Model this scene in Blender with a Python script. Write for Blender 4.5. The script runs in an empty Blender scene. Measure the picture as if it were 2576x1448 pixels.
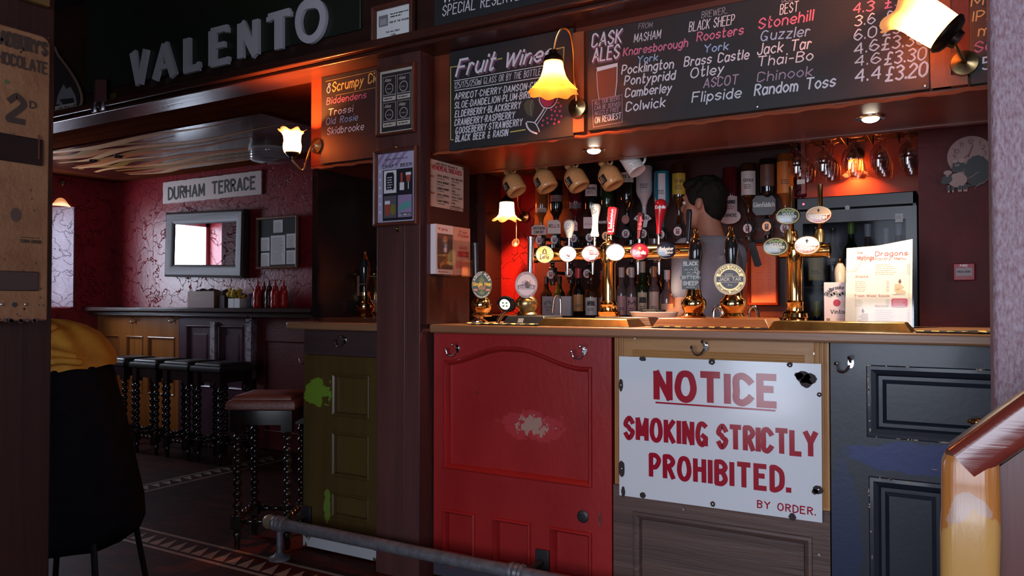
import bpy, bmesh, math, random
from mathutils import Vector as V, Matrix
R = random.Random(7)
S = bpy.context.scene
COL = S.collection
PI = math.pi
# ---------------------------------------------------------------- camera, sky, exposure
F, H = 1932.0, 1.165                       # focal length in pixels of the 2576 px frame, eye height
YAW, PITCH = math.radians(30.4), math.radians(1.035)
c_ = bpy.data.cameras.new('camera'); CAM = bpy.data.objects.new('camera', c_); COL.objects.link(CAM)
CAM.location = (0, 0, H); CAM.rotation_euler = (PI/2 + PITCH, 0, YAW)
c_.sensor_width = 36; c_.lens = F/2576*36; c_.clip_start = .02
S.camera = CAM
S.view_settings.view_transform = 'Standard'; S.view_settings.look = 'None'
S.view_settings.gamma = 1; S.view_settings.exposure = 0.0
try: S.view_settings.use_curve_mapping = False
except Exception: pass
try:
    S.cycles.use_denoising = True; S.cycles.denoiser = 'OPENIMAGEDENOISE'
    S.cycles.max_bounces = 7; S.cycles.diffuse_bounces = 3; S.cycles.glossy_bounces = 4
    S.cycles.transmission_bounces = 4; S.cycles.transparent_max_bounces = 16
    S.cycles.sample_clamp_indirect = 4; S.cycles.caustics_reflective = False; S.cycles.caustics_refractive = False
except Exception: pass
W = bpy.data.worlds.new('sky'); S.world = W; W.use_nodes = True
W.node_tree.nodes['Background'].inputs[0].default_value = (.80, .88, 1, 1)
W.node_tree.nodes['Background'].inputs[1].default_value = 3.0

def lamp(name, kind, loc, power, col, size=.03, rot=None, **k):
    d = bpy.data.lights.new(name, kind); d.energy = power; d.color = col
    if kind == 'AREA':
        d.shape = 'RECTANGLE'; d.size, d.size_y = size
    else: d.shadow_soft_size = size
    for a, b in k.items(): setattr(d, a, b)
    o = bpy.data.objects.new(name, d); COL.objects.link(o); o.location = loc
    if rot: o.rotation_euler = rot
    return o
DAY = (.74, .82, 1.0)
# daylight through the windows: behind the camera, and in the far end wall of the snug
lamp('daylight_front', 'AREA', (.05, -2.12, 1.35), 76, DAY, (1.9, 1.7), (PI/2, 0, 0))
lamp('daylight_door', 'AREA', (-1.6, -2.12, 1.05), 15, DAY, (.62, 1.9), (PI/2, 0, 0))
lamp('daylight_side', 'AREA', (2.42, .55, 1.6), 17, DAY, (1.1, 1.2), (PI/2, 0, PI/2))
lamp('daylight_snug', 'AREA', (-7.28, 3.45, 1.58), 28, DAY, (.78, .90), (PI/2, 0, -PI/2))

# ---------------------------------------------------------------- pixel -> point in the room
_cy, _sy, _cp, _sp = math.cos(YAW), math.sin(YAW), math.cos(PITCH), math.sin(PITCH)
_f = V((-_sy*_cp, _cy*_cp, _sp)); _r = V((_cy, _sy, 0)); _u = V((_sy*_sp, -_cy*_sp, _cp))
def ray(px, py): return _f + _r*((px-1288)/F) + _u*((724-py)/F)
def at(px, py, Y): d = ray(px, py); return V((0, 0, H)) + d*(Y/d.y)
def atx(px, py, X): d = ray(px, py); return V((0, 0, H)) + d*(X/d.x)
def atz(px, py, z): d = ray(px, py); return V((0, 0, H)) + d*((z-H)/d.z)
def ppm(px, Y): return F*ray(px, 724).y/Y           # pixels per metre of height at that column and depth

# ---------------------------------------------------------------- materials
MATS = {}
def mat(name, col, rough=.5, metal=0, col2=None, scale=6, stretch=(1, 1, 1), lo=.35, hi=.65, bump=0, bscale=60, bstretch=None,
        emit=None, es=0, coat=0, spec=.5, detail=5, dist=0, wear=()):
    if name in MATS: return MATS[name]
    m = bpy.data.materials.new(name); m.use_nodes = True; nt = m.node_tree; N = nt.nodes; L = nt.links
    b = N['Principled BSDF']; MATS[name] = m
    b.inputs['Base Color'].default_value = (*col, 1); b.inputs['Roughness'].default_value = rough
    b.inputs['Metallic'].default_value = metal; b.inputs['Specular IOR Level'].default_value = spec
    if coat: b.inputs['Coat Weight'].default_value = coat; b.inputs['Coat Roughness'].default_value = .12
    if emit: b.inputs['Emission Color'].default_value = (*emit, 1); b.inputs['Emission Strength'].default_value = es
    pos = None
    def P():
        nonlocal pos
        if pos is None: pos = N.new('ShaderNodeNewGeometry').outputs['Position']
        return pos
    def noise(sc, st, det=5, di=0):
        mp = N.new('ShaderNodeMapping'); mp.inputs['Scale'].default_value = st; L.new(P(), mp.inputs[0])
        n = N.new('ShaderNodeTexNoise'); n.inputs['Scale'].default_value = sc; n.inputs['Detail'].default_value = det
        n.inputs['Distortion'].default_value = di; n.inputs['Roughness'].default_value = .6
        L.new(mp.outputs[0], n.inputs['Vector']); return n.outputs[0]
    def ramp(x, a, bb):
        r = N.new('ShaderNodeMapRange'); r.inputs[1].default_value = a; r.inputs[2].default_value = bb; L.new(x, r.inputs[0]); return r.outputs[0]
    cur = None
    def mix(fac, a, c2):
        x = N.new('ShaderNodeMix'); x.data_type = 'RGBA'; L.new(fac, x.inputs[0])
        if a is None: x.inputs[6].default_value = (*col, 1)
        else: L.new(a, x.inputs[6])
        x.inputs[7].default_value = (*c2, 1); return x.outputs[2]
    if col2: cur = mix(ramp(noise(scale, stretch, detail, dist), lo, hi), None, col2)
    for (ctr, rad, c2, ns, amt) in wear:                     # a worn patch with its own ragged shape
        d = N.new('ShaderNodeVectorMath'); d.operation = 'SUBTRACT'; L.new(P(), d.inputs[0]); d.inputs[1].default_value = ctr
        s = N.new('ShaderNodeVectorMath'); s.operation = 'DIVIDE'; L.new(d.outputs[0], s.inputs[0]); s.inputs[1].default_value = rad
        ln = N.new('ShaderNodeVectorMath'); ln.operation = 'LENGTH'; L.new(s.outputs[0], ln.inputs[0])
        a = N.new('ShaderNodeMath'); a.operation = 'MULTIPLY_ADD'; L.new(noise(ns, (1, 1, 1), 6), a.inputs[0]); a.inputs[1].default_value = amt
        L.new(ln.outputs['Value'], a.inputs[2])
        cur = mix(ramp(a.outputs[0], 1.04+amt*.5, .98+amt*.5), cur, c2)
    if cur is not None: L.new(cur, b.inputs['Base Color'])
    if bump:
        bp = N.new('ShaderNodeBump'); bp.inputs['Strength'].default_value = bump; bp.inputs['Distance'].default_value = .01
        L.new(noise(bscale, bstretch or stretch, 4, dist), bp.inputs['Height']); L.new(bp.outputs[0], b.inputs['Normal'])
    return m
def wood(name, c1, c2, rough=.4, axis=2, scale=22, coat=0, wear=(), bump=.15, lo=.3, hi=.7):
    st = [1, 1, 1]; st[axis] = .06
    return mat(name, c1, rough, col2=c2, scale=scale, stretch=st, bump=bump, bscale=scale*3, coat=coat, dist=.6, wear=wear, lo=lo, hi=hi)
def plaster(name, c1, c2, rough=.36, strength=1.0):
    """trowelled plaster: flat overlapping smears with sharp curled edges, satin paint"""
    m = mat(name, c1, rough, col2=c2, scale=2.5, spec=.55)
    nt = m.node_tree; N = nt.nodes; L = nt.links; b = N['Principled BSDF']
    g = N.new('ShaderNodeNewGeometry').outputs['Position']
    def warp(sc, amt):
        n1 = N.new('ShaderNodeTexNoise'); n1.inputs['Scale'].default_value = sc; n1.inputs['Detail'].default_value = 4; L.new(g, n1.inputs['Vector'])
        ad = N.new('ShaderNodeVectorMath'); ad.operation = 'MULTIPLY_ADD'; L.new(n1.outputs['Color'], ad.inputs[0]); ad.inputs[1].default_value = (amt,)*3; L.new(g, ad.inputs[2]); return ad.outputs[0]
    v = N.new('ShaderNodeTexVoronoi'); v.inputs['Scale'].default_value = 8; L.new(warp(4, .30), v.inputs['Vector'])
    v2 = N.new('ShaderNodeTexVoronoi'); v2.feature = 'DISTANCE_TO_EDGE'; v2.inputs['Scale'].default_value = 4.5; L.new(warp(6, .45), v2.inputs['Vector'])
    mr = N.new('ShaderNodeMapRange'); mr.inputs[1].default_value = 0; mr.inputs[2].default_value = .022; L.new(v2.outputs['Distance'], mr.inputs[0])
    sp = N.new('ShaderNodeSeparateColor'); L.new(v.outputs['Color'], sp.inputs[0])
    a = N.new('ShaderNodeMath'); a.operation = 'MULTIPLY_ADD'; L.new(sp.outputs[0], a.inputs[0]); a.inputs[1].default_value = .9; L.new(mr.outputs[0], a.inputs[2])
    n2 = N.new('ShaderNodeTexNoise'); n2.inputs['Scale'].default_value = 30; n2.inputs['Detail'].default_value = 4; L.new(g, n2.inputs['Vector'])
    a2 = N.new('ShaderNodeMath'); a2.operation = 'MULTIPLY_ADD'; L.new(n2.outputs[0], a2.inputs[0]); a2.inputs[1].default_value = .25; L.new(a.outputs[0], a2.inputs[2])
    bp = N.new('ShaderNodeBump'); bp.inputs['Strength'].default_value = strength; bp.inputs['Distance'].default_value = .012
    L.new(a2.outputs[0], bp.inputs['Height']); L.new(bp.outputs[0], b.inputs['Normal'])
    return m
def thin(name, tint, refl=.9, rough=.02, base=.04, fres=1.45):
    """thin clear glass or acrylic: transparent with a Fresnel reflection"""
    if name in MATS: return MATS[name]
    m = bpy.data.materials.new(name); m.use_nodes = True; nt = m.node_tree; N = nt.nodes; L = nt.links; MATS[name] = m
    N.remove(N['Principled BSDF']); out = [n for n in N if n.type == 'OUTPUT_MATERIAL'][0]
    t = N.new('ShaderNodeBsdfTransparent'); t.inputs[0].default_value = (*tint, 1)
    g = N.new('ShaderNodeBsdfGlossy'); g.inputs['Roughness'].default_value = rough; g.inputs[0].default_value = (refl, refl, refl, 1)
    ge = N.new('ShaderNodeNewGeometry'); dt = N.new('ShaderNodeVectorMath'); dt.operation = 'DOT_PRODUCT'; L.new(ge.outputs['Normal'], dt.inputs[0]); L.new(ge.outputs['Incoming'], dt.inputs[1])
    ab = N.new('ShaderNodeMath'); ab.operation = 'ABSOLUTE'; L.new(dt.outputs['Value'], ab.inputs[0])
    iv = N.new('ShaderNodeMath'); iv.operation = 'SUBTRACT'; iv.use_clamp = True; iv.inputs[0].default_value = 1; L.new(ab.outputs[0], iv.inputs[1])
    pw = N.new('ShaderNodeMath'); pw.operation = 'POWER'; L.new(iv.outputs[0], pw.inputs[0]); pw.inputs[1].default_value = 4
    ad = N.new('ShaderNodeMath'); ad.operation = 'MULTIPLY_ADD'; ad.use_clamp = True; L.new(pw.outputs[0], ad.inputs[0]); ad.inputs[1].default_value = .75; ad.inputs[2].default_value = base
    x = N.new('ShaderNodeMixShader'); L.new(ad.outputs[0], x.inputs[0]); L.new(t.outputs[0], x.inputs[1]); L.new(g.outputs[0], x.inputs[2])
    L.new(x.outputs[0], out.inputs[0]); return m
def shade_mat(name, tint, glow, es, tl=.75, rough=.3):
    """lamp-shade glass: light from the bulb inside comes through it"""
    if name in MATS: return MATS[name]
    m = bpy.data.materials.new(name); m.use_nodes = True; nt = m.node_tree; N = nt.nodes; L = nt.links; MATS[name] = m
    b = N['Principled BSDF']; out = [n for n in N if n.type == 'OUTPUT_MATERIAL'][0]
    b.inputs['Base Color'].default_value = (*tint, 1); b.inputs['Roughness'].default_value = rough
    b.inputs['Emission Color'].default_value = (*glow, 1); b.inputs['Emission Strength'].default_value = es
    t = N.new('ShaderNodeBsdfTranslucent'); t.inputs[0].default_value = (*tint, 1)
    x = N.new('ShaderNodeMixShader'); x.inputs[0].default_value = tl; L.new(b.outputs[0], x.inputs[1]); L.new(t.outputs[0], x.inputs[2])
    L.new(x.outputs[0], out.inputs[0]); return m

# ---------------------------------------------------------------- mesh builder
class Fr:                                   # a drawing plane: origin, across, up, outward
    def __init__(s, o, ex=(1, 0, 0), ey=(0, 0, 1)):
        s.o = V(o); s.ex = V(ex).normalized(); s.ey = V(ey).normalized(); s.n = s.ex.cross(s.ey)
    def p(s, a, b, c=0): return s.o + s.ex*a + s.ey*b + s.n*c
    def rot(s, ang):
        return Fr(s.o, s.ex*math.cos(ang)+s.ey*math.sin(ang), s.ey*math.cos(ang)-s.ex*math.sin(ang))
def smooth(pts, k=5, closed=False):
    n = len(pts); out = []
    if n < 3: return [V(p) for p in pts]
    if not closed and (V(pts[0])-V(pts[-1])).length < 1e-6: closed = True
    if closed and (V(pts[0])-V(pts[-1])).length < 1e-6: pts = pts[:-1]; n -= 1
    g = (lambda i: V(pts[i % n])) if closed else (lambda i: V(pts[max(0, min(n-1, i))]))
    for i in range(n if closed else n-1):
        a, b, c, d = g(i-1), g(i), g(i+1), g(i+2)
        for j in range(k):
            t = j/k
            out.append(.5*((2*b)+(c-a)*t+(2*a-5*b+4*c-d)*t*t+(3*b-a-3*c+d)*t**3))
    out.append(g(0) if closed else g(n-1))
    return out
class MB:
    def __init__(s): s.v = []; s.f = []; s.m = []; s.k = 0
    def add(s, vs, fs, m=0):
        b = len(s.v); s.v += [tuple(v) for v in vs]; s.f += [[i+b for i in f] for f in fs]; s.m += [m]*len(fs); return s
    def box(s, x0, x1, y0, y1, z0, z1, m=0):
        vs = [(x, y, z) for z in (z0, z1) for y in (y0, y1) for x in (x0, x1)]
        return s.add(vs, [(0, 2, 3, 1), (4, 5, 7, 6), (0, 1, 5, 4), (2, 6, 7, 3), (0, 4, 6, 2), (1, 3, 7, 5)], m)
    def fbox(s, fr, a0, a1, b0, b1, c0, c1, m=0):
        vs = [fr.p(a, b, c) for b in (b0, b1) for c in (c0, c1) for a in (a0, a1)]
        return s.add(vs, [(0, 2, 3, 1), (4, 5, 7, 6), (0, 1, 5, 4), (2, 6, 7, 3), (0, 4, 6, 2), (1, 3, 7, 5)], m)
    def frustum(s, c0, sx0, sy0, z0, c1, sx1, sy1, z1, m=0):
        vs = [(c[0]+a*sx/2, c[1]+b*sy/2, z) for c, sx, sy, z in ((c0, sx0, sy0, z0), (c1, sx1, sy1, z1)) for b in (-1, 1) for a in (-1, 1)]
        return s.add(vs, [(0, 2, 3, 1), (4, 5, 7, 6), (0, 1, 5, 4), (2, 6, 7, 3), (0, 4, 6, 2), (1, 3, 7, 5)], m)
    def lathe(s, prof, o=(0, 0, 0), ax=(0, 0, 1), n=20, m=0, wob=None):
        ax = V(ax).normalized(); o = V(o); t = V((1, 0, 0)) if abs(ax.x) < .9 else V((0, 1, 0)); e1 = ax.cross(t).normalized(); e2 = ax.cross(e1)
        vs = []
        for i, (r, z) in enumerate(prof):
            for j in range(n):
                a = 2*PI*j/n; rr = max(r, 1e-5); dz = 0
                if wob: k = wob(i, a); rr *= k[0]; dz = k[1]
                vs.append(o+ax*(z+dz)+(e1*math.cos(a)+e2*math.sin(a))*rr)
        fs = [(i*n+j, i*n+(j+1) % n, (i+1)*n+(j+1) % n, (i+1)*n+j) for i in range(len(prof)-1) for j in range(n)]
        return s.add(vs, fs, m)
    def tube(s, pts, r, n=8, m=0, cap=True):
        pts = [V(p) for p in pts]; k = len(pts); rs = r if isinstance(r, (list, tuple)) else [r]*k
        vs = []; e1 = None
        for i, p in enumerate(pts):
            d = (pts[min(k-1, i+1)]-pts[max(0, i-1)]).normalized()
            if e1 is None: t = V((0, 0, 1)) if abs(d.z) < .9 else V((1, 0, 0)); e1 = d.cross(t).normalized()
            else: e1 = (e1-d*e1.dot(d)).normalized()
            e2 = d.cross(e1)
            vs += [p+(e1*math.cos(2*PI*j/n)+e2*math.sin(2*PI*j/n))*rs[i] for j in range(n)]
        fs = [(i*n+j, i*n+(j+1) % n, (i+1)*n+(j+1) % n, (i+1)*n+j) for i in range(k-1) for j in range(n)]
        if cap: fs += [tuple(range(n-1, -1, -1)), tuple(range((k-1)*n, k*n))]
        return s.add(vs, fs, m)
    def prism(s, poly, fr, c0, c1, m=0):
        n = len(poly); vs = [fr.p(a, b, c0) for a, b in poly]+[fr.p(a, b, c1) for a, b in poly]
        return s.add(vs, [tuple(range(n-1, -1, -1)), tuple(range(n, 2*n))]+[(i, (i+1) % n, n+(i+1) % n, n+i) for i in range(n)], m)
    def flat(s, poly, fr, c, m=0): return s.add([fr.p(a, b, c) for a, b in poly], [tuple(range(len(poly)))], m)
    def rect(s, fr, a0, a1, b0, b1, c, m=0): return s.flat([(a0, b0), (a1, b0), (a1, b1), (a0, b1)], fr, c, m)
    def disc(s, fr, cx, cy, rx, ry, c0, c1=None, m=0, n=28):
        pl = [(cx+rx*math.cos(2*PI*i/n), cy+ry*math.sin(2*PI*i/n)) for i in range(n)]
        return s.flat(pl, fr, c0, m) if c1 is None else s.prism(pl, fr, c0, c1, m)
    def ring(s, fr, cx, cy, rx, ry, w, c, m=0, n=32):
        vs = []
        for k in (0, w): vs += [fr.p(cx+(rx-k)*math.cos(2*PI*i/n), cy+(ry-k)*math.sin(2*PI*i/n), c) for i in range(n)]
        return s.add(vs, [(i, (i+1) % n, n+(i+1) % n, n+i) for i in range(n)], m)
    def ball(s, c, rx, ry=None, rz=None, m=0, n=12):
        ry = ry or rx; rz = rz or rx; c = V(c); vs = []; h = n//2+1
        for i in range(h+1):
            t = PI*i/h
            vs += [c+V((rx*math.sin(t)*math.cos(2*PI*j/n)+1e-6*j, ry*math.sin(t)*math.sin(2*PI*j/n), rz*math.cos(t))) for j in range(n)]
        return s.add(vs, [(i*n+j, (i+1)*n+j, (i+1)*n+(j+1) % n, i*n+(j+1) % n) for i in range(h) for j in range(n)], m)
    def rings(s, rs, m=0, cap=True):
        n = len(rs[0]); vs = [p for r in rs for p in r]
        fs = [(i*n+j, i*n+(j+1) % n, (i+1)*n+(j+1) % n, (i+1)*n+j) for i in range(len(rs)-1) for j in range(n)]
        if cap: fs += [tuple(range(n-1, -1, -1)), tuple(range((len(rs)-1)*n, len(rs)*n))]
        return s.add(vs, fs, m)
    def line(s, pts, fr, w, c=.0008, m=0, wf=None, dep=0):
        """a painted stroke of width w along 2-D points"""
        s.k = (s.k+1) % 9; c = c+s.k*3e-5              # strokes that cross never share a plane
        pts = [V((p[0], p[1])) for p in pts]; k = len(pts)
        q = [pts[0]]
        for p in pts[1:]:
            if (p-q[-1]).length > 1e-6: q.append(p)
        pts = q; k = len(pts)
        if k == 1: return s.disc(fr, pts[0].x, pts[0].y, w*.6, w*.6, c, m=m, n=8)
        if not wf and not dep:                            # sharp corners are cut, not mitred to a spike
            for i in range(1, k-1):
                if (pts[i]-pts[i-1]).normalized().dot((pts[i+1]-pts[i]).normalized()) < -.2:
                    s.line(pts[:i+1], fr, w, c, m); return s.line(pts[i:], fr, w, c, m)
        closed = (pts[0]-pts[-1]).length < 1e-5 and k > 3
        L_, R_ = [], []; tot = k-1
        for i, p in enumerate(pts):
            a = pts[i-1] if i else (pts[-2] if closed else None); b = pts[i+1] if i < k-1 else (pts[1] if closed else None)
            d1 = (p-a).normalized() if a is not None else (b-p).normalized(); d2 = (b-p).normalized() if b is not None else d1
            n1 = V((-d1.y, d1.x)); n2 = V((-d2.y, d2.x)); nn = n1+n2
            nn = n1 if nn.length < .2 else nn.normalized(); sc = 1/max(.55, nn.dot(n1))
            hw = w/2*(wf(i/tot) if wf else 1)
            e = V((0, 0))
            if not closed and not wf and i in (0, k-1): e = d1*(-w*.25 if i == 0 else w*.25)
            L_.append(p+e+nn*hw*sc); R_.append(p+e-nn*hw*sc)
        if dep:
            vs = [fr.p(x.x, x.y, cc) for cc in (c, c+dep) for S_ in (L_, R_) for x in S_]; K = k
            fs = []
            for i in range(k-1): fs += [(i, i+1, K+i+1, K+i), (2*K+i, 3*K+i, 3*K+i+1, 2*K+i+1), (i, 2*K+i, 2*K+i+1, i+1), (K+i, K+i+1, 3*K+i+1, 3*K+i)]
            fs += [(0, K, 3*K, 2*K), (K-1, 3*K-1, 4*K-1, 2*K-1)]
            return s.add(vs, fs, m)
        vs = [fr.p(x.x, x.y, c) for S_ in (L_, R_) for x in S_]
        return s.add(vs, [(k+i, k+i+1, i+1, i) for i in range(k-1)], m)
    def build(s, name, mats, parent=None, label=None, bevel=0, sharp=35, local=False, normals=True):
        me = bpy.data.meshes.new(name); off = V((0, 0, 0))
        if parent is not None and not local:
            off = V(parent.location)
            if parent.parent is not None: off = off+V(parent.parent.location)
        me.from_pydata([tuple(V(v)-off) for v in s.v], [], s.f)
        if not isinstance(mats, (list, tuple)): mats = [mats]
        for x in mats: me.materials.append(x)
        for p, i in zip(me.polygons, s.m): p.material_index = min(i, len(mats)-1); p.use_smooth = True
        if normals:
            bm = bmesh.new(); bm.from_mesh(me); bmesh.ops.recalc_face_normals(bm, faces=bm.faces); bm.to_mesh(me); bm.free()
        me.set_sharp_from_angle(angle=math.radians(sharp))
        o = bpy.data.objects.new(name, me); COL.objects.link(o)
        if parent is not None: o.parent = parent
        if label: o['label'] = label
        if bevel:
            b = o.modifiers.new('edge', 'BEVEL'); b.width = bevel; b.segments = 2; b.limit_method = 'ANGLE'; b.angle_limit = math.radians(40)
        return o
def tag(o, label, cat, group=None, kind='thing'):
    o['label'] = label; o['category'] = cat; o['kind'] = kind
    if group: o['group'] = group
    return o
def thing(name, label, cat, loc, group=None, rz=0):
    o = bpy.data.objects.new(name, None); COL.objects.link(o); o.location = loc; o.rotation_euler = (0, 0, rz); o.empty_display_size = .05
    return tag(o, label, cat, group)
def solo(name, mb, mats, label, cat, group=None, **k):
    vs = mb.v; n = len(vs); c = V((sum(v[0] for v in vs)/n, sum(v[1] for v in vs)/n, min(v[2] for v in vs)))
    mb.v = [tuple(V(v)-c) for v in vs]
    o = mb.build(name, mats, **k); o.location = c
    return tag(o, label, cat, group)
def struct(name, mb, mats, **k):
    o = mb.build(name, mats, **k); o['kind'] = 'structure'; return o
def dup(root, loc, label, rz=None):
    r = root.copy(); COL.objects.link(r); r.location = loc; r['label'] = label
    if rz is not None: r.rotation_euler = (0, 0, rz)
    for ch in root.children:
        k = ch.copy(); COL.objects.link(k); k.parent = r
        for g in ch.children:
            q = g.copy(); COL.objects.link(q); q.parent = k
    return r

# ---------------------------------------------------------------- lettering: a stroke alphabet on a 9-high grid
G = {}
def _g(ch, w, s):
    st = []
    for part in s.split('|'):
        sm = part.startswith('~'); pts = []
        for t in part.lstrip('~').split():
            y = t[1]; pts.append((int(t[0]), -(ord(y)-96) if y in 'abc' else int(y)))
        st.append(smooth(pts, 4) if sm and len(pts) > 2 else [V(p) for p in pts])
    G[ch] = (w, st)
for row in '''A 6 00 39 60|13 53;B 5 00 09|~09 09 39 57 35 05 05|~05 05 35 52 30 00 00;C 5 ~57 48 29 08 04 01 20 41 52;D 5 00 09|~09 09 29 57 52 20 00 00;E 5 50 00 09 59|05 45;F 5 00 09 59|05 45
G 6 ~58 39 18 04 11 30 52 53|53 34|53 50;H 5 00 09|50 59|05 55;I 0 00 09;J 4 ~49 49 42 30 10 02;K 5 00 09|59 04|15 50;L 5 09 00 50;M 6 00 09 32 69 60;N 5 00 09 50 59;O 6 ~39 18 04 11 30 51 64 58 39
P 5 00 09|~09 09 39 57 34 04 04;Q 6 ~39 18 04 11 30 51 64 58 39|42 60;R 5 00 09|~09 09 39 57 35 05 05|25 50;S 5 ~57 39 18 06 25 34 53 41 20 02;T 6 30 39|09 69;U 5 ~09 09 02 20 30 52 59 59;V 6 09 30 69;W 8 09 20 48 60 89
X 5 00 59|09 50;Y 6 09 35 69|35 30;Z 5 09 59 00 50;0 5 ~29 07 02 20 30 52 57 39 29;1 2 07 29 20;2 5 ~07 29 39 57 45 01 00|00 50;3 5 ~08 29 39 57 35 25|~25 35 52 30 20 01;4 5 40 49 03 53;5 5 49 09 05|~05 05 35 53 51 30 10 01
6 5 ~48 29 05 02 20 30 52 53 35 25 03;7 5 09 59 20;8 5 ~25 07 29 39 57 35 25 02 20 30 52 35;9 5 ~55 35 07 29 39 57 53 20;a 4 ~45 26 16 04 02 10 20 42|46 40;b 4 09 00|~04 26 43 20 02;c 4 ~45 26 04 02 20 41;d 4 49 40|~45 26 04 02 20 42
e 4 ~03 43 45 26 04 02 20 41;f 3 ~39 29 17 15 10|05 35;g 4 ~45 26 04 02 20 42|~46 46 4a 2c 0b;h 4 09 00|~04 26 44 40 40;i 0 06 00|08 09;j 1 ~16 16 1a 0c|18 19;k 4 09 00|46 02|13 40;l 0 09 00;m 6 06 00|~04 16 34 30 30|~34 46 64 60 60;n 4 06 00|~04 26 44 40 40
o 4 ~26 04 02 20 42 44 26;p 4 06 0c|~04 26 44 42 20 02;q 4 46 4c|~45 26 04 02 20 42;r 3 06 00|~03 16 35;s 4 ~45 26 04 23 42 20 01;t 3 ~19 19 11 20 31|06 36;u 4 ~06 06 02 20 42|46 40;v 4 06 20 46;w 6 06 10 34 50 66;x 4 06 40|00 46
y 4 06 21|46 0c;z 4 06 46 00 40;. 0 00 01;- 3 04 34;/ 3 00 39;& 5 ~50 17 29 37 03 10 30 53;' 0 09 07;, 0 01 0a;£ 5 ~58 39 27 22 00|00 50|04 44;! 0 09 03|00 01;% 5 00 59|08 09|50 51;: 0 01 02|05 06'''.replace('\n', ';').split(';'):
    ch, w, rest = row.split(' ', 2); _g(ch, int(w), rest)
_g('*', 1, '04 14'); _g(' ', 3, '00'); G[' '] = (3, [])
def twidth(t, gap=2.2): return sum(G[c][0] for c in t)+gap*(len(t)-1)
def text(mb, t, fr, x, y, h, w=None, sw=.13, sl=0, m=0, c=.0008, gap=2.2, flare=0, dep=0, jit=0):
    """t with its baseline starting at (x, y); h cap height, w the whole width, sw stroke width as a share of h"""
    k = h/9; kx = (w/max(twidth(t, gap), 1)) if w else k; px = x
    for ch in t:
        gw, st = G[ch]; dy = (R.random()-.5)*jit*h
        for pl in st:
            pts = [(px+p.x*kx+p.y*k*sl, y+dy+p.y*k) for p in pl]
            mb.line(pts, fr, h*sw, c, m, (lambda q: 1+flare*(abs(q-.5)*2)**4) if flare else None, dep)
        px += (gw+gap)*kx
    return mb
def tp(mb, t, Y, p0, p1, hpx, sw=.13, sl=0, m=0, c=.0008, n=None, **k):
    """lettering on the upright plane at depth Y facing the room, baseline from pixel p0 to p1, cap height in pixels"""
    a, b = at(*p0, Y), at(*p1, Y); d = b-a
    fr = Fr(a, d, V((0, 0, 1))-d.normalized()*d.normalized().z); fr.n = V((0, -1, 0))
    return text(mb, t, fr, 0, 0, hpx/ppm((p0[0]+p1[0])/2, Y), d.length, sw, sl, m, c, **k)
def arc(mb, t, fr, cx, cy, rx, ry, a0, a1, h, sw=.16, m=0, c=.001, up=True):
    """lettering bent round an ellipse, from angle a0 to a1"""
    tot = twidth(t); x = 0
    for ch in t:
        w = G[ch][0]; f = (x+w/2)/tot; a = a0+(a1-a0)*f; q = Fr(fr.p(cx+rx*math.cos(a), cy+ry*math.sin(a)), fr.ex, fr.ey); q.n = fr.n
        q = q.rot(a-PI/2 if up else a+PI/2); L = abs(a1-a0)*(rx+ry)/2*w/tot
        text(mb, ch, q, -L/2, -h/2, h, L if w else None, sw, 0, m, c)
        x += w+2.2
    return mb
def scribble(mb, fr, x, y, w, h, m=0, c=.0008, rows=1, lead=None, ragged=.25, sw=None):
    """rows of small print too fine to read"""
    lead = lead or h*1.8
    for r in range(rows):
        xx = x; end = x+w*(1-ragged*R.random())
        while xx < end:
            l = min(h*(1+3*R.random()), end-xx); mb.rect(fr, xx, xx+l, y-r*lead, y-r*lead+h*.7, c, m); xx += l+h*.6
    return mb
# ================================================================ materials in use
D = 2.66                                        # plane of the bar front
ZC = 1.071                                      # bar-top height
M_dark = wood('dark stained wood', (.022, .010, .008), (.04, .016, .011), .3, 0)
M_darkv = wood('dark stained upright wood', (.05, .018, .017), (.095, .032, .028), .45, 2, 14)
M_black = mat('near black panel', (.010, .008, .008), .18)
M_red = plaster('red trowelled plaster', (.26, .012, .020), (.18, .008, .014), .34, .8)
M_redflat = mat('dark red painted wall', (.11, .007, .007), .55, col2=(.07, .005, .005), scale=5, bump=.4, bscale=9, spec=.3)
M_purple = plaster('grey trowelled plaster', (.42, .36, .42), (.33, .27, .32), .4, 1.0)
M_ceil = wood('varnished board ceiling', (.13, .032, .014), (.08, .018, .008), .8, 0, 9, bump=.05)
M_ceil.node_tree.nodes['Principled BSDF'].inputs['Specular IOR Level'].default_value = 0
M_void = mat('smoke dark ceiling', (.012, .010, .010), .6)
M_counter = wood('worn oak bar top', (.30, .15, .075), (.19, .085, .04), .38, 0, 16)
M_canopy = wood('red varnished canopy wood', (.20, .042, .018), (.12, .022, .010), .36, 0, 7, coat=.15, bump=.04)
M_cream = mat('cream paint', (.70, .62, .48), .5)
M_white = mat('white paint', (.78, .77, .76), .5)
M_paper = mat('printed white paper', (.74, .73, .72), .6)
M_ink = mat('black ink', (.02, .02, .022), .6)
M_redink = mat('red ink', (.45, .015, .03), .6)
M_chrome = mat('polished chrome', (.75, .75, .76), .1, 1)
M_brass = mat('polished brass', (.83, .52, .20), .1, 1)
M_brassd = mat('worn brass', (.55, .38, .17), .3, 1, col2=(.34, .24, .12), scale=25, stretch=(1, 1, .3))
M_iron = mat('painted iron', (.10, .10, .115), .42, .3, col2=(.17, .17, .19), scale=30, bump=.2)
M_blackp = mat('black gloss plastic', (.012, .012, .013), .12, coat=.5)
M_blackm = mat('black satin', (.018, .018, .02), .45)
M_screw = mat('steel screw', (.5, .48, .46), .3, 1)
M_frame = wood('dark brown frame wood', (.11, .032, .020), (.06, .018, .012), .35, 2, 25)
M_frameh = M_frame

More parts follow.
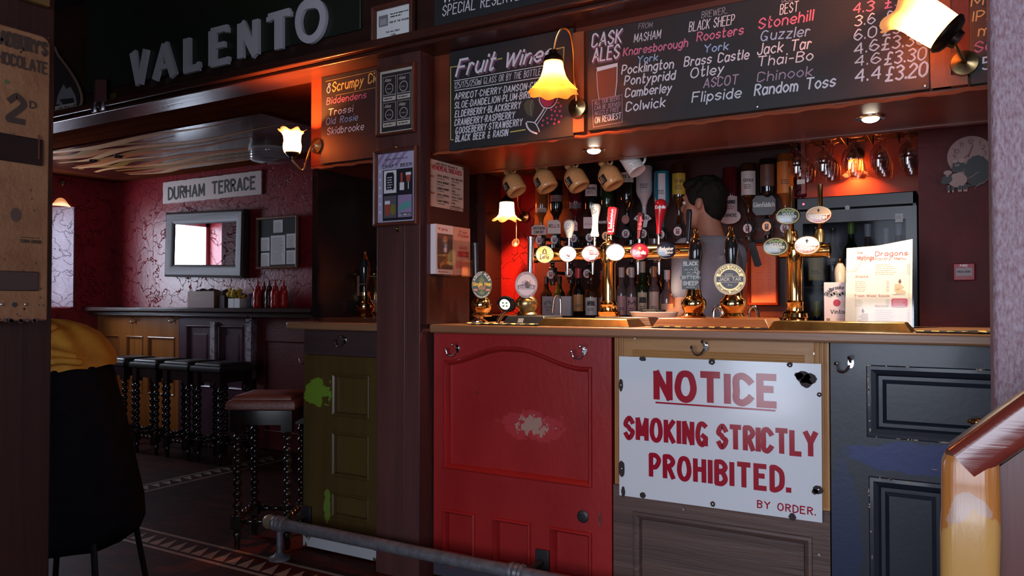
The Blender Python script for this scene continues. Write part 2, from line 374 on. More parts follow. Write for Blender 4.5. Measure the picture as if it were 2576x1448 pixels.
def hook(px, py, Y, label, root=None, kind=0):
    p = at(px, py, Y); t = thing('coat_hook', label, 'coat hook', p, 'chrome coat hooks under the bar top')
    b = MB(); fr = Fr(p+V((0, 0, 0)))
    b.disc(fr, 0, .012, .010, .017, .0, .006, n=14).build('plate', M_chrome, t, bevel=.001)
    b = MB()
    b.tube(smooth([p+V((0, -.004, .016)), p+V((0, -.022, .018)), p+V((0, -.040, .030))], 4), [.004]*7+[.004, .005], 8)
    b.ball(p+V((0, -.042, .031)), .0065, n=8)
    b.tube(smooth([p+V((-.004, -.004, .004)), p+V((-.018, -.016, -.016)), p+V((-.036, -.026, -.012)), p+V((-.042, -.03, .008))], 4), .0038, 8)
    b.ball(p+V((-.042, -.03, .010)), .006, n=8)
    b.build('hook_arms', M_chrome, t); return t

# ================================================================ the room
b = MB(); b.box(-7.4, 2.7, -2.35, 4.7, -.1, 0)
mf = mat('red quarry tile floor', (.060, .012, .008), .6, col2=(.028, .007, .005), scale=9, lo=.3, hi=.7, spec=.08)
nt = mf.node_tree; br = nt.nodes.new('ShaderNodeTexBrick'); gp = nt.nodes.new('ShaderNodeNewGeometry')
br.offset = .5; br.inputs['Scale'].default_value = 1; br.inputs['Mortar Size'].default_value = .003
br.inputs['Brick Width'].default_value = .15; br.inputs['Row Height'].default_value = .075
nt.links.new(gp.outputs['Position'], br.inputs['Vector'])
mx = nt.nodes.new('ShaderNodeMix'); mx.data_type = 'RGBA'; bs = nt.nodes['Principled BSDF']; src = bs.inputs['Base Color'].links[0].from_socket
br.inputs['Color1'].default_value = (1.35, 1.2, 1.1, 1); br.inputs['Color2'].default_value = (.65, .65, .7, 1); br.inputs['Mortar'].default_value = (.35, .5, .6, 1)
mx.blend_type = 'MULTIPLY'; mx.inputs[0].default_value = 1; nt.links.new(src, mx.inputs[6]); nt.links.new(br.outputs[0], mx.inputs[7]); nt.links.new(mx.outputs[2], bs.inputs['Base Color'])
struct('floor', b, mf)
# tiled border strips let into the floor: two cream lines with a row of triangles between
M_tile = mat('buff floor tile', (.30, .23, .18), .45, col2=(.20, .15, .12), scale=30)
b = MB(); fl = Fr((0, 0, .0012), (1, 0, 0), (0, 1, 0))
ya, yb = 2.30, 2.465
for y in (ya, yb): b.rect(fl, -4.5, -1.0, y-.011, y+.011, 0)
for i in range(44):
    x = -4.42+i*.078
    b.flat([(x, ya+.03), (x+.068, ya+.03), (x, yb-.03)], fl, 0)
xa, xb = -4.5, -4.34
for x in (xa, xb): b.rect(fl, x-.01, x+.01, 2.5, 4.1, 0)
for i in range(20):
    y = 2.52+i*.078; b.flat([(xa+.03, y), (xb-.03, y), (xa+.03, y+.066)], fl, 0)
struct('trim_1', b, M_tile)
b = MB(); b.box(-7.4, 2.7, 4.4, 4.55, 0, 2.95); struct('wall_back', b, M_red)
b = MB()                                         # end wall of the snug with a splayed window opening
b.box(-7.3, -7, -2.35, 3.05, 0, 2.95); b.box(-7.3, -7, 3.05, 4.4, 0, 1.11); b.box(-7.3, -7, 3.05, 4.4, 2.04, 2.95)
b.add([(-7, 4.0, 1.11), (-7.3, 3.84, 1.11), (-7.3, 4.4, 1.11), (-7, 4.4, 1.11), (-7, 4.0, 2.04), (-7.3, 3.84, 2.04), (-7.3, 4.4, 2.04), (-7, 4.4, 2.04)],
      [(0, 1, 5, 4), (0, 3, 2, 1), (4, 5, 6, 7), (2, 3, 7, 6), (0, 4, 7, 3), (1, 2, 6, 5)])
struct('wall_left', b, M_red)
b = MB(); fr = Fr((-7.0, 4.0, 0), (-.30, -.16, 0))
b.fbox(fr, -.02, .36, 1.12, 2.03, -.004, .012); struct('trim_2', b, M_purple)
b = MB(); b.box(-7.26, -7.21, 3.05, 3.09, 1.11, 2.04); b.box(-7.26, -7.21, 3.81, 3.86, 1.11, 2.04)
b.box(-7.26, -7.21, 3.05, 3.86, 1.11, 1.16); b.box(-7.26, -7.21, 3.05, 3.86, 1.99, 2.04); w1 = struct('window_1', b, M_white)
b = MB(); b.box(-7.237, -7.233, 3.08, 3.82, 1.15, 2.0).build('glass_pane', thin('window glass', (.96, .97, .98)), w1)
b = MB(); xs = (-.95, 1.05)
b.box(-7.3, -1.95, -2.35, -2.05, 0, 2.95); b.box(-1.25, xs[0], -2.35, -2.05, 0, 2.95); b.box(-1.95, -1.25, -2.35, -2.05, 2.05, 2.95); b.box(xs[1], 2.7, -2.35, -2.05, 0, 2.95); b.box(xs[0], xs[1], -2.35, -2.05, 0, .45); b.box(xs[0], xs[1], -2.35, -2.05, 2.25, 2.95)
struct('wall_front', b, M_redflat)
b = MB()
for x in (xs[0], .03, xs[1]-.05): b.box(x, x+.05, -2.3, -2.24, .45, 2.25)
for z in (.45, 2.2): b.box(xs[0], xs[1], -2.3, -2.24, z, z+.05)
struct('window_2', b, M_white)
b = MB()
for x in (-1.95, -1.31): b.box(x, x+.06, -2.3, -2.24, 0, 2.05)
for z in (.0, 1.0, 1.99): b.box(-1.95, -1.25, -2.3, -2.24, z, z+.06)
struct('door_1', b, M_white)
b = MB(); b.box(2.5, 2.7, -2.05, 0, 0, 2.95); b.box(2.5, 2.7, 1.1, 4.4, 0, 2.95); b.box(2.5, 2.7, 0, 1.1, 0, 1.0); b.box(2.5, 2.7, 0, 1.1, 2.2, 2.95); struct('wall_right', b, M_redflat)
b = MB()
for y in (0, 1.05): b.box(2.62, 2.67, y, y+.05, 1.0, 2.2)
for z in (1.0, 2.15): b.box(2.62, 2.67, 0, 1.1, z, z+.05)
struct('window_3', b, M_white)
b = MB(); b.box(-7.4, 2.7, -2.35, 2.6, 2.9, 3.0); struct('ceiling', b, M_void)
b = MB(); b.box(-7.0, -2.7, 2.6, 4.4, 2.3, 2.42); struct('ceiling_snug', b, M_ceil)
b = MB(); b.box(-2.7, 2.5, 3.2, 4.4, 2.0, 2.1); struct('ceiling_bar', b, M_void)
# fascia beam over the opening, with a moulded ledge under it
b = MB(); b.box(-7, 2.5, 2.56, 2.70, 2.28, 2.9); struct('beam', b, M_dark)
b = MB(); b.box(-7, 2.5, 2.50, 2.70, 2.245, 2.28); b.box(-7, 2.5, 2.53, 2.70, 2.225, 2.245)
struct('trim_3', b, wood('ledge wood', (.06, .020, .014), (.035, .012, .009), .3, 0, 12), bevel=.006)
# canopy over the bar: back boards, soffit, beaded edge
x0c, x1c = -2.69, 2.5
b = MB(); b.box(x0c, x1c, 2.68, 2.74, 1.815, 2.225); struct('wall_canopy', b, M_canopy)
b = MB(); b.box(x0c, x1c, 2.677, 3.19, 1.803, 1.815); struct('canopy_slab', b, M_canopy, bevel=.004)
b = MB(); pts = []
for i in range(330):
    x = x0c+.02+i*.0095; pts.append((x, 2.668, 1.799+.0022*math.sin(x*42)+.0012*math.sin(x*97)))
b.tube(pts, .0065, 6); struct('trim_4', b, mat('beaded edge', (.30, .07, .03), .3))
b = MB(); b.box(x0c, x1c, 3.165, 3.20, 1.800, 2.0); struct('trim_5', b, M_canopy)
# posts and partitions
b = MB(); b.box(-2.195, -1.962, 2.58, 2.80, 0, 2.225); b.box(-2.045, -2.040, 2.578, 2.582, 0, 2.2)
struct('pillar', b, M_darkv, bevel=.006)
b = MB(); b.box(-1.962, -1.945, 2.605, 2.93, ZC, 1.785); b.box(-1.975, -1.93, 2.585, 2.61, ZC, 2.2)
struct('wall_pillar_side', b, wood('reddish dark panel', (.055, .013, .012), (.03, .008, .008), .35, 2, 10))
b = MB(); b.box(-2.70, -2.665, 2.70, 4.4, ZC+.02, 2.0); struct('wall_bar_end', b, M_black)
pa, pb = at(1140, 700, 3.45), at(1201, 700, 3.45)
b = MB(); b.box(pa.x, pb.x, 3.45, 3.53, 0, 2.0); struct('wall_pier', b, plaster('dark purple plaster', (.10, .04, .05), (.06, .02, .025), .5, .8))
b = MB(); b.box(-.152, 2.5, 3.55, 4.4, 0, 2.0); struct('wall_bar_right', b, M_redflat)
b = MB(); b.box(-.72, -.152, 4.37, 4.4, 0, 2.0); struct('wall_behind_cooler', b, mat('orange red board', (.34, .06, .02), .5))
p = at(2497, 700, 1.6)
b = MB(); b.box(p.x, p.x+.34, 1.6, 1.78, 0, 2.9)
struct('post', b, mat('scuffed purple grey post paint', (.34, .25, .29), .55, col2=(.20, .09, .11), scale=200, stretch=(1, 1, .35), lo=.38, hi=.64, bump=.4, bscale=160), bevel=.008)
b = MB(); b.box(-2.14, -2.0, -.1, 1.095, 0, 2.9); struct('wall_partition', b, wood('dark partition wood', (.02, .007, .006), (.035, .012, .010), .35, 2, 10), bevel=.005)

# ================================================================ bar tops
def counter(x0, x1, label):
    t = thing('bar_counter', label, 'bar counter', ((x0+x1)/2, 2.95, ZC-.036), 'oak bar tops')
    MB().box(x0, x1, 2.615, 3.32, ZC-.036, ZC).build('top_slab', M_counter, t, bevel=.008)
    return t
counter(-1.94, 1.0, 'long worn oak bar top over the red, pine and blue panels')
counter(-2.785, -2.2, 'short oak bar top over the olive green panel beside the dark pillar')

# ================================================================ bar fronts made from old doors
def panelled(mb, X0, X1, z0, z1, panels, Y=D, th=.03, rec=.014, bead=.018, arch=None, mb_panel=None, field=0, bh=.007):
    """a framed front facing the room at depth Y: flush frame, bead and sunken field round each panel (x0, x1, z0, z1)"""
    fr = Fr((0, Y, 0)); xs = sorted({X0, X1, *[v for p in panels for v in p[:2]]}); zs = sorted({z0, z1, *[v for p in panels for v in p[2:]]})
    for i in range(len(xs)-1):
        for j in range(len(zs)-1):
            cx, cz = (xs[i]+xs[i+1])/2, (zs[j]+zs[j+1])/2
            if not any(p[0] < cx < p[1] and p[2] < cz < p[3] for p in panels): mb.rect(fr, xs[i], xs[i+1], zs[j], zs[j+1], 0)
    mb.fbox(fr, X0, X1, z0, z1, -th-.01, -th)
    for a, b_ in ((X0, X0), (X1, X1)): mb.add([(a, Y, z0), (a, Y+th, z0), (a, Y+th, z1), (a, Y, z1)], [(0, 1, 2, 3)])
    mb.add([(X0, Y, z1), (X1, Y, z1), (X1, Y+th, z1), (X0, Y+th, z1)], [(0, 1, 2, 3)])
    pm = mb_panel or mb
    for k, (a0, a1, b0, b1) in enumerate(panels):
        if arch and k == arch[0]:
            n = 40; top = [(a0+(a1-a0)*i/n, b1-arch[1](i/n)) for i in range(n+1)]
            for i in range(n): mb.flat([top[i], top[i+1], (top[i+1][0], b1), (top[i][0], b1)], fr, 0)
            out = [(a0, b0), (a1, b0)]+top[::-1]
        else: out = [(a0, b0), (a1, b0), (a1, b1), (a0, b1)]
        cx, cz = (a0+a1)/2, (b0+b1)/2
        def inset(d):
            r = []
            for (x, z) in out: r.append((x+d if x < a0+1e-6 else x-d if x > a1-1e-6 else x, z+d if z < b0+1e-6 else z-d))
            return r
        st = [(0, 0), (.003, bh*.7), (bead*.4, bh), (bead*.8, .001), (bead, -rec), (bead+.002, -rec)]
        if field: st += [(field, -rec), (field+.012, -rec+.008)]
        loops = [[fr.p(x, z, c) for x, z in inset(d)] for d, c in st]; n = len(out); vs = [v for l in loops for v in l]
        fs = [(i*n+j, i*n+(j+1) % n, (i+1)*n+(j+1) % n, (i+1)*n+j) for i in range(len(loops)-1) for j in range(n)]
        if mb_panel is None: mb.add(vs, fs+[tuple(range((len(loops)-1)*n, len(loops)*n))])
        else:
            mb.add(vs, fs); pm.add(loops[-1], [tuple(range(n))])
    return mb
def X(px, Y=D): return at(px, 800, Y).x
def Z(px, py, Y=D): return at(px, py, Y).z
zt = ZC-.037
# red front
c0 = at(1328, 1072, D)
M_rd = mat('worn red gloss paint', (.35, .020, .020), .36, col2=(.27, .010, .010), scale=4, lo=.3, hi=.7, bump=.12, bscale=50, stretch=(1, 1, .5), coat=.25,
           wear=(((c0.x, c0.y, c0.z), (.13, .2, .055), (.40, .030, .036), 30, 2.2), ((c0.x+.012, c0.y, c0.z), (.066, .2, .034), (.40, .22, .17), 42, 3.2),
                 ((X(1300), D, .03), (.6, .2, .07), (.05, .045, .06), 12, 2.0)))
t = thing('red_door_front', 'red gloss panelled door front with an arched top panel, fixed under the bar', 'bar front', (X(1315), D+.02, 0))
ax0, ax1 = X(1117), X(1490); azt = Z(1290, 872); azb = Z(1117, 1178)
def archf(u): k = max(0, min(1, (abs(u-.47)/.53-.08)/.80)); return .066*k*k*(3-2*k)
pn = [(ax0, ax1, azb, azt)]
e = [X(v) for v in (1114, 1197, 1240, 1336, 1383, 1489)]; zb_ = Z(1300, 1308)
pn += [(e[0], e[1], .1, zb_), (e[2], e[3], .1, zb_), (e[4], e[5], .1, zb_)]
b = MB(); f_ = MB(); panelled(b, X(1092), X(1538), .012, zt, pn, arch=(0, archf), mb_panel=f_, bead=.022, bh=.012, rec=.020)
b.build('door_frame', M_rd, t, sharp=30); f_.build('panels', M_rd, t)
b = MB(); fr = Fr(at(1467, 1298, D)); b.lathe([(0, .0), (.022, .001), (.024, .004), (.018, .008), (.010, .008), (.008, .004), (0, .004)], fr.o, fr.n, 20); b.build('lock_plate', M_blackm, t)
b = MB(); fr = Fr(at(1509, 1304, D)); b.prism([(-.006, -.026), (.006, -.026), (.006, .026), (0, .03), (-.006, .026)], fr, 0, .003); b.build('keyhole_plate', mat('rusty red metal', (.2, .03, .03), .5), t)
b = MB(); b.disc(fr, 0, .006, .003, .003, .0035, m=0); b.rect(fr, -.0016, .0016, -.010, .004, .0035); b.build('keyhole', M_ink, t)
b = MB(); fr = Fr(at(1199, 986, D+.013)); b.disc(fr, 0, 0, .004, .004, .001, n=8); b.build('nail_hole', M_ink, t)
hook(1152, 884, D, 'double chrome coat hook at the hinge edge of the red door front')
hook(1471, 890, D, 'chrome coat hook above the keyhole of the red door front')
# pine front with the enamel notice
t = thing('pine_panel_front', 'honey pine reeded frame around the enamel notice, above dark brown boards', 'bar front', (X(1810), D+.02, 0))
M_pine = wood('honey pine', (.44, .215, .065), (.32, .135, .04), .42, 2, 18)
M_pineh = wood('honey pine along', (.46, .23, .075), (.33, .14, .04), .42, 0, 18)
px0, px1 = X(1547), X(2085); zpb = .493
b = MB(); b.box(px0, px0+.035, D-.004, D+.03, zpb, zt)
for k in range(2): b.tube([(px0+.012+k*.012, D-.006, zpb+.01), (px0+.012+k*.012, D-.006, zt)], .0045, 6)
b.build('jamb', M_pine, t); b = MB(); b.box(px1-.055, px1, D-.004, D+.03, zpb, zt)
for k in range(3): b.tube([(px1-.012-k*.014, D-.006, zpb+.01), (px1-.012-k*.014, D-.006, zt)], .005, 6)
b.build('jamb', M_pine, t)
b = MB(); b.box(px0+.035, px1-.055, D, D+.03, zpb, .56); b.box(px0+.035, px1-.055, D, D+.03, .93, zt); b.box(px0+.035, px1-.055, D+.008, D+.03, .55, .94)
for k in range(4): b.tube([(px0+.07, D-.001, .962+k*.0085), (px1-.075, D-.001, .962+k*.0085)], .0036, 6)
for k in range(2): b.tube([(px0+.06, D-.001, .512+k*.010), (px1-.06, D-.001, .512+k*.010)], .004, 6)
b.build('rails', M_pineh, t)
M_gb = wood('weathered grey brown board', (.13, .068, .052), (.075, .040, .034), .55, 0, 15, bump=.4)
b = MB(); panelled(b, X(1541), X(2084), .012, zpb-.004, [(X(1590), X(2040), .06, .40)], Y=D+.004, bead=.03)
b.build('lower_boards', M_gb, t, sharp=30)
for q in ((1598, 850), (2050, 889), (2061, 1394), (1720, 1280)):
    fr = Fr(at(q[0], q[1], D-.006)); b = MB(); b.disc(fr, 0, 0, .0045, .0045, 0, .003, n=10); b.build('screw', M_screw, t)
hook(1776, 880, D-.004, 'bronze coat hook on the pine rail above the notice')
# enamel notice
sY = D-.016; q = [at(1558, 897, sY), at(2066, 913, sY), at(1567, 1246, sY), at(2068, 1313, sY)]
sx0, sx1 = q[0].x, q[1].x; sz1 = (q[0].z+q[1].z)/2; sz0 = (q[2].z+q[3].z)/2
t = thing('enamel_sign', 'white enamel no smoking notice with red capitals and chipped rusty edges', 'sign', ((sx0+sx1)/2, sY, sz0))
M_en = mat('white vitreous enamel', (.72, .74, .78), .16, coat=.3, bump=.06, bscale=7)
b = MB(); b.fbox(Fr((0, sY, 0)), sx0, sx1, sz0, sz1, -.004, .003); plate_ = b
M_rl = mat('red vitreous enamel', (.36, .008, .026), .16, coat=.3)
b = MB(); s2 = sY-.0032
tp(b, 'NOTICE', s2, (1652, 1000), (1949, 1018), 66, .26, gap=3.2)
tp(b, 'SMOKING', s2, (1574, 1100), (1779, 1119), 51, .235, gap=3.6); tp(b, 'STRICTLY', s2, (1808, 1123), (2052, 1145), 54, .235, gap=3.5)
tp(b, 'PROHIBITED.', s2, (1638, 1195), (1984, 1235), 53, .235, gap=3.7); tp(b, 'BY ORDER.', s2, (1906, 1275), (2051, 1295), 17, .19, gap=3)
a_, b_ = at(1649, 1013, s2), at(1951, 1031, s2); fr = Fr((0, s2, 0)); zz = (a_.z+b_.z)/2; b.rect(fr, a_.x, b_.x, zz-.003, zz+.003, .0008)
b.build('lettering', M_rl, t)
b = plate_; rr = random.Random(3); fr = Fr((0, s2, 0))
for (px, py, rx, ry) in ((1617, 902, 9, 6), (1791, 909, 8, 8), (1987, 917, 7, 7), (2020, 948, 17, 15), (2038, 952, 16, 14), (2027, 962, 14, 12), (2010, 944, 10, 9), (2061, 992, 6, 6), (2058, 1231, 12, 11), (1993, 1299, 9, 9),
                         (1793, 1267, 6, 7), (1617, 1245, 8, 8), (1562, 968, 6, 15), (1564, 1178, 9, 20), (1568, 1236, 5, 14), (2050, 1236, 8, 7)):
    c = at(px, py, s2); k = ppm(px, s2); n = 16
    b.flat([(c.x+rx/k*math.cos(2*PI*i/n)*(1+.3*(rr.random()-.5)), c.z+ry/k*math.sin(2*PI*i/n)*(1+.3*(rr.random()-.5))) for i in range(n)], fr, .0012, 1)
b.build('plate', [M_en, mat('rusted iron', (.028, .014, .014), .7)], t)
for px, py in ((1791, 911), (1987, 918), (1562, 968), (1564, 1178), (2061, 992), (2059, 1231), (1793, 1267)):
    c = at(px, py, s2); b = MB(); b.ball((c.x, s2-.002, c.z), .004, .003, .004, n=8); b.build('screw', M_screw, t)
# blue front
t = thing('blue_door_front', 'scuffed dark blue panelled door front under the bar', 'bar front', (X(2300), D+.02, 0))
bc = at(2330, 1165, D)
M_bl = mat('scuffed blue paint', (.010, .014, .024), .42, col2=(.014, .019, .031), scale=5, bump=.05, bscale=60, coat=.15,
           wear=(((bc.x-.05, D, bc.z+.01), (.20, .2, .05), (.007, .020, .12), 7, 1.6), ((X(2120), D, .42), (.045, .2, .30), (.007, .015, .06), 7, 1.6)))
bx1 = X(2088)+.80
pn = [(X(2178), bx1-.11, Z(2178, 1098), Z(2178, 917)), (X(2182), bx1-.46, .12, Z(2182, 1196)), (bx1-.38, bx1-.11, .12, Z(2182, 1196))]
b = MB(); panelled(b, X(2088), bx1, .012, zt, pn, bead=.034, rec=.012, field=.045)
M_chip = mat('chipped primer', (.36, .27, .20), .6)
fr = Fr((0, D-.0075, 0)); rr = random.Random(5)
for i in range(46):
    k = rr.random(); px, py = rr.choice([(2181+k*300, 918+k*12), (2181+k*230, 1097+k*18), (2183+k*6, 930+k*160), (2184+k*12, 1210+k*230), (2190+k*170, 1198+k*26), (2350+60*k, 1180+k*8)])
    c = at(px, py, D-.0075); w = .003+.012*rr.random()**2; h = .0012+.002*rr.random()
    if px < 2215 and py > 925: w, h = h, w
    b.flat([(c.x-w, c.z), (c.x-w*.3, c.z-h), (c.x+w*.8, c.z-h*.6), (c.x+w, c.z+h*.5), (c.x, c.z+h)], fr, 0, 1)
b.build('door_frame', [M_bl, M_chip], t, sharp=30)
b = MB(); p = at(2468, 1056, D); b.tube([p+V((0, .0, 0)), p+V((0, -.03, 0))], .008, 10); b.ball(p+V((0, -.045, 0)), .036, .016, .0115, n=18); b.build('door_knob', M_brass, t)
hook(2141, 922, D, 'bronze coat hook on the blue door front')
# olive green front
gx0, gx1 = X(765), -2.2
t = thing('green_door_front', 'olive green panelled door front with bright green paint worn through, beside the pillar', 'bar front', ((gx0+gx1)/2, D+.02, 0))
g1, g2, g3 = at(803, 985, D), at(823, 1270, D), at(855, 1378, D)
M_gr = wood('olive scumbled paint', (.095, .058, .015), (.062, .038, .011), .35, 2, 12, coat=.3,
            wear=(((g1.x-.02, D, g1.z), (.075, .2, .062), (.15, .26, .025), 28, 2.6), ((g2.x, D, g2.z), (.020, .2, .07), (.13, .20, .03), 26, 2.2), ((g3.x-.0, D, .032), (.26, .2, .042), (.46, .46, .48), 26, 2.2)))
zg = Z(800, 893); pa_, pb_ = X(836), gx1-.10
pn = [(pa_, pb_, Z(840, 1046), Z(840, 938)), (pa_, pb_, Z(840, 1198), Z(840, 1084)), (pa_, pb_, .17, Z(840, 1236))]
b = MB(); panelled(b, gx0, gx1, .012, zg, pn, bead=.02, rec=.016); b.build('door_frame', M_gr, t, sharp=30)
b = MB(); b.box(gx0, gx1, D+.002, D+.03, zg+.003, zt); b.build('top_board', wood('bare dark board', (.055, .028, .026), (.036, .019, .019), .55, 0, 12), t)
hook(869, 862, D+.002, 'chrome coat hook on the dark board above the olive green panel')
p = at(757, 905, D+.02)
b = MB(); b.tube(smooth([(gx0, p.y, p.z+.01), (gx0-.02, p.y-.005, p.z-.02), (gx0-.04, p.y-.01, p.z-.005), (gx0-.042, p.y-.01, p.z+.012)], 4), .0028, 6)
b.ball((gx0-.042, p.y-.01, p.z+.014), .004, n=8); solo('bag_hook', b, M_chrome, 'thin wire hook on the end edge of the olive green bar front', 'hook')
# foot rail
def zrail(px): return .158
t = thing('foot_rail', 'grey iron foot rail running along the floor in front of the bar', 'foot rail', (-1.6, 2.49, 0))
xe = at(690, 1305, 2.49).x; yr = 2.49; zr = .158
b = MB(); b.tube([(xe, yr, zr), (.9, yr, zr)], .026, 18); b.build('rail_tube', M_iron, t)
b = MB(); b.lathe([(0, -.062), (.018, -.060), (.030, -.045), (.034, -.03), (.030, -.012), (.031, 0)], (xe, yr, zr), (1, 0, 0), 20); b.build('end_cap', mat('rubbed brass cap', (.40, .34, .22), .4, .6), t)
for x_ in (xe+.035, at(1300, 1420, 2.49).x):
    b = MB(); b.lathe([(.027, -.035), (.034, -.03), (.036, -.02), (.031, -.012), (.036, 0), (.031, .012), (.036, .02), (.034, .03), (.027, .035)], (x_, yr, zr), (1, 0, 0), 18)
    b.build('collar', M_iron, t)
for x_ in (xe+.035, at(1300, 1420, 2.49).x):
    b = MB(); b.tube([(x_, yr, zr-.03), (x_, yr, .02)], .014, 12); b.lathe([(.05, 0), (.05, .008), (.03, .014), (.016, .03)], (x_, yr, 0), (0, 0, 1), 18); b.build('stand', M_iron, t)
for x_, yb in ((at(775, 1285, D).x, D), (at(1368, 1400, D).x, D)):
    b = MB(); b.box(x_-.03, x_+.03, yb-.017, yb-.011, zr-.045, zr+.045); b.tube([(x_, yb-.013, zr), (x_, yr+.015, zr)], .012, 10); b.build('wall_bracket', M_blackm, t, bevel=.002)
# ================================================================ boards, pictures and signs
YB = 2.655                                        # face of the chalkboards on the canopy
M_slate = mat('chalkboard', (.011, .011, .013), .6, col2=(.016, .016, .018), scale=5)
M_ch = mat('white chalk paint', (.70, .66, .70), .8); M_chg = mat('grey chalk', (.30, .28, .30), .8)
M_chp = mat('pink chalk', (.62, .16, .26), .8); M_chb = mat('blue chalk', (.30, .44, .66), .8); M_chy = mat('yellow chalk', (.55, .43, .10), .8)
M_cho = mat('orange chalk', (.75, .42, .14), .8); M_chd = mat('dusky chalk', (.42, .28, .36), .8); M_mau = mat('mauve shadow paint', (.16, .07, .12), .8)
CH = [M_ch, M_chg, M_chp, M_chb, M_chy, M_cho, M_chd, M_mau]
def quadbox(name, label, cat, c4, Y, th, m, part='board', group=None, bev=.003):
    """thing hung on the plane at depth Y whose front fills the pixel box x0, x1, (top, bottom) measured at x0"""
    x0, x1, t0, b0 = c4; a, b_ = at(x0, t0, Y), at(x0, b0, Y); xr = at(x1, 400, Y).x
    t = thing(name, label, cat, ((a.x+xr)/2, Y+th/2, b_.z), group)
    q = MB(); q.box(a.x, xr, Y, Y+th, b_.z, a.z); q.build(part, m, t, bevel=bev)
    return t, a.x, xr, b_.z, a.z
def ln(b, Y, pts, w, m=0, sm=False):
    """painted line through pixels, width in metres"""
    fr = Fr((0, Y, 0)); q = [at(x, y, Y) for x, y in pts]; q = [(v.x, v.z) for v in q]
    return b.line(smooth([V(v) for v in q], 5) if sm else q, fr, w, .0009, m)
# --- fruit wines
t, *_b = quadbox('chalkboard', 'chalkboard of white fruit wine names with a painted wine glass and grapes', 'chalkboard', (1130, 1443, 131, 380), YB, .02, M_slate)
b = MB()
for dx, m in ((4, 7), (0, 0)):
    tp(b, 'Fruit', YB, (1147+dx, 192+dx), (1240+dx, 175+dx), 40, .15, .35, m, .0006 if m else .0010)
    tp(b, 'Wines', YB, (1268+dx, 170+dx), (1385+dx, 149+dx), 36, .16, .35, m, .0006 if m else .0010)
ln(b, YB, [(1143, 203.7), (1392, 161)], .003); ln(b, YB, [(1144, 228), (1392, 190)], .003)
tp(b, '125/175/250ml GLASS OR BY THE BOTTLE', YB, (1143, 223), (1359, 188.5), 16, .09, .12, gap=2.8)
for s_, p0, p1 in (('APRICOT*CHERRY*DAMSON*GINGER', (1144, 251), (1384, 217)), ('SLOE*DANDELION*PLUM*BIRCH', (1144, 273), (1345, 244)), ('ELDERBERRY*BLACKBERRY', (1145, 295), (1309, 272)),
                   ('CRANBERRY*RASPBERRY', (1144, 316.5), (1294, 297)), ('GOOSEBERRY*STRAWBERRY', (1146, 337), (1313, 315)), ('BLACK BEER & RAISIN', (1146, 356.5), (1277, 341))):
    tp(b, s_, YB, p0, p1, 16, .155, .15, gap=3)
ln(b, YB, [(1157, 166), (1134, 169), (1134, 351), (1141, 352)], .004, 4); ln(b, YB, [(1399, 123.4), (1419, 118.7), (1417, 170)], .004, 4)
ln(b, YB, [(1253, 149), (1263, 147)], .005, 4); ln(b, YB, [(1284, 332), (1322, 326)], .005, 4)
b.build('lettering', CH, t)
b = MB(); fr = Fr((0, YB, 0))
def P2(px, py, Y=YB): v = at(px, py, Y); return (v.x, v.z)
ln(b, YB, [(1358, 236), (1357, 252), (1363, 265), (1371, 271), (1385, 271), (1396, 262), (1402, 250), (1404, 236)], .004, 0, True)
b.flat([P2(1360, 240), P2(1360, 252), P2(1366, 264), P2(1374, 269), P2(1386, 266), P2(1394, 254), P2(1397, 240)], fr, .0006, 1)
ln(b, YB, [(1370, 271), (1362, 285), (1345, 309)], .005); ln(b, YB, [(1376, 273), (1366, 290), (1351, 313)], .003)
ln(b, YB, [(1324, 309), (1327, 320), (1336, 330), (1351, 336)], .007, 0, True); ln(b, YB, [(1326, 306), (1345, 309), (1354, 322), (1357, 331)], .004, 0, True)
for gx, gy in ((1725, 847), (1700, 893), (1750, 880), (1650, 920), (1687, 937), (1740, 935), (1655, 980), (1712, 980), (1757, 990), (1605, 1010), (1650, 1020), (1688, 1025), (1562, 1035), (1610, 1062), (1680, 1068), (1730, 1050), (1553, 1087)):
    v = at(1000+gx*.2348, 60+gy*.2348, YB); b.disc(fr, v.x, v.z, .0052, .0052, .0007+.0001*(gx % 5), m=1, n=12); b.disc(fr, v.x-.0012, v.z+.0015, .0014, .0014, .0014, m=2, n=8)
lf = [(1318, 262), (1326, 252), (1340, 250), (1345, 262), (1342, 278), (1338, 294), (1326, 288), (1320, 276)]
b.flat([P2(*q) for q in lf], fr, .0005, 3); ln(b, YB, [(1340, 252), (1334, 268), (1338, 292)], .0015, 4)
b.build('painted_glass_and_grapes', [M_ch, mat('painted crimson', (.45, .03, .09), .6), mat('painted pink', (.7, .35, .4), .6), mat('painted leaf green', (.05, .07, .045), .7), M_chg], t)
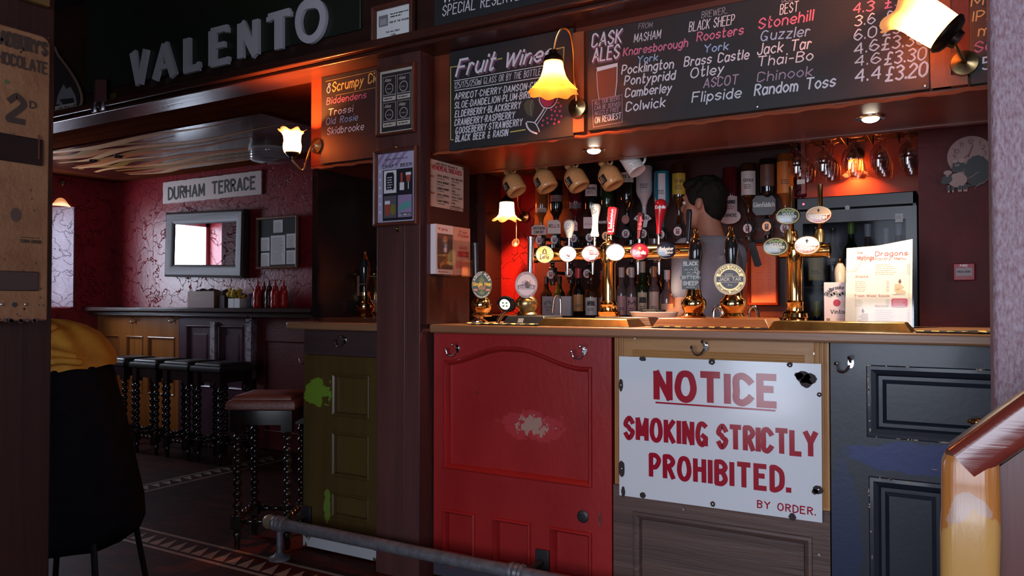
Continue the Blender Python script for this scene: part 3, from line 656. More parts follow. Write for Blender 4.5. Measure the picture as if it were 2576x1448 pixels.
# --- cask ales
t, *_b = quadbox('chalkboard', 'wide chalkboard price list of cask ales in coloured chalk', 'chalkboard', (1477, 2341, 78, 330), YB, .02, M_slate)
b = MB()
for s_, p0, p1, h, m, sw in (('CASK', (1489, 119), (1562, 106), 33, 0, .12), ('ALES', (1491, 156), (1556, 145), 33, 0, .12), ('FROM', (1606, 73), (1640, 69), 13, 1, .1), ('MASHAM', (1595, 107), (1661, 96), 21, 0, .09),
        ('Knaresborough', (1568, 141), (1729, 117), 20, 2, .16), ('York', (1603, 159), (1654, 152), 17, 3, .16), ('Pocklington', (1564, 187), (1693, 171), 22, 0, .15), ('Pontypridd', (1571, 214), (1697, 200), 22, 0, .15),
        ('Camberley', (1573, 245), (1688, 231), 22, 0, .15), ('Colwick', (1575, 280), (1672, 268), 23, 0, .15), ('BREWER..', (1765, 46), (1829, 34), 16, 1, .1), ('BLACK SHEEP', (1733, 80), (1846, 61), 24, 0, .09),
        ('Roosters', (1753, 104), (1869, 86), 22, 2, .15), ('York', (1771, 133), (1831, 124), 19, 3, .16), ('Brass Castle', (1721, 167), (1882, 148), 23, 0, .14), ('Otley', (1737, 196), (1819, 184), 24, 0, .14),
        ('ASCOT', (1770, 221), (1855, 211), 23, 6, .13), ('Flipside', (1741, 258), (1862, 245), 25, 0, .14), ('BEER', (1967, 6), (2000, 1), 15, 1, .1), ('BEST', (1962, 37), (2007, 28), 25, 0, .09), ('Stonehill', (1908, 73), (2044, 51), 26, 2, .14),
        ('Guzzler', (1913, 103), (2035, 90), 25, 3, .13), ('Jack Tar', (1905, 138), (2039, 122), 26, 0, .13), ('Thai-Bo', (1905, 167), (2043, 151), 24, 0, .13), ('Chinook', (1905, 206), (2042, 190), 24, 6, .12), ('Random Toss', (1898, 240), (2100, 217), 27, 0, .15),
        ('4.3', (2146, 34), (2197, 26), 24, 2, .14), ('3.6', (2150, 66), (2200, 58), 25, 0, .12), ('6.0', (2149, 102), (2203, 92), 26, 0, .13), ('4.6', (2149, 138), (2210, 124), 26, 0, .14), ('4.6', (2150, 167), (2214, 157), 25, 0, .13), ('4.4', (2151, 207), (2214, 197), 30, 0, .14),
        ('£3.20', (2226, 21), (2330, 2), 28, 2, .13), ('£3.30', (2224, 58), (2329, 39), 28, 0, .12), ('£3.60', (2221, 90), (2325, 70), 30, 0, .13), ('£3.30', (2218, 126), (2325, 110), 30, 0, .14), ('£3.30', (2225, 163), (2327, 149), 30, 0, .14), ('£3.20', (2228, 204), (2330, 190), 34, 0, .15)):
    tp(b, s_, YB, p0, p1, h, sw, .12 if m != 9 else 0, m, jit=.05 if s_[-1].islower() else 0)
for dx in (0,):
    tp(b, 'CASK', YB, (1491, 123), (1564, 110), 33, .16, .12, 7, .0005); tp(b, 'ALES', YB, (1493, 160), (1558, 149), 33, .16, .12, 7, .0005)
for s_, p0, p1, h in (('ALL OUR BEERS', (1496, 264.5), (1559, 251), 10), ('CAN BE SERVED', (1496, 277), (1560, 266), 10), ('NOZZLE FREE', (1497, 290.5), (1557, 279), 10), ('ON REQUEST', (1497, 310), (1562, 298), 15)):
    tp(b, s_, YB, p0, p1, h, .12, .1, 0 if h > 12 else 6)
ln(b, YB, [(1490, 253), (1565, 238), (1566, 307), (1493, 320), (1490, 253)], .0018, 6)
b.build('lettering', CH, t)
b = MB(); b.flat([P2(1502, 176), P2(1553, 162), P2(1551, 205), P2(1548, 245), P2(1506, 253), P2(1502, 210)], fr, .0004, 0)
b.flat([P2(1501, 170), P2(1554, 158), P2(1553, 167), P2(1502, 180)], fr, .0007, 1); ln(b, YB, [(1553, 160), (1552, 205), (1548, 240)], .003, 1); ln(b, YB, [(1501, 180), (1503, 222), (1507, 250)], .002, 1)
b.build('painted_pint_glass', [mat('painted amber beer', (.16, .045, .02), .6), M_ch], t)
for q in ((1905, 268), (2327, 216)):
    v = at(*q, YB); b = MB(); b.ball((v.x, YB-.001, v.z), .005, .003, .005, n=8); b.build('screw', M_screw, t)
# --- right-hand board, upper board, cider board
t, *_b = quadbox('chalkboard', 'chalkboard with orange and pink chalk, cut off by the purple grey post', 'chalkboard', (2436, 2640, -110, 214), YB, .02, M_slate)
b = MB()
for s_, p0, p1, h, m in (('Moor', (2443, 16), (2560, 0), 24, 5), ('IPA', (2447, 54), (2505, 46), 24, 5), ('mild', (2461, 91), (2540, 80), 26, 5), ('Saison', (2452, 132), (2580, 112), 26, 2), ('5.1', (2472, 175), (2530, 166), 30, 0)): tp(b, s_, YB, p0, p1, h, .14, .1, m)
b.build('lettering', CH, t)
t, *_b = quadbox('chalkboard', 'long chalkboard for special reserve bottles above the wooden ledge', 'chalkboard', (1092, 1480, -260, 84), 2.54, .02, M_slate)
b = MB(); tp(b, 'WHISKY MENU', 2.54, (1114, 8), (1340, -44), 30, .1, .1); tp(b, 'SPECIAL RESERVE', 2.54, (1113, 41), (1307, -1), 27, .1, .1); b.build('lettering', CH, t)
b = MB(); b.box(-1.99, -.55, 2.53, 2.56, at(1092, 96, 2.54).z, at(1092, 84, 2.54).z); b.build('bottom_rail', M_frame, t)
t, *_b = quadbox('chalkboard', 'narrow chalkboard of cider names hanging beside the tulip wall lamp', 'chalkboard', (808, 1010, 194, 413), YB, .022, M_slate)
b = MB()
for s_, p0, p1, h, m in (('Scrumpy Ciders', (836, 231), (985, 197), 24, 4), ('Biddendens', (822, 263), (921, 246), 16, 2), ('Trossi', (826, 291), (887, 281), 16, 0), ('Old Rosie', (820, 314), (899, 302), 16, 3), ('Skidbrooke', (823, 339), (914, 326), 17, 0)):
    tp(b, s_, YB, p0, p1, h, .13, .15, m)
ln(b, YB, [(820, 205), (946, 178)], .0015, 4); ln(b, YB, [(845, 240), (946, 220)], .0015, 4)
v = at(827, 226, YB); b.ring(fr, v.x, v.z, .012, .016, .004, .0009, 3); v = at(829, 213, YB); b.ring(fr, v.x, v.z, .008, .008, .004, .001, 3)
b.build('lettering', CH, t)
# red batten frame behind the boards at the far end
b = MB(); v = at(2347, 150, YB+.02); w_ = at(2392, 150, YB+.02)
b.box(v.x, w_.x, YB+.004, YB+.024, 1.815, 2.2); b.box(w_.x, at(2434, 150, YB).x, YB+.006, YB+.024, at(2400, 165, YB).z, at(2400, 132, YB).z); b.box(at(2342, 150, YB).x, at(2434, 150, YB).x, YB+.002, YB+.024, 1.815, at(2345, 195, YB).z)
solo('red_battens', b, wood('bare red batten', (.34, .10, .035), (.24, .06, .02), .5, 2, 14), 'bare reddish battens between the two chalkboards under the tilted lamp', 'batten')
v = at(1447, 200, YB+.02); w_ = at(1474, 200, YB+.02); b = MB(); b.box(v.x, w_.x, YB+.0, YB+.024, 1.815, 2.2)
solo('batten', b, MATS['bare red batten'], 'upright reddish batten carrying the yellow glass lamp between two chalkboards', 'batten')
# --- shop-front lettering on its dark green board
YF = 2.545
t, fx0, fx1, fz0, fz1 = quadbox('shop_sign', 'dark green sign board with large raised silver letters over the snug', 'sign', (218, 905, -110, 235), YF, .014, mat('dark green sign paint', (.010, .016, .011), .4, col2=(.014, .02, .013), scale=6))
t.location.z = fz0; Mletter = mat('dull silver letters', (.50, .48, .53), .5)
b = MB()
def vl(pts, w, sm=False): b.line([at(x, y, YF) .xz for x, y in pts] if not sm else [q for q in smooth([at(x, y, YF).xz for x, y in pts], 5)], Fr((0, YF, 0)), w, .002, 0, lambda q: 1+.45*(abs(q-.5)*2)**5, .018)
W_ = .036
vl([(341, 133), (357, 213)], W_); vl([(374, 126), (358, 213)], W_*.8)
vl([(396, 203), (421, 113)], W_*.8); vl([(420, 113), (444, 192)], W_); vl([(407, 172), (434, 166)], W_*.55)
vl([(477, 99), (477, 183)], W_); vl([(470, 180), (508, 170)], W_*.7); vl([(506, 158), (507, 172)], W_*.4)
vl([(541, 80), (541, 167)], W_); vl([(538, 82), (579, 72)], W_*.6); vl([(540, 121), (572, 113)], W_*.55); vl([(538, 164), (581, 154)], W_*.65); vl([(578, 71), (578, 84)], W_*.4); vl([(580, 145), (580, 156)], W_*.4)
vl([(612, 62), (612, 149)], W_*.8); vl([(613, 62), (651, 139)], W_); vl([(650, 52), (650, 139)], W_*.8)
vl([(708, 35), (708, 126)], W_); vl([(682, 47), (735, 32)], W_*.65); vl([(682, 46), (682, 58)], W_*.4); vl([(735, 31), (735, 44)], W_*.4)
vl([(788, 11), (766, 24), (757, 58), (766, 92), (788, 102), (810, 83), (820, 46), (811, 17), (788, 11)], W_, True)
b.build('lettering', Mletter, t, normals=True)
# --- things on the fascia beside the sign
p = at(118, 240, 2.53)
t = thing('beer_plaque', 'drop shaped framed plaque with a grey picture on the dark fascia', 'plaque', p)
def xz(pts, Y): return [tuple(at(x, y, Y).xz) for x, y in pts]
out = xz([(132, 118), (148, 140), (172, 172), (190, 200), (203, 228), (207, 252), (201, 268), (190, 273), (165, 275), (130, 280), (95, 270), (80, 240), (95, 170)], 2.535)
fr = Fr((0, 2.535, 0)); b = MB(); b.prism(out, fr, -.018, .0); b.build('board', mat('dark plaque', (.03, .022, .024), .4), t)
b = MB(); b.tube([fr.p(x, z, .002) for x, z in smooth([V(v) for v in out], 3, True)], .0075, 6); b.build('rim', mat('tan rim', (.22, .12, .08), .4), t)
b = MB(); b.flat(xz([(142, 262), (146, 240), (160, 212), (168, 224), (178, 218), (190, 240), (194, 258), (170, 268)], 2.535), fr, .0015, 0); b.flat(xz([(150, 250), (185, 246), (188, 258), (160, 263)], 2.535), fr, .002, 1); b.build('picture', [mat('grey print', (.20, .19, .22), .5), M_ink], t)
b = MB(); b.flat(xz([(140, 268), (194, 258), (195, 273), (140, 288)], 2.535), fr, .004, 0); tp(b, 'TONS', 2.5305, (148, 284), (192, 273), 12, .2, m=1); b.build('name_label', [mat('pale label', (.42, .36, .34), .5), M_ink], t)
p = at(252, 284, 2.50)
t = thing('pewter_tankard', 'dull brown leather bottle cover with two bright metal feet on the fascia', 'tankard', p)
b = MB(); b.rings([[at(x, y, 2.50)+V((0, dy, 0)) for x, y, dy in ((236, y0, 0), (252, y0-3, -.03), (268, y0-7, 0), (252, y0-3, .03))] for y0 in (262, 240, 215, 206)]); b.build('body', mat('dark oxblood', (.07, .022, .025), .4), t, bevel=.004)
for x, y in ((239, 276), (259, 271)):
    v = at(x, y, 2.5); b = MB(); b.lathe([(0, -.018), (.016, -.016), (.02, 0), (.016, .02), (.011, .045), (0, .047)], v, (0, 0, 1), 14); b.build('foot', mat('pewter', (.5, .5, .58), .25, 1), t)
v = at(283, 249, 2.53); b = MB(); b.prism(xz([(274, 238), (291, 234), (292, 257), (274, 262)], 2.54), Fr((0, 2.54, 0)), -.004, .006); b.rect(Fr((0, 2.54, 0)), v.x-.02, v.x+.015, v.z-.005, v.z+.005, .0065, 1)
solo('brass_label', b, [mat('tarnished brass', (.30, .22, .08), .4, .8), M_ink], 'small tarnished brass label at the end of the dark green sign board', 'label')
# --- framed pictures on the beam and pillar
def picture(px, label, Y, fw, mat_in, group=None, name='framed_picture', mf=None):
    """px = x0, x1, y_top_left, y_bottom_left of the outer frame"""
    x0, x1, t0, b0 = px; a, c = at(x0, t0, Y), at(x0, b0, Y); xr = at(x1, 400, Y).x
    t = thing(name, label, 'picture', ((a.x+xr)/2, Y, c.z), group); b = MB(); fr = Fr((0, Y, 0)); mf = mf or M_frame
    for k, (ins, d) in enumerate(((0, .020), (fw*.55, .026))): pass
    o_ = [(a.x, c.z), (xr, c.z), (xr, a.z), (a.x, a.z)]
    def ins(d): return [(a.x+d, c.z+d), (xr-d, c.z+d), (xr-d, a.z-d), (a.x+d, a.z-d)]
    st = [(0, -.002), (0, .018), (fw*.3, .024), (fw*.7, .020), (fw, .010), (fw, .002)]
    loops = [[fr.p(x, z, q) for x, z in ins(d)] for d, q in st]
    b.rings(loops, cap=False); b.build('frame', mf, t, sharp=25)
    b = MB(); i_ = ins(fw*.9); b.flat(i_, fr, .004); b.build('sheet', mat_in, t, normals=False)
    return t, Fr(fr.p(a.x+fw, c.z+fw, .005)), xr-a.x-2*fw, a.z-c.z-2*fw
t, f, w, h = picture((940, 1043, 20, 120), 'framed white certificate on the beam above the pillar', 2.535, .022, M_paper)
b = MB(); b.rect(f, w*.06, w*.34, h*.45, h*.82, 0, 1); b.rect(f, w*.1, w*.3, h*.5, h*.7, .0004, 2)
for k, (a, l) in enumerate(((.42, .95), (.42, .75))): scribble(b, f, w*a, h*(.78-.09*k), w*(l-a), h*.05, 0, rows=1, ragged=0)
text(b, 'PUB OF THE SEASON', f, w*.4, h*.50, h*.055, w*.56, .2); text(b, 'THE MALTINGS', f, w*.28, h*.2, h*.05, w*.42, .2); text(b, 'YORK', f, w*.42, h*.08, h*.05, w*.16, .2)
b.build('print', [M_ink, mat('grey print', (.20, .19, .22), .5), mat('mid grey print', (.36, .35, .38), .5)], t)
t, f, w, h = picture((952, 1048, 176, 346), 'framed set of four matching black and white beer labels on the pillar', 2.575, .014, mat('dark mount', (.03, .024, .024), .4))
b = MB(); b.rect(f, 0, w, 0, h, -.0003, 1); b.rect(f, w*.05, w*.95, h*.02, h*.96, 0, 0)
for i in range(2):
    for j in range(2):
        x0, z0 = w*(.1+.43*i), h*(.10+.42*j); ww, hh = w*.37, h*.38
        b.rect(f, x0-.002, x0+ww+.002, z0-.002, z0+hh+.002, .0003, 1); b.rect(f, x0, x0+ww, z0+hh*.16, z0+hh, .0006, 0)
        b.ring(f, x0+ww*.5, z0+hh*.5, ww*.33, hh*.22, .003, .0010, 1); text(b, 'Ales', f, x0+ww*.12, z0+hh*.8, hh*.13, ww*.5, .18, .3, 1, .001); scribble(b, f, x0+ww*.1, z0+hh*.05, ww*.8, hh*.06, 0, .0009)
        scribble(b, f, x0+ww*.3, z0+hh*.47, ww*.4, hh*.05, 2, .001); b.rect(f, x0, x0+ww, z0+hh*.21, z0+hh*.25, .0010, 2)
b.build('print', [mat('print black', (.035, .028, .03), .35), mat('print buff', (.50, .42, .36), .5), M_chg], t)
t, f, w, h = picture((945, 1054, 381, 571), 'framed craft beer poster with cans and glasses on the pillar', 2.575, .017, mat('poster lilac', (.42, .36, .50), .35))
b = MB()
for i in range(4): b.flat([(w*(.1+.2*i), h), (w*(.2+.2*i), h), (w*.18*i, h*.82), (w*(.18*i-.1), h*.82)], f, .0003, 1)
for k in range(6): b.disc(f, w*.06, h*(.15+.12*k), w*.03, w*.03, .0003, m=2, n=10)
b.rect(f, w*.14, w*.94, h*.02, h*.76, .0004, 3)
text(b, 'NEW ARRIVALS', f, w*.2, h*.90, h*.022, w*.6, .2, 0, 3, .001); text(b, 'CRAFT BEER', f, w*.14, h*.79, h*.04, w*.78, .2, 0, 3, .001)
b.rect(f, w*.17, w*.51, h*.42, h*.75, .0007, 2); b.rect(f, w*.55, w*.92, h*.42, h*.75, .0007, 3); b.rect(f, w*.17, w*.51, h*.06, h*.38, .0007, 4); b.rect(f, w*.55, w*.92, h*.06, h*.38, .0007, 1)
b.prism([(w*.25, h*.46), (w*.43, h*.46), (w*.45, h*.5), (w*.45, h*.68), (w*.42, h*.72), (w*.26, h*.72), (w*.23, h*.68), (w*.23, h*.5)], f, .0009, .0012, 3); scribble(b, f, w*.27, h*.64, w*.14, h*.02, 2, .0015, rows=6)
b.rect(f, w*.62, w*.68, h*.45, h*.70, .001, 5); b.rect(f, w*.6, w*.72, h*.45, h*.56, .0012, 2); b.flat([(w*.76, h*.68), (w*.9, h*.68), (w*.87, h*.56), (w*.79, h*.56)], f, .001, 5); b.rect(f, w*.82, w*.84, h*.46, h*.56, .001, 2); b.rect(f, w*.76, w*.9, h*.66, h*.70, .0012, 2)
b.flat([(w*.2, h*.26), (w*.34, h*.26), (w*.33, h*.1), (w*.22, h*.1)], f, .001, 5); b.rect(f, w*.2, w*.34, h*.26, h*.31, .001, 2); b.disc(f, w*.42, h*.18, w*.07, h*.08, .001, m=6, n=14)
b.flat([(w*.57, h*.14), (w*.88, h*.2), (w*.9, h*.3), (w*.6, h*.24)], f, .001, 7); b.rect(f, w*.58, w*.9, h*.08, h*.12, .001, 3); text(b, 'RED AMBER IPA', f, w*.59, h*.085, h*.022, w*.3, .2, 0, 2, .0014)
b.build('print', [M_ink, mat('poster mauve', (.28, .20, .34), .4), mat('poster white', (.68, .64, .68), .4), mat('poster black', (.02, .018, .024), .35), mat('poster slate', (.10, .09, .11), .4), mat('poster red', (.36, .06, .04), .4), mat('poster olive', (.18, .16, .03), .4), mat('poster teal', (.10, .30, .28), .4)], t)
for i, (px, py) in enumerate(((998, 372), (1000, 577))):
    v = at(px, py, 2.575); b = MB(); b.box(v.x-.008, v.x+.008, 2.574, 2.579, v.z-.012, v.z+.012); b.ball((v.x, 2.572, v.z+.004), .005, n=8)
    solo('picture_hook', b, M_brassd, ['brass picture hook between the two framed pictures on the pillar', 'small brass pin just below the beer poster on the pillar'][i], 'hook')
# --- notice and leaflets on the side of the pillar
xs_ = -1.944; fr = Fr((xs_, 0, 0), (0, 1, 0))
def yz(px, py): v = atx(px, py, xs_); return v.y, v.z
a, c = yz(1072, 402), yz(1164, 530); zl0, zl1 = yz(1072, 519)[1], a[1]
t = thing('health_notice', 'yellowed enamel notice headed in red about diseases, on the side of the pillar', 'notice', (xs_, (a[0]+c[0])/2, c[1]))
zt_ = (a[1]+yz(1164, 416)[1])/2; zb2 = (zl0+c[1])/2; b = MB(); b.fbox(fr, a[0], c[0], zb2, zt_, 0, .004); b.build('plate', mat('yellowed enamel', (.58, .46, .40), .3), t)
f = Fr((xs_+.0045, a[0], zb2), (0, 1, 0)); w, h = c[0]-a[0], zt_-zb2
b = MB(); text(b, 'CLINICS FOR THE TREATMENT OF', f, w*.22, h*.91, h*.04, w*.6, .2); text(b, 'VENEREAL', f, w*.12, h*.80, h*.085, w*.42, .22, 0, 1); text(b, 'DISEASES', f, w*.58, h*.80, h*.085, w*.36, .22, 0, 1)
for k in range(5):
    z = h*(.66-.135*k); text(b, ['ROYAL HOSPITAL', 'ROYAL INFIRMARY', 'GENERAL INFIRMARY', 'ROYAL HOSPITAL', 'COUNTY HOSPITAL'][k], f, w*.28, z, h*.04, w*.3, .24); scribble(b, f, w*.28, z-h*.045, w*.2, h*.02)
    text(b, ['MON WED FRI', 'MON', 'TUES', 'TUES THURS', 'FRI'][k], f, w*.65, z, h*.04, w*(.3 if k in (0, 3) else .1), .24); scribble(b, f, w*.66, z-h*.05, w*.25, h*.025, 0)
text(b, 'MALES', f, w*.07, h*.62, h*.035, w*.1, .25, 0, 1); text(b, 'FEMALES', f, w*.07, h*.27, h*.035, w*.12, .25, 0, 1); scribble(b, f, w*.6, h*.05, w*.36, h*.02, rows=2); b.rect(f, w*.25, w*.255, h*.1, h*.7, .0008)
b.build('lettering', [mat('brown black print', (.09, .05, .05), .5), mat('red print', (.42, .02, .05), .5)], t)
b = MB()
for u, v in ((.04, .96), (.04, .04), (.97, .96), (.97, .04)):
    b = MB(); b.ball(f.p(w*u, h*v, 0), .003, .006, .006, n=8); b.build('screw', M_screw, t)
a, c = yz(1077, 567), yz(1165, 691); zt_, zb2 = (a[1]+yz(1165, 573)[1])/2, (yz(1077, 691)[1]+c[1])/2
t = thing('leaflet_rack', 'clear two pocket leaflet rack on the side of the pillar', 'leaflet rack', (xs_, (a[0]+c[0])/2, zb2))
M_acr = thin('clear acrylic', (.94, .95, .96), .9, .06, .03)
b = MB(); b.fbox(fr, a[0]-.004, c[0]+.004, zb2-.006, zt_, .001, .003); b.build('back', M_acr, t)
b = MB(); b.fbox(fr, a[0]-.004, c[0]+.004, zb2-.006, zb2-.003, .003, .05); b.fbox(fr, a[0]-.004, c[0]+.004, zb2-.006, zt_-.06, .048, .05); b.build('pocket_front', M_acr, t)
ym = (a[0]+c[0])/2
b = MB(); b.fbox(fr, a[0], ym-.003, zb2, zt_, .006, .040); b.build
f = Fr((xs_+.0405, a[0], zb2), (0, 1, 0)); w, h = ym-.003-a[0], zt_-zb2; b2 = b
text(b2, 'York', f, w*.1, h*.88, h*.055, w*.55, .2, 0, 1); b2.rect(f, w*.08, w*.96, h*.1, h*.82, .0004, 2)
rr = random.Random(2)
for k in range(24): u = rr.random(); v_ = rr.random(); b2.disc(f, w*(.5+.32*(u-.5)*(1.3-v_)), h*(.14+.6*v_), w*.10, h*.035, .0006+.00002*k, m=3+k % 3, n=10)
scribble(b2, f, w*.12, h*.04, w*.6, h*.015, 1)
solo('leaflet', b2, [mat('leaflet white', (.72, .68, .72), .35), M_redink, mat('leaflet dark', (.10, .06, .06), .35), mat('leaflet amber', (.40, .15, .05), .35), mat('leaflet tan', (.5, .26, .12), .35), mat('leaflet brown', (.18, .07, .03), .35)], 'city guide leaflet with an amber photograph in the clear rack', 'leaflet', 'leaflets in the rack')
b = MB(); b.fbox(fr, ym+.003, c[0], zb2, zt_, .006, .038); f = Fr((xs_+.0385, ym+.003, zb2), (0, 1, 0)); w = c[0]-ym-.003
text(b, 'Free', f, w*.3, h*.88, h*.05, w*.45, .18, .3, 1); text(b, 'Pass', f, w*.25, h*.8, h*.06, w*.6, .2, .3, 1); b.rect(f, w*.2, w*.88, h*.38, h*.5, .0004, 1); b.rect(f, w*.15, w*.9, h*.14, h*.3, .0004, 2); b.rect(f, w*.3, w*.8, h*.54, h*.6, .0004, 2)
solo('leaflet', b, [mat('leaflet peach', (.70, .42, .32), .4), mat('leaflet red', (.55, .06, .07), .4), mat('leaflet salmon', (.62, .20, .16), .4)], 'peach leaflet with red blocks in the clear rack', 'leaflet', 'leaflets in the rack')
# ================================================================ lamps
WARM = (1.0, .25, .055)
M_bulb = mat('glowing bulb', (1, .8, .5), .5, emit=(1.0, .62, .30), es=28)
M_capd = mat('dark bronze cap', (.035, .022, .016), .3, .8)
def wall_lamp(label, c, ax, prof, frill, n, m, arm, power, capr=.03, bulb=.03, cap=True, foot=None, size=.028, cat='wall lamp'):
    """c = centre of the shade's closed end, ax = towards its open mouth, prof = (r, z) along it"""
    c = V(c); ax = V(ax).normalized(); t = thing('wall_lamp', label, cat, c); L = prof[-1][1]
    def wob(i, a):
        k = max(0, (prof[i][1]/L-.62)/.38)
        return (1+frill[0]*k*math.cos(frill[1]*a), frill[2]*k*math.sin(frill[1]*a+.6)*L)
    b = MB(); b.lathe(prof, c, ax, 48, wob=wob if frill[0] else None); b.build('lamp_shade', m, t, sharp=80)
    b = MB(); b.ball(c+ax*L*.42, .014, n=14); b.build('bulb', M_bulb, t)
    b = MB(); b.lathe([(0, -.035), (capr*.45, -.034), (capr*.5, -.02), (capr*.9, -.012), (capr*1.08, .0), (capr*1.06, .008), (capr, .009)], c, ax, 24); b.build('lamp_cap', M_capd, t)
    if arm:
        b = MB(); b.tube(smooth([V(p) for p in arm], 8), .005, 10); b.build('lamp_arm', M_brassd, t)
        e = V(arm[-1]); b = MB(); b.lathe([(.038, 0), (.036, .008), (.02, .014), (.008, .022)], foot or e+V((0, .004, 0)), (0, -1, 0), 22); b.build('wall_plate', M_brassd, t)
    l = lamp('lamp_light', 'POINT', (0, 0, 0), power, WARM, size); l.parent = t; l.location = ax*(L*.42)
    return t
M_sy = shade_mat('speckled amber glass', (.85, .50, .14), (1, .50, .16), .35, .75)
M_sw = shade_mat('frosted tulip glass', (.92, .55, .30), (1, .42, .14), 2.3, .75)
q = lambda x, y, Y=2.47: at(x, y, Y)
c = q(1392, 150)
wall_lamp('amber speckled glass bell lamp hanging in front of the fruit wines chalkboard', c, (0, 0, -1), [(.030, 0), (.034, .012), (.038, .035), (.046, .062), (.060, .085), (.078, .105), (.090, .120)], (.06, 8, .035), 8, M_sy,
          [c+V((0, 0, .03)), q(1398, 100), q(1412, 73), q(1432, 80, 2.5), q(1442, 130, 2.55), q(1444, 200, 2.62), q(1452, 270, 2.645)], 28, .034, .028)
c = q(2385, 86, 2.48)
wall_lamp('frosted glass tulip lamp tilted upwards over the cask ales price list', c, (-.70, -.05, .62), [(.052, 0), (.054, .03), (.056, .07), (.056, .10), (.060, .125), (.072, .145), (.086, .152)], (.10, 6, .05), 6, M_sw,
          [c+V((.018, .01, -.02)), q(2405, 118, 2.5), q(2424, 150, 2.6), q(2426, 158, 2.645)], 34, .056, .036)
c = at(735, 384, 2.55)
wall_lamp('frosted glass tulip lamp pointing up beside the cider chalkboard', c, (0, 0, 1), [(.036, 0), (.040, .015), (.042, .03), (.038, .055), (.040, .078), (.050, .098), (.060, .104)], (.14, 6, .07), 6, M_sw,
          [c+V((0, 0, -.03)), at(746, 415, 2.56), at(762, 428, 2.58), at(772, 400, 2.60), at(782, 372, 2.63), at(796, 366, 2.65)], 105, .03, .026)
c = at(1275, 506, 4.1)
wall_lamp('frosted glass tulip lamp hanging on the red wall behind the bar jugs', c, (0, 0, -1), [(.040, 0), (.044, .012), (.046, .05), (.048, .08), (.060, .10), (.080, .115)], (.16, 6, .08), 6, M_sw,
          [c+V((0, 0, .03)), at(1277, 485, 4.12), at(1300, 478, 4.2), at(1304, 520, 4.28), at(1318, 545, 4.38)], 150, .04, .03)
c = at(143, 487, 3.9)
wall_lamp('frosted bell lamp glowing beyond the chocolate machine in the snug window', c, (0, 0, -1), [(.035, 0), (.05, .015), (.075, .05), (.095, .09), (.115, .12)], (0, 6, 0), 6, M_sw,
          [c+V((0, 0, .03)), c+V((0, 0, .12)), c+V((-.12, 0, .18)), V((-6.99, c.y, c.z+.10))], 140, .035, .03, foot=V((-6.99, c.y, c.z+.1)))
# recessed spots in the canopy
M_spot = mat('lit spot lens', (1, 1, 1), .5, emit=(1.0, .85, .66), es=26)
for px, py, lab in ((1494, 377, 'small round lit downlight in the canopy above the beer taps'), (2190, 296, 'larger round lit downlight in the canopy above the menu')):
    p = atz(px, py, 1.803); t = thing('downlight', lab, 'downlight', p, 'lit downlights in the canopy')
    b = MB(); b.lathe([(.030, -.004), (.034, -.006), (.046, -.005), (.050, -.001), (.050, .0)], p, (0, 0, 1), 28); b.build('bezel', M_chrome, t)
    b = MB(); b.lathe([(0, -.016), (.012, -.0155), (.022, -.012), (.028, -.006), (.028, -.002), (0, -.002)], p, (0, 0, 1), 24); b.build('lens', M_spot, t)
    l = lamp('downlight_beam', 'SPOT', (0, 0, 0), 105 if px < 2000 else 42, (1.0, .78, .52), .03, None, spot_size=math.radians(98), spot_blend=.6); l.parent = t; l.location = (0, 0, -.03)
p = atz(893, 470, 1.99) if False else V((-2.66, 3.0, 1.6))
# small warm lamp over the back counter and snug ceiling drum (unlit)
t = thing('ceiling_light', 'unlit round ribbed glass drum light on the snug ceiling', 'ceiling light', at(680, 374, 3.95)); c = V((t.location.x, 3.95, 2.287)); t.location = c
b = MB(); b.lathe([(.155, 0), (.155, -.016), (.15, -.02), (.14, -.02)], c, (0, 0, 1), 40); b.build('rim', mat('pale metal rim', (.5, .46, .46), .35), t)
b = MB(); b.lathe([(.145, -.02), (.147, -.03), (.143, -.04), (.147, -.05), (.143, -.06), (.147, -.07), (.143, -.08), (.13, -.09), (0, -.10)], c, (0, 0, 1), 48, wob=lambda i, a: (1+.012*math.cos(24*a), 0)); b.build('glass_bowl', mat('ribbed frosted glass', (.35, .30, .32), .15, coat=.5), t)
for i, (px, py) in enumerate(((235, 385), (302, 374))):
    c = at(px, py, 3.55); t = thing('ceiling_spotlight', ['round black spotlight hanging straight down from the snug ceiling', 'round black spotlight tilted on its bracket below the snug ceiling'][i], 'spotlight', V((c.x, c.y, 2.287)), 'black ball spotlights')
    b = MB(); b.lathe([(0, .045), (.02, .042), (.042, .02), (.046, 0), (.042, -.022), (.034, -.038), (.030, -.036), (0, -.02)], c, (0, 0, 1) if i == 0 else (-.5, 0, .8), 24); b.build('head', M_blackp, t)
    b = MB(); b.tube([c+V((0, 0, .04)), (c.x-.02*i, c.y, 2.287)], .008, 8); b.lathe([(.03, -.012), (.03, 0)], (c.x-.02*i, c.y, 2.287), (0, 0, 1), 16); b.build('stem', M_blackm, t)

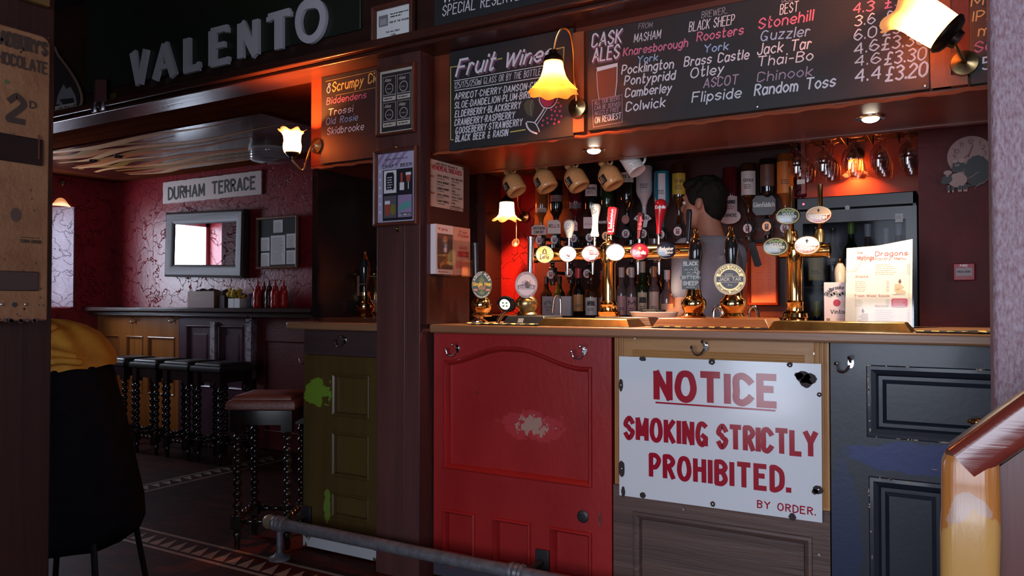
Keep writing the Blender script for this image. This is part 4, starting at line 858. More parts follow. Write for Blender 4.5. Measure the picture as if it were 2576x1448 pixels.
# ================================================================ the snug at the far end
# flame-painted panel on the ceiling
t = thing('painted_ceiling_panel', 'ceiling panel painted with pale orange flames above the snug', 'panel', (-4.9, 3.75, 2.288))
b = MB(); b.box(-6.6, -3.6, 3.18, 4.18, 2.288, 2.30); b.build('panel', mat('dark maroon gloss panel', (.07, .015, .010), .2, spec=.12), t)
fr = Fr((0, 0, 2.2875), (1, 0, 0), (0, -1, 0)); b = MB(); rr = random.Random(11)
for k in range(13):
    y0 = -4.13+.074*k; x0 = -6.5+rr.random()*.4; L = 1.0+rr.random()*1.5; a = .035+.035*rr.random(); ph = rr.random()*6
    pts = [V((x0+L*i/14, y0+a*math.sin(ph+i*.75)*(1-i/20))) for i in range(15)]
    b.line(smooth(pts, 3), fr, .062, .0004, k % 3, lambda u: .15+1.2*math.sin(PI*min(1, .15+u*.9))**1.5)
b.build('painted_flames', [mat('flame cream', (.70, .36, .17), .45, spec=.2), mat('flame orange', (.52, .15, .04), .45, spec=.2), mat('flame ochre', (.34, .17, .03), .45, spec=.2)], t)
# street sign
YW = 4.385
t = thing('street_sign', 'white street name plate with chipped edges and black capitals on the red wall', 'sign', at(534, 510, YW))
f0, f1 = at(411, 487, YW), at(658, 457, YW); hh = .095; fr = Fr((f0.x, YW, (f0.z+f1.z)/2)); L = f1.x-f0.x; rr = random.Random(4)
out = [(L*i/40, -hh-.004*rr.random()) for i in range(41)]+[(L+.004*rr.random(), -hh+2*hh*i/10) for i in range(1, 10)]+[(L-L*i/40, hh+.004*rr.random()) for i in range(41)]+[(-.004*rr.random(), hh-2*hh*i/10) for i in range(1, 10)]
b = MB(); b.prism(out, fr, -.01, .004); b.build('plate', mat('cream enamel plate', (.68, .58, .55), .35), t)
b = MB(); tp(b, 'DURHAM', YW-.0045, (424, 501), (513, 491), 28, .2, gap=2.6); tp(b, 'TERRACE', YW-.0045, (534, 487), (641, 474), 29, .2, gap=2.6); b.build('lettering', M_ink, t)
v = at(466, 477, YW-.005); b = MB(); b.disc(fr, v.x-f0.x, v.z-fr.o.z, .02, .035, .006, n=12); b.build('rust_stain', mat('rust brown', (.05, .02, .018), .7), t)
# crooked mirror
a, c, e = at(418, 547, 4.34), at(415, 699, 4.34), at(614, 540, 4.34)
t = thing('mirror', 'wide dark framed mirror reflecting the bright snug window', 'mirror', (a.x, 4.34, c.z)); fr = Fr(V((a.x, 4.34, (c.z+.012)))).rot(math.radians(-1.6)); w, h = e.x-a.x, a.z-c.z+.03
b = MB(); o_ = [(0, 0), (w, 0), (w, h), (0, h)]
def ins(d): return [(d, d), (w-d, d), (w-d, h-d), (d, h-d)]
b.rings([[fr.p(x, z, k) for x, z in ins(d)] for d, k in ((0, -.04), (0, .012), (.02, .022), (.08, .015), (.105, .0), (.11, -.01))], cap=False); b.build('frame', wood('grey brown mirror frame', (.06, .042, .045), (.035, .024, .026), .5, 0, 14), t, sharp=25)
b = MB(); b.flat(ins(.10), fr, -.006); b.build('mirror_glass', mat('mirror glass', (.85, .86, .88), .015, 1), t, normals=False)
# notice board
t, f, w, h = picture((648, 752, 548, 677), 'framed dark noticeboard with six white papers pinned up', 4.36, .022, mat('dark green felt', (.02, .026, .026), .8), mf=wood('light brown frame', (.22, .09, .05), (.14, .055, .035), .45, 2, 20), name='noticeboard')
t['category'] = 'noticeboard'
for i, (x0, x1, z0, z1) in enumerate(((.40, .65, .71, .98), (.06, .30, .33, .62), (.06, .30, .0, .29), (.33, .72, .03, .65), (.75, .99, .37, .67), (.75, .99, .03, .32))):
    b = MB(); b.fbox(f, w*x0, w*x1, h*z0, h*z1, -.001, .0012); scribble(b, Fr(f.p(0, 0, .0015)), w*(x0+.03), h*(z1-.06), w*(x1-x0-.06), h*.014, 1, rows=int((z1-z0)*34), lead=h*.027)
    solo('pinned_paper', b, [M_paper, M_chg], ['white paper pinned alone at the top of the noticeboard', 'upper paper beside the frame nearest the mirror on the noticeboard', 'lower paper beside the frame nearest the mirror on the noticeboard', 'tall cream paper in the middle of the noticeboard',
         'upper paper on the noticeboard side nearest the dark opening', 'lower paper on the noticeboard side nearest the dark opening'][i], 'paper', 'papers on the noticeboard', normals=False)
# drinking shelf and the old doors under it
xr = at(783, 775, 4.12).x; zs = 1.118
t = thing('drinking_shelf', 'long dark drinking shelf along the snug wall', 'shelf', ((-7+xr)/2, 4.2, 1.04))
b = MB(); b.box(-6.98, xr, 4.10, 4.40, zs-.035, zs); b.build('shelf_board', wood('dark shelf', (.06, .035, .03), (.035, .02, .018), .22, 0, 10), t, bevel=.005)
b = MB(); b.box(-6.98, xr, 4.16, 4.40, zs-.075, zs-.036); b.build('apron', M_dark, t, bevel=.004)
YS = 4.25; XS = lambda px: at(px, 850, YS).x; ztop = 1.04
def low_front(x0, x1, label, m, pn, name='snug_door_front', **k):
    t = thing(name, label, 'wall panel', ((x0+x1)/2, YS, 0)); b = MB(); panelled(b, x0, x1, .012, ztop, pn, Y=YS, th=.04, **k); b.build('door_frame', m, t, sharp=30); return t
M_or = wood('orange varnished pine', (.40, .14, .025), (.26, .08, .015), .28, 2, 10, coat=.3)
low_front(XS(200), XS(450), 'orange varnished pine door front under the snug shelf', M_or, [(XS(318), XS(360), .35, .86), (XS(372), XS(440), .35, .86), (XS(225), XS(300), .35, .86)], bead=.02)
M_pu = mat('dark plum paint', (.10, .045, .065), .3, col2=(.07, .03, .045), scale=8)
low_front(XS(451), XS(629), 'dark plum door front with two raised panels under the snug shelf', M_pu, [(XS(468), XS(532), .45, .97), (XS(548), XS(612), .45, .97)], bead=.02, field=.07, rec=.02)
low_front(XS(646), XS(790), 'plain dark red door front at the end of the snug shelf', mat('oxblood paint', (.13, .022, .022), .38, col2=(.10, .015, .016), scale=6, bump=.2), [(XS(665), XS(775), .15, .86)], bead=.01, rec=.006)
b = MB(); b.box(XS(630), XS(644), YS-.05, YS+.02, .55, 1.03); solo('pale_batten', b, mat('flaking pale paint', (.36, .30, .34), .5, col2=(.16, .10, .12), scale=30, lo=.45, hi=.6), 'pale flaking batten between the plum and red door fronts', 'batten')
b = MB(); b.box(XS(540)-.02, XS(545)+.01, YS-.03, YS-.004, .50, 1.0); solo('pale_batten', b, MATS['flaking pale paint'], 'pale flaking strip between the two panels of the plum door front', 'batten')
hook(440, 806, YS, 'brass coat hook on the orange pine door front'); hook(343, 808, YS, 'coat hook in shadow towards the yellow jacket'); hook(632, 806, YS-.05, 'double coat hook at the top of the pale batten')
# things on the shelf
ysf = 4.22
def shelfx(px): return at(px, 760, ysf).x
b = MB(); x0, x1 = shelfx(490), shelfx(556); hz = .135
for a0, a1, y0, y1 in ((x0, x1, ysf-.07, ysf-.06), (x0, x1, ysf+.06, ysf+.07), (x0, x0+.01, ysf-.06, ysf+.06), (x1-.01, x1, ysf-.06, ysf+.06), (x0, x1, ysf-.06, ysf+.06)):
    b.box(a0, a1, y0, y1, zs, zs+(hz if a1-a0 < .02 or y1-y0 < .02 else .01))
for i in range(5): b.ball((x0+.05+.055*i, ysf, zs+.125+.01*(i % 2)), .03, .04, .025, m=1, n=8)
solo('wooden_box', b, [wood('bare box wood', (.26, .13, .08), (.17, .08, .05), .55, 0, 14), mat('dark packets', (.06, .03, .04), .5)], 'long brown wooden box at the mirror end of the shelf', 'box')
b = MB(); x0, x1 = shelfx(560), shelfx(577); b.box(x0, x1, ysf-.05, ysf+.05, zs, zs+.10); b.ball(((x0+x1)/2, ysf, zs+.10), .038, .05, .05, n=10)
solo('dark_pot', b, mat('dark basket', (.05, .025, .022), .7, bump=.5), 'dark round topped pot between the wooden box and the flowers', 'pot')
t = thing('flower_box', 'small white planter box with yellow flowers on the shelf', 'flowers', (shelfx(600), ysf, zs))
b = MB(); x0, x1 = shelfx(584), shelfx(613); b.box(x0, (x0+x1)/2-.003, ysf-.04, ysf+.04, zs, zs+.075); b.box((x0+x1)/2+.003, x1, ysf-.04, ysf+.04, zs, zs+.075); b.build('planter', M_white, t)
b = MB(); rr = random.Random(8)
for k in range(26):
    c = V((x0+(x1-x0)*1.1*rr.random(), ysf-.05+.08*rr.random(), zs+.085+.06*rr.random())); b.ball(c, .014+.008*rr.random(), n=6)
    for j in range(4): a = j*1.57+k; b.ball(c+V((.013*math.cos(a), -.006, .013*math.sin(a))), .009, .005, .009, n=6)
b.build('yellow_blooms', mat('yellow petals', (.68, .46, .03), .6), t)
b = MB()
for k in range(16): c = V((x0+(x1-x0)*1.2*rr.random(), ysf-.03+.06*rr.random(), zs+.08+.03*rr.random())); b.ball(c, .02, .012, .012, n=6)
b.build('leaves', mat('dark leaf', (.03, .05, .02), .6), t)
b = MB(); c = V((shelfx(629), ysf+.03, zs)); b.lathe([(0, 0), (.035, .002), (.04, .03), (.03, .09), (.036, .11), (.02, .115), (0, .115)], c, (0, 0, 1), 16); solo('glass_jar', b, mat('blue grey glass', (.09, .11, .19), .1, coat=.5), 'small blue grey jar beside the yellow flowers', 'jar')
def sauce(px, dy, label, m, s=1.0):
    c = V((at(px, 760, ysf+dy).x, ysf+dy, zs)); t = thing('sauce_bottle', label, 'sauce bottle', c, 'squeezy sauce bottles on the shelf')
    b = MB(); b.lathe([(0, 0), (.030, .001), (.034, .008), (.034, .045), (.031, .06), (.034, .075), (.034, .12), (.026, .14), (.022, .15), (0, .15)], c, (0, 0, 1), 18); b.build('bottle_body', m, t)
    b = MB(); b.lathe([(.022, .15), (.023, .165), (.012, .172), (.005, .215), (0, .215)], c, (0, 0, 1), 14); b.build('nozzle', m, t)
M_sr = mat('red squeezy plastic', (.50, .012, .015), .3); M_sb = mat('brown squeezy plastic', (.06, .015, .012), .3)
sauce(648, 0, 'red squeezy bottle nearest the yellow flowers', M_sr); sauce(664, .075, 'dark red squeezy bottle set back beside the brown one', mat('dark red squeezy plastic', (.22, .012, .014), .3)); sauce(677, .02, 'brown squeezy bottle between the red ones', M_sb)
sauce(692, 0, 'first bottle of the red squeezy pair at the bar end of the shelf', M_sr); sauce(713, .05, 'last red squeezy bottle at the bar end of the shelf', M_sr)
# bobbin-legged stools
M_bob = mat('black lacquered turned wood', (.012, .009, .008), .12, coat=.6)
M_seat = mat('brown leather seat', (.16, .055, .040), .38, col2=(.11, .035, .028), scale=10, bump=.2); M_seatd = mat('black leather seat', (.014, .013, .014), .4)
def stool(label, loc, rz, mseat, group='bobbin legged stools'):
    t = thing('bobbin_stool', label, 'stool', (0, 0, 0), group); s = .119
    b = MB(); n = 40
    b.rings([[V((r*k[0], r*k[1], z)) for k in [(max(-1, min(1, 1.25*math.cos(2*PI*i/n+.785)*1.13)), max(-1, min(1, 1.25*math.sin(2*PI*i/n+.785)*1.13))) for i in range(n)]] for r, z in ((.150, .655), (.162, .662), (.164, .685), (.157, .700), (.139, .704), (.139, .712), (.130, .722), (.075, .728))])
    b.build('seat', mseat, t, local=True, sharp=50)
    b = MB()
    for sx, sy, wx, wy in ((0, -s, s, .011), (0, s, s, .011), (-s, 0, .011, s), (s, 0, .011, s)): b.box(sx-wx, sx+wx, sy-wy, sy+wy, .585, .655)
    b.build('apron', M_bob, t, local=True)
    for sx in (-s, s):
        for sy in (-s, s):
            pr = [(0, 0), (.013, .0), (.016, .05), (.021, .075), (.014, .085)]
            z = .085
            while z < .535:
                pr += [(.014, z), (.022, z+.012), (.023, z+.020), (.021, z+.028), (.013, z+.037), (.016, z+.043), (.013, z+.049)]; z += .052
            pr += [(.015, z), (.026, .565), (.026, .66), (0, .66)]
            b = MB(); b.lathe(pr, (sx, sy, 0), (0, 0, 1), 14); b.box(sx-.024, sx+.024, sy-.024, sy+.024, .10, .16); b.box(sx-.026, sx+.026, sy-.026, sy+.026, .555, .655)
            b.build('leg', M_bob, t, local=True, sharp=50)
    for ax_, z in ((0, .13), (1, .145)):
        for e in (-s, s):
            pr = [(.009, -s+.02)]
            for k in range(5): zz = -s+.03+k*.045; pr += [(.010, zz), (.017, zz+.02), (.010, zz+.04)]
            pr += [(.009, s-.02)]; b = MB(); b.lathe(pr, (0, e, z) if ax_ == 0 else (e, 0, z), (1, 0, 0) if ax_ == 0 else (0, 1, 0), 10); b.build('stretcher', M_bob, t, local=True)
    t.location = loc; t.rotation_euler = (0, 0, rz); return t
stool('brown leather stool with black bobbin legs beside the olive green bar front', (-2.918, 2.648, 0), math.radians(30), M_seat)
labs = ['black stool nearest the bar in the row below the snug shelf', 'black stool second from the bar in the row below the snug shelf', 'black stool third from the bar in the row below the snug shelf', 'black stool nearest the yellow jacket in the row below the snug shelf']
s0 = None
for i, px in enumerate((562, 483, 405, 327)):
    p = at(px, 900, 3.80)
    if s0 is None: s0 = stool(labs[0], (p.x, 3.80, 0), math.radians(0), M_seatd, 'black stools below the snug shelf')
    else: dup(s0, (p.x, 3.80, 0), labs[i], 0)
# coats over a tall chair
cx, cyy = -2.93, 1.70; rt = V((_cy, _sy, 0)); bk = V((-_sy, _cy, 0))
t = thing('chair', 'thin legged dark chair almost hidden under the coats', 'chair', (cx, cyy, 0)); base = V((cx, cyy, 0))
M_chl = mat('dark chair metal', (.03, .03, .035), .3, .8)
b = MB(); b.rings([[base+rt*(.17*math.cos(2*PI*i/20))+bk*(.17*math.sin(2*PI*i/20))+V((0, 0, z)) for i in range(20)] for z in (.44, .47)]); b.build('seat', M_chl, t, bevel=.005)
for sx in (-1, 1):
    for sy in (-1, 1):
        b = MB(); b.tube([base+rt*(.13*sx)+bk*(.13*sy)+V((0, 0, .45)), base+rt*(.19*sx)+bk*(.19*sy)], .011, 10); b.build('leg', M_chl, t)
b = MB(); b.tube(smooth([base+rt*-.13+bk*-.08+V((0, 0, .46)), base+rt*-.11+bk*-.09+V((0, 0, .80)), base+rt*-.07+bk*-.09+V((0, 0, .90)), base+rt*.05+bk*-.09+V((0, 0, .90)), base+rt*.09+bk*-.09+V((0, 0, .80)), base+rt*.13+bk*-.08+V((0, 0, .46))], 6), .011, 10); b.build('backrest', M_chl, t)
def drape(rows, n, fold, seed, ph=0):
    """cloth hanging over the chair: rows = (z, centre across, half width, half depth)"""
    rr = random.Random(seed); fs = [(rr.randint(3, 9), rr.random()*6.28, rr.random()) for _ in range(6)]; rs = []
    for k, (z, c, hw, hd) in enumerate(rows):
        r = []
        for i in range(n):
            a = 2*PI*i/n; w = sum(A*math.sin(f*a+p+k*.16) for f, p, A in fs)/3
            r.append(base+rt*(c+hw*math.cos(a)*(1+fold*w))+bk*(-.02+hd*math.sin(a)*(1+fold*w*1.4))+V((0, 0, z+.010*w)))
        rs.append(r)
    return rs
b = MB(); b.rings(drape([(.245, -.02, .10, .10), (.25, -.02, .19, .17), (.30, 0, .245, .20), (.34, 0, .262, .205), (.42, 0, .255, .20), (.52, -.01, .24, .19), (.62, -.02, .225, .185), (.72, -.03, .21, .18), (.82, -.04, .19, .175), (.90, -.045, .175, .165), (.96, -.05, .155, .15), (1.0, -.07, .12, .12), (1.015, -.08, .05, .05)], 64, .05, 3))
M_coat = mat('dark navy coat cloth', (.006, .006, .010), .9, col2=(.004, .004, .006), scale=20, bump=.3, bscale=200, spec=.1)
solo('dark_coat', b, M_coat, 'long dark navy coat hanging over the chair below the yellow jacket', 'coat', sharp=80)
rows = [(.905, -.05, .185, .178), (.935, -.05, .186, .180), (.975, -.05, .178, .172), (1.01, -.055, .162, .16), (1.045, -.065, .142, .145), (1.075, -.085, .11, .115), (1.092, -.10, .06, .07), (1.097, -.11, .02, .02)]
r_ = drape(rows, 72, .11, 21)
for k, r in enumerate(r_[:2]):
    for i, p in enumerate(r):
        a = 2*PI*i/72; side = math.cos(a); fr_ = -math.sin(a)
        p.z -= (.12 if side < -.1 else .02)*max(0, fr_)*max(0, -side+.25)*(1.3 if k == 0 else .7); p.z += .02*max(0, side)
b = MB(); b.rings(r_, cap=False)
b.tube(smooth([base+rt*-.17+bk*-.10+V((0, 0, .99)), base+rt*-.08+bk*-.185+V((0, 0, 1.01)), base+rt*.02+bk*-.20+V((0, 0, .985)), base+rt*.10+bk*-.17+V((0, 0, .965))], 6), [.008]+[.014]*17+[.006], 8)
b.tube(smooth([base+rt*-.15+bk*-.16+V((0, 0, .93)), base+rt*-.11+bk*-.19+V((0, 0, .99)), base+rt*-.05+bk*-.17+V((0, 0, 1.05)), base+rt*.0+bk*-.13+V((0, 0, 1.075))], 6), [.005]+[.012]*17+[.005], 8)
b.tube(smooth([base+rt*-.04+bk*-.20+V((0, 0, .935)), base+rt*.05+bk*-.205+V((0, 0, .955)), base+rt*.12+bk*-.17+V((0, 0, .945))], 6), [.006]+[.013]*11+[.006], 8)
solo('yellow_jacket', b, mat('ochre yellow cloth', (.80, .36, .035), .75, col2=(.66, .27, .025), scale=12, bump=.25, bscale=160), 'ochre yellow jacket bunched on top of the dark coat', 'jacket', sharp=80)
# chocolate machine on the partition
Xp = -1.998; fr = Fr((Xp, 0, 0), (0, 1, 0))
def yzp(px, py): v = atx(px, py, Xp+.05); return v.y, v.z
a, c = yzp(128, 96), yzp(128, 806); y1 = a[0]; y0 = y1-.30; zb_, zt_ = c[1], a[1]
t = thing('chocolate_machine', 'tall rusty cream enamel chocolate vending machine on the dark partition', 'vending machine', (Xp+.03, (y0+y1)/2, zb_))
M_mc = mat('rust stained cream enamel', (.24, .110, .050), .42, col2=(.15, .055, .026), scale=7, lo=.4, hi=.75, bump=.2)
b = MB(); r_ = .022; fr2 = Fr((Xp, y0, zb_), (0, 1, 0)); w, h = y1-y0, zt_-zb_
out = [(0, 0), (w, 0)]+[(w-r_+r_*math.cos(a_), h-r_+r_*math.sin(a_)) for a_ in [PI/2*i/6 for i in range(7)]]+[(r_-r_*math.sin(a_), h-r_+r_*math.cos(a_)) for a_ in [PI/2*i/6 for i in range(7)]]
b.prism(out, fr2, 0, .05); b.build('case', M_mc, t, bevel=.004)
def mz(px, py): v = atx(px, py, Xp+.052); return v.y-y0, v.z-zb_
b = MB(); f3 = Fr((Xp+.0505, y0, zb_), (0, 1, 0))
def mtext(s_, p0, p1, hpx, sw=.2, full=None, m=0):
    a, c = mz(*p0), mz(*p1); hh = hpx/(F/((V((Xp, y0+a[0], 0)).xy.dot(_f.xy)))); text(b, s_, f3, a[0], (a[1]+c[1])/2, hh, c[0]-a[0], sw, 0, m)
yA = mz(118, 132); yB_ = mz(5, 108); pitch = (yA[0]-yB_[0])/7.6
a = mz(118, 140); text(b, "CADBURY'S", f3, a[0]-pitch*8.9, a[1], .030, pitch*8.9, .24)
a = mz(118, 186); text(b, 'CHOCOLATE', f3, a[0]-pitch*9.2, a[1], .026, pitch*9.2, .2)
a, c = mz(24, 300), mz(60, 300); text(b, '2', f3, a[0], a[1], .058, c[0]-a[0], .24); a, c = mz(76, 270), mz(89, 270); text(b, 'D', f3, a[0], a[1], .015, c[0]-a[0], .25)
a, c = mz(50, 609), mz(103, 609); text(b, 'TURN KNOB', f3, a[0], a[1], .007, c[0]-a[0], .25); b.rect(f3, a[0]+.001, c[0]-.003, a[1]+.012, a[1]+.0135, .0008)
b.build('lettering', mat('brown black machine print', (.035, .018, .012), .6), t)
def rec(p0, p1, name, m, d=.004):
    a, c = mz(*p0), mz(*p1); b = MB(); b.fbox(f3, max(.01, a[0]), c[0], c[1], a[1], -.01, d); b.build(name, m, t, bevel=.003)
rec((-60, 322), (108, 418), 'display_window', mat('dark window', (.02, .012, .012), .15)); rec((-60, 678), (97, 732), 'delivery_tray', mat('dark tray', (.05, .028, .026), .4))
v = mz(96, 370); b = MB(); b.fbox(f3, v[0]-.002, v[0]+.001, v[1]-.03, v[1]+.03, .004, .006); b.build('bright_edge', M_chrome, t)
for px in (6, 66): v = mz(px, 765); b = MB(); b.ball(f3.p(v[0], v[1], 0), .003, .004, .004, n=8); b.build('screw', M_screw, t)
v = mz(37, 766); b = MB(); b.disc(f3, v[0], v[1], .006, .006, .001, n=14); b.build('coin_slot', M_ink, t)
b = MB(); rr = random.Random(9)
v = mz(40, 540); b.disc(f3, v[0], v[1], .012, .017, .0008, n=9); v = mz(18, 205); b.disc(f3, v[0], v[1], .006, .005, .0008, m=1, n=9)
for k in range(26): b.disc(f3, w*(.55+.43*rr.random()), h*rr.random(), .002, .002+.002*rr.random(), .0006, n=7)
for k in range(12): b.disc(f3, w*(.5+.5*rr.random()), h*.006*rr.random(), .006, .005, .0007, n=7)
b.build('rust_stain', [mat('dark rust', (.07, .035, .03), .7), mat('green print', (.06, .10, .03), .6)], t)
v = atx(60, -20, Xp+.01); b = MB(); b.fbox(Fr((Xp, v.y, v.z), (0, 1, 0)), -.25, .06, -.02, .30, 0, .02); solo('gilt_frame', b, mat('old gilt', (.22, .14, .05), .4, .7), 'gilt picture frame edge above the chocolate machine', 'picture', bevel=.004)
# ================================================================ on the bar
def face(p):                                   # a drawing plane at p turned towards the drinkers
    d = V((-p[0], -p[1], 0)).normalized(); return Fr(p, V((-d.y, d.x, 0)))
M_gold = mat('gilt print', (.55, .38, .12), .4, .3); M_w = mat('clean white print', (.80, .78, .74), .35)
M_bg = {}
def lettered(t, f, name, items, mats):
    b = MB(); items(b, f); return b.build(name, mats, t)
# slop trays
def tray(name, label, px0, px1, py0, py1, Y0, depth, m, cat='drip tray', group='brass drip trays', inset=.022, h=None):
    a, c = at(px0, py1, Y0), at(px1, py1, Y0); h = h or .030
    t = thing(name, label, cat, ((a.x+c.x)/2, Y0+depth/2, ZC), group); b = MB()
    b.frustum(((a.x+c.x)/2, Y0+depth/2), c.x-a.x, depth, ZC+.0005, ((a.x+c.x)/2, Y0+depth/2), c.x-a.x-2*inset, depth-2*inset, ZC+h); b.build('tray_body', m, t, bevel=.003)
    return t, a.x, c.x, h
M_bt = mat('rubbed brass tray', (.50, .33, .12), .32, 1, col2=(.20, .13, .05), scale=16, stretch=(1, 1, .4), lo=.3, hi=.75)
M_step = wood('copper coloured wooden step', (.36, .135, .05), (.26, .09, .03), .35, 0, 16)
tray('drip_tray', 'long brass drip tray in front of the six tap brass font', 1348, 1585, 800, 822, 2.645, .17, M_bt)
tray('drip_tray', 'brass drip tray in front of the menu and the oval badged font', 1926, 2296, 812, 834, 2.635, .17, M_bt)
tray('pump_step', 'orange wooden step carrying the two black handled beer pumps', 1638, 1938, 795, 823, 2.66, .27, M_step, 'step', None, h=.036)
tray('drip_tray', 'low dark step behind the drip tray below the brass font', 1480, 1640, 800, 824, 2.84, .14, wood('dark step wood', (.07, .03, .02), (.04, .018, .012), .3, 0, 14), 'step', None, h=.034)
tray('pump_step', 'dark step under the beer pump beyond the pillar', 800, 960, 790, 806, 2.72, .26, MATS['dark step wood'], 'step', None, h=.020)
tray('drip_tray', 'small bright brass tray at the end of the short bar top', 776, 846, 790, 806, 2.98, .15, M_bt, h=.022)
# bar towels: black and yellow runners laid along the edge
def runner(px0, px1, label, w=.10, seed=1):
    x0, x1 = at(px0, 815, 2.63).x, at(px1, 815, 2.63).x; rr = random.Random(seed); n = max(12, int((x1-x0)/.02)); t = thing('bar_runner', label, 'bar towel', ((x0+x1)/2, 2.68, ZC), 'bar towels')
    hs = [ZC+.0015+.004*abs(math.sin(i*.9+seed))*rr.random() for i in range(n+1)]
    b = MB(); vs = []; 
    for i in range(n+1):
        x = x0+(x1-x0)*i/n; vs += [(x, 2.625, hs[i]), (x, 2.625+w, hs[i]+.001), (x, 2.625, hs[i]+.003), (x, 2.625+w, hs[i]+.004)]
    fs = []
    for i in range(n): a = 4*i; c = a+4; fs += [(a, a+1, c+1, c), (a+2, c+2, c+3, a+3), (a, c, c+2, a+2), (a+1, a+3, c+3, c+1)]
    b.add(vs, fs+[(0, 2, 3, 1), (4*n, 4*n+1, 4*n+3, 4*n+2)]); b.build('towel', mat('black towelling', (.02, .017, .014), .9, bump=.4, bscale=200), t, sharp=80)
    b = MB()
    for i in range(0, n-1, 2):
        x = x0+(x1-x0)*i/n; w_ = (x1-x0)/n
        b.add([(x, 2.6245, hs[i]+.0006), (x+w_*1.3, 2.6245, hs[i]+.0006), (x+w_*1.1, 2.640, hs[i]+.0055), (x+w_*.2, 2.640, hs[i]+.0055)], [(0, 1, 2, 3)])
    b.build('woven_print', mat('yellow towelling', (.60, .42, .10), .9), t)
runner(1172, 1352, 'black and yellow bar towel along the edge below the two oval badges', seed=2); runner(1640, 1930, 'black and yellow bar towel trapped under the orange wooden step', .03, 3); runner(2302, 2560, 'black and yellow bar towel beside the menu', seed=4)
# cask ale hand pumps
PUMP = [(0, 0), (.044, 0), (.046, .006), (.040, .012), (.034, .018), (.036, .024), (.043, .034), (.047, .050), (.045, .064), (.036, .074), (.030, .082), (.027, .10), (.024, .112), (.026, .118), (.024, .124)]
def pump(label, px, Y, z0, hx, h0, h1, clip, kind='black', lean=0, scale=1.0, group='beer hand pumps'):
    """brass bell, turned handle, ferrule and a lettered clip; h0..h1 the handle's heights over the bar"""
    p = at(px, 790, Y); p.z = z0; t = thing('beer_pump', label, 'beer pump', p, group)
    b = MB(); b.lathe([(r*scale, z*scale) for r, z in PUMP], p, (0, 0, 1), 28); b.build('brass_bell', M_brass if kind != 'chrome' else M_brassd, t, sharp=50)
    hp = V((at(hx, 700, Y).x, Y, z0)); top = hp+V((lean, 0, h1))
    b = MB()
    if kind == 'black':
        L = h1-h0; b.lathe([(0, 0), (.014, 0), (.015, L*.05), (.013, L*.14), (.016, L*.25), (.025, L*.58), (.026, L*.72), (.023, L*.86), (.016, L*.95), (.011, L)], hp+V((0, 0, h0)), V((lean, 0, L)), 24); b.tube([p+V((0, 0, .12)), hp+V((0, 0, h0+.005))], .009, 10)
        b.build('handle', M_blackp, t)
        b = MB(); b.lathe([(.013, -.006), (.015, 0), (.012, .006), (.009, .012), (.006, .018), (.008, .024), (.009, .030), (.006, .036), (0, .038)], top, V((lean, 0, L)), 18); b.build('ferrule', M_brass, t)
    else:
        b.lathe([(0, 0), (.0125, 0), (.0125, h1-h0), (.016, h1-h0), (.016, h1-h0+.008), (0, h1-h0+.009)], hp+V((0, 0, h0)), (lean, 0, h1-h0), 18); b.build('handle', M_chrome if kind == 'chrome' else mat('gunmetal', (.05, .05, .055), .2, .9), t)
    clip(t, hp); return t
def oval_clip(px, py, Y, rx, ry, m0, m1, deco, rim=None):
    def go(t, hp):
        c = at(px, py, Y-.035); f = face(c) if True else Fr(c); f = Fr(c, (1, 0, 0)) if rx < 0 else f; R_, S_ = abs(rx)/ppm(px, Y), ry/ppm(px, Y)
        b = MB(); b.disc(f, 0, 0, R_, S_, -.008, 0, n=40); b.disc(f, 0, 0, .02, .02, -.04, -.008); o = b.build('pump_clip', m0, t)
        b = MB(); b.ring(f, 0, 0, R_, S_, .0035, .0008, 0, 40); deco(b, f, R_, S_); b.build('clip_print', m1, o)
    return go
def d_hop(b, f, r, s):
    b.disc(f, 0, -s*.02, r*.74, s*.7, .0006, m=3); b.flat([(-r*.35, s*.3), (0, s*.62), (r*.3, s*.3), (0, s*.1)], f, .0009, 4); b.flat([(-r*.3, -s*.62), (0, -s*.36), (r*.3, -s*.62), (0, -s*.74)], f, .0009, 4)
    b.flat([(-r*.4, -s*.1), (r*.4, -s*.1), (r*.3, -s*.36), (-r*.3, -s*.36)], f, .0009, 5); b.flat([(-r*.8, -s*.3), (-r*.45, -s*.3), (-r*.4, -s*.45), (-r*.8, -s*.42)], f, .001, 6); b.flat([(r*.8, -s*.3), (r*.45, -s*.3), (r*.4, -s*.45), (r*.8, -s*.42)], f, .001, 6)
    arc(b, 'ASCOT ALES', f, 0, 0, r*.84, s*.83, PI*.88, PI*.12, s*.17, .2, 1); text(b, 'Single Hop', f, -r*.88, -s*.06, s*.24, r*1.76, .22, 0, 2, .0014); arc(b, 'www.ascot-ales.co.uk', f, 0, 0, r*.88, s*.88, PI*1.2, PI*1.8, s*.08, .2, 1, up=False)
M_hop = [mat('olive rim print', (.12, .15, .06), .4), M_w, mat('yellow print', (.75, .50, .04), .4), mat('deep green print', (.035, .065, .02), .4), mat('hop green print', (.13, .17, .05), .4), mat('brown print', (.28, .14, .05), .4), mat('salmon print', (.60, .20, .12), .4)]
pump('beer pump with gunmetal stem and dark green oval badge beside the pillar', 1212, 2.84, ZC+.03, 1199, .10, .315, oval_clip(1212, 716, 2.84, 25, 34, mat('dark green badge', (.03, .045, .02), .35), M_hop, d_hop), 'steel', -.006)
b = MB(); p = at(1205, 795, 2.84); b.lathe([(0, 0), (.04, 0), (.04, .01), (.02, .02), (.018, .03), (0, .0305)], (p.x, 2.84, ZC), (0, 0, 1), 20); solo('chrome_pedestal', b, M_chrome, 'short bright foot under the dark green badged pump', 'pump foot')
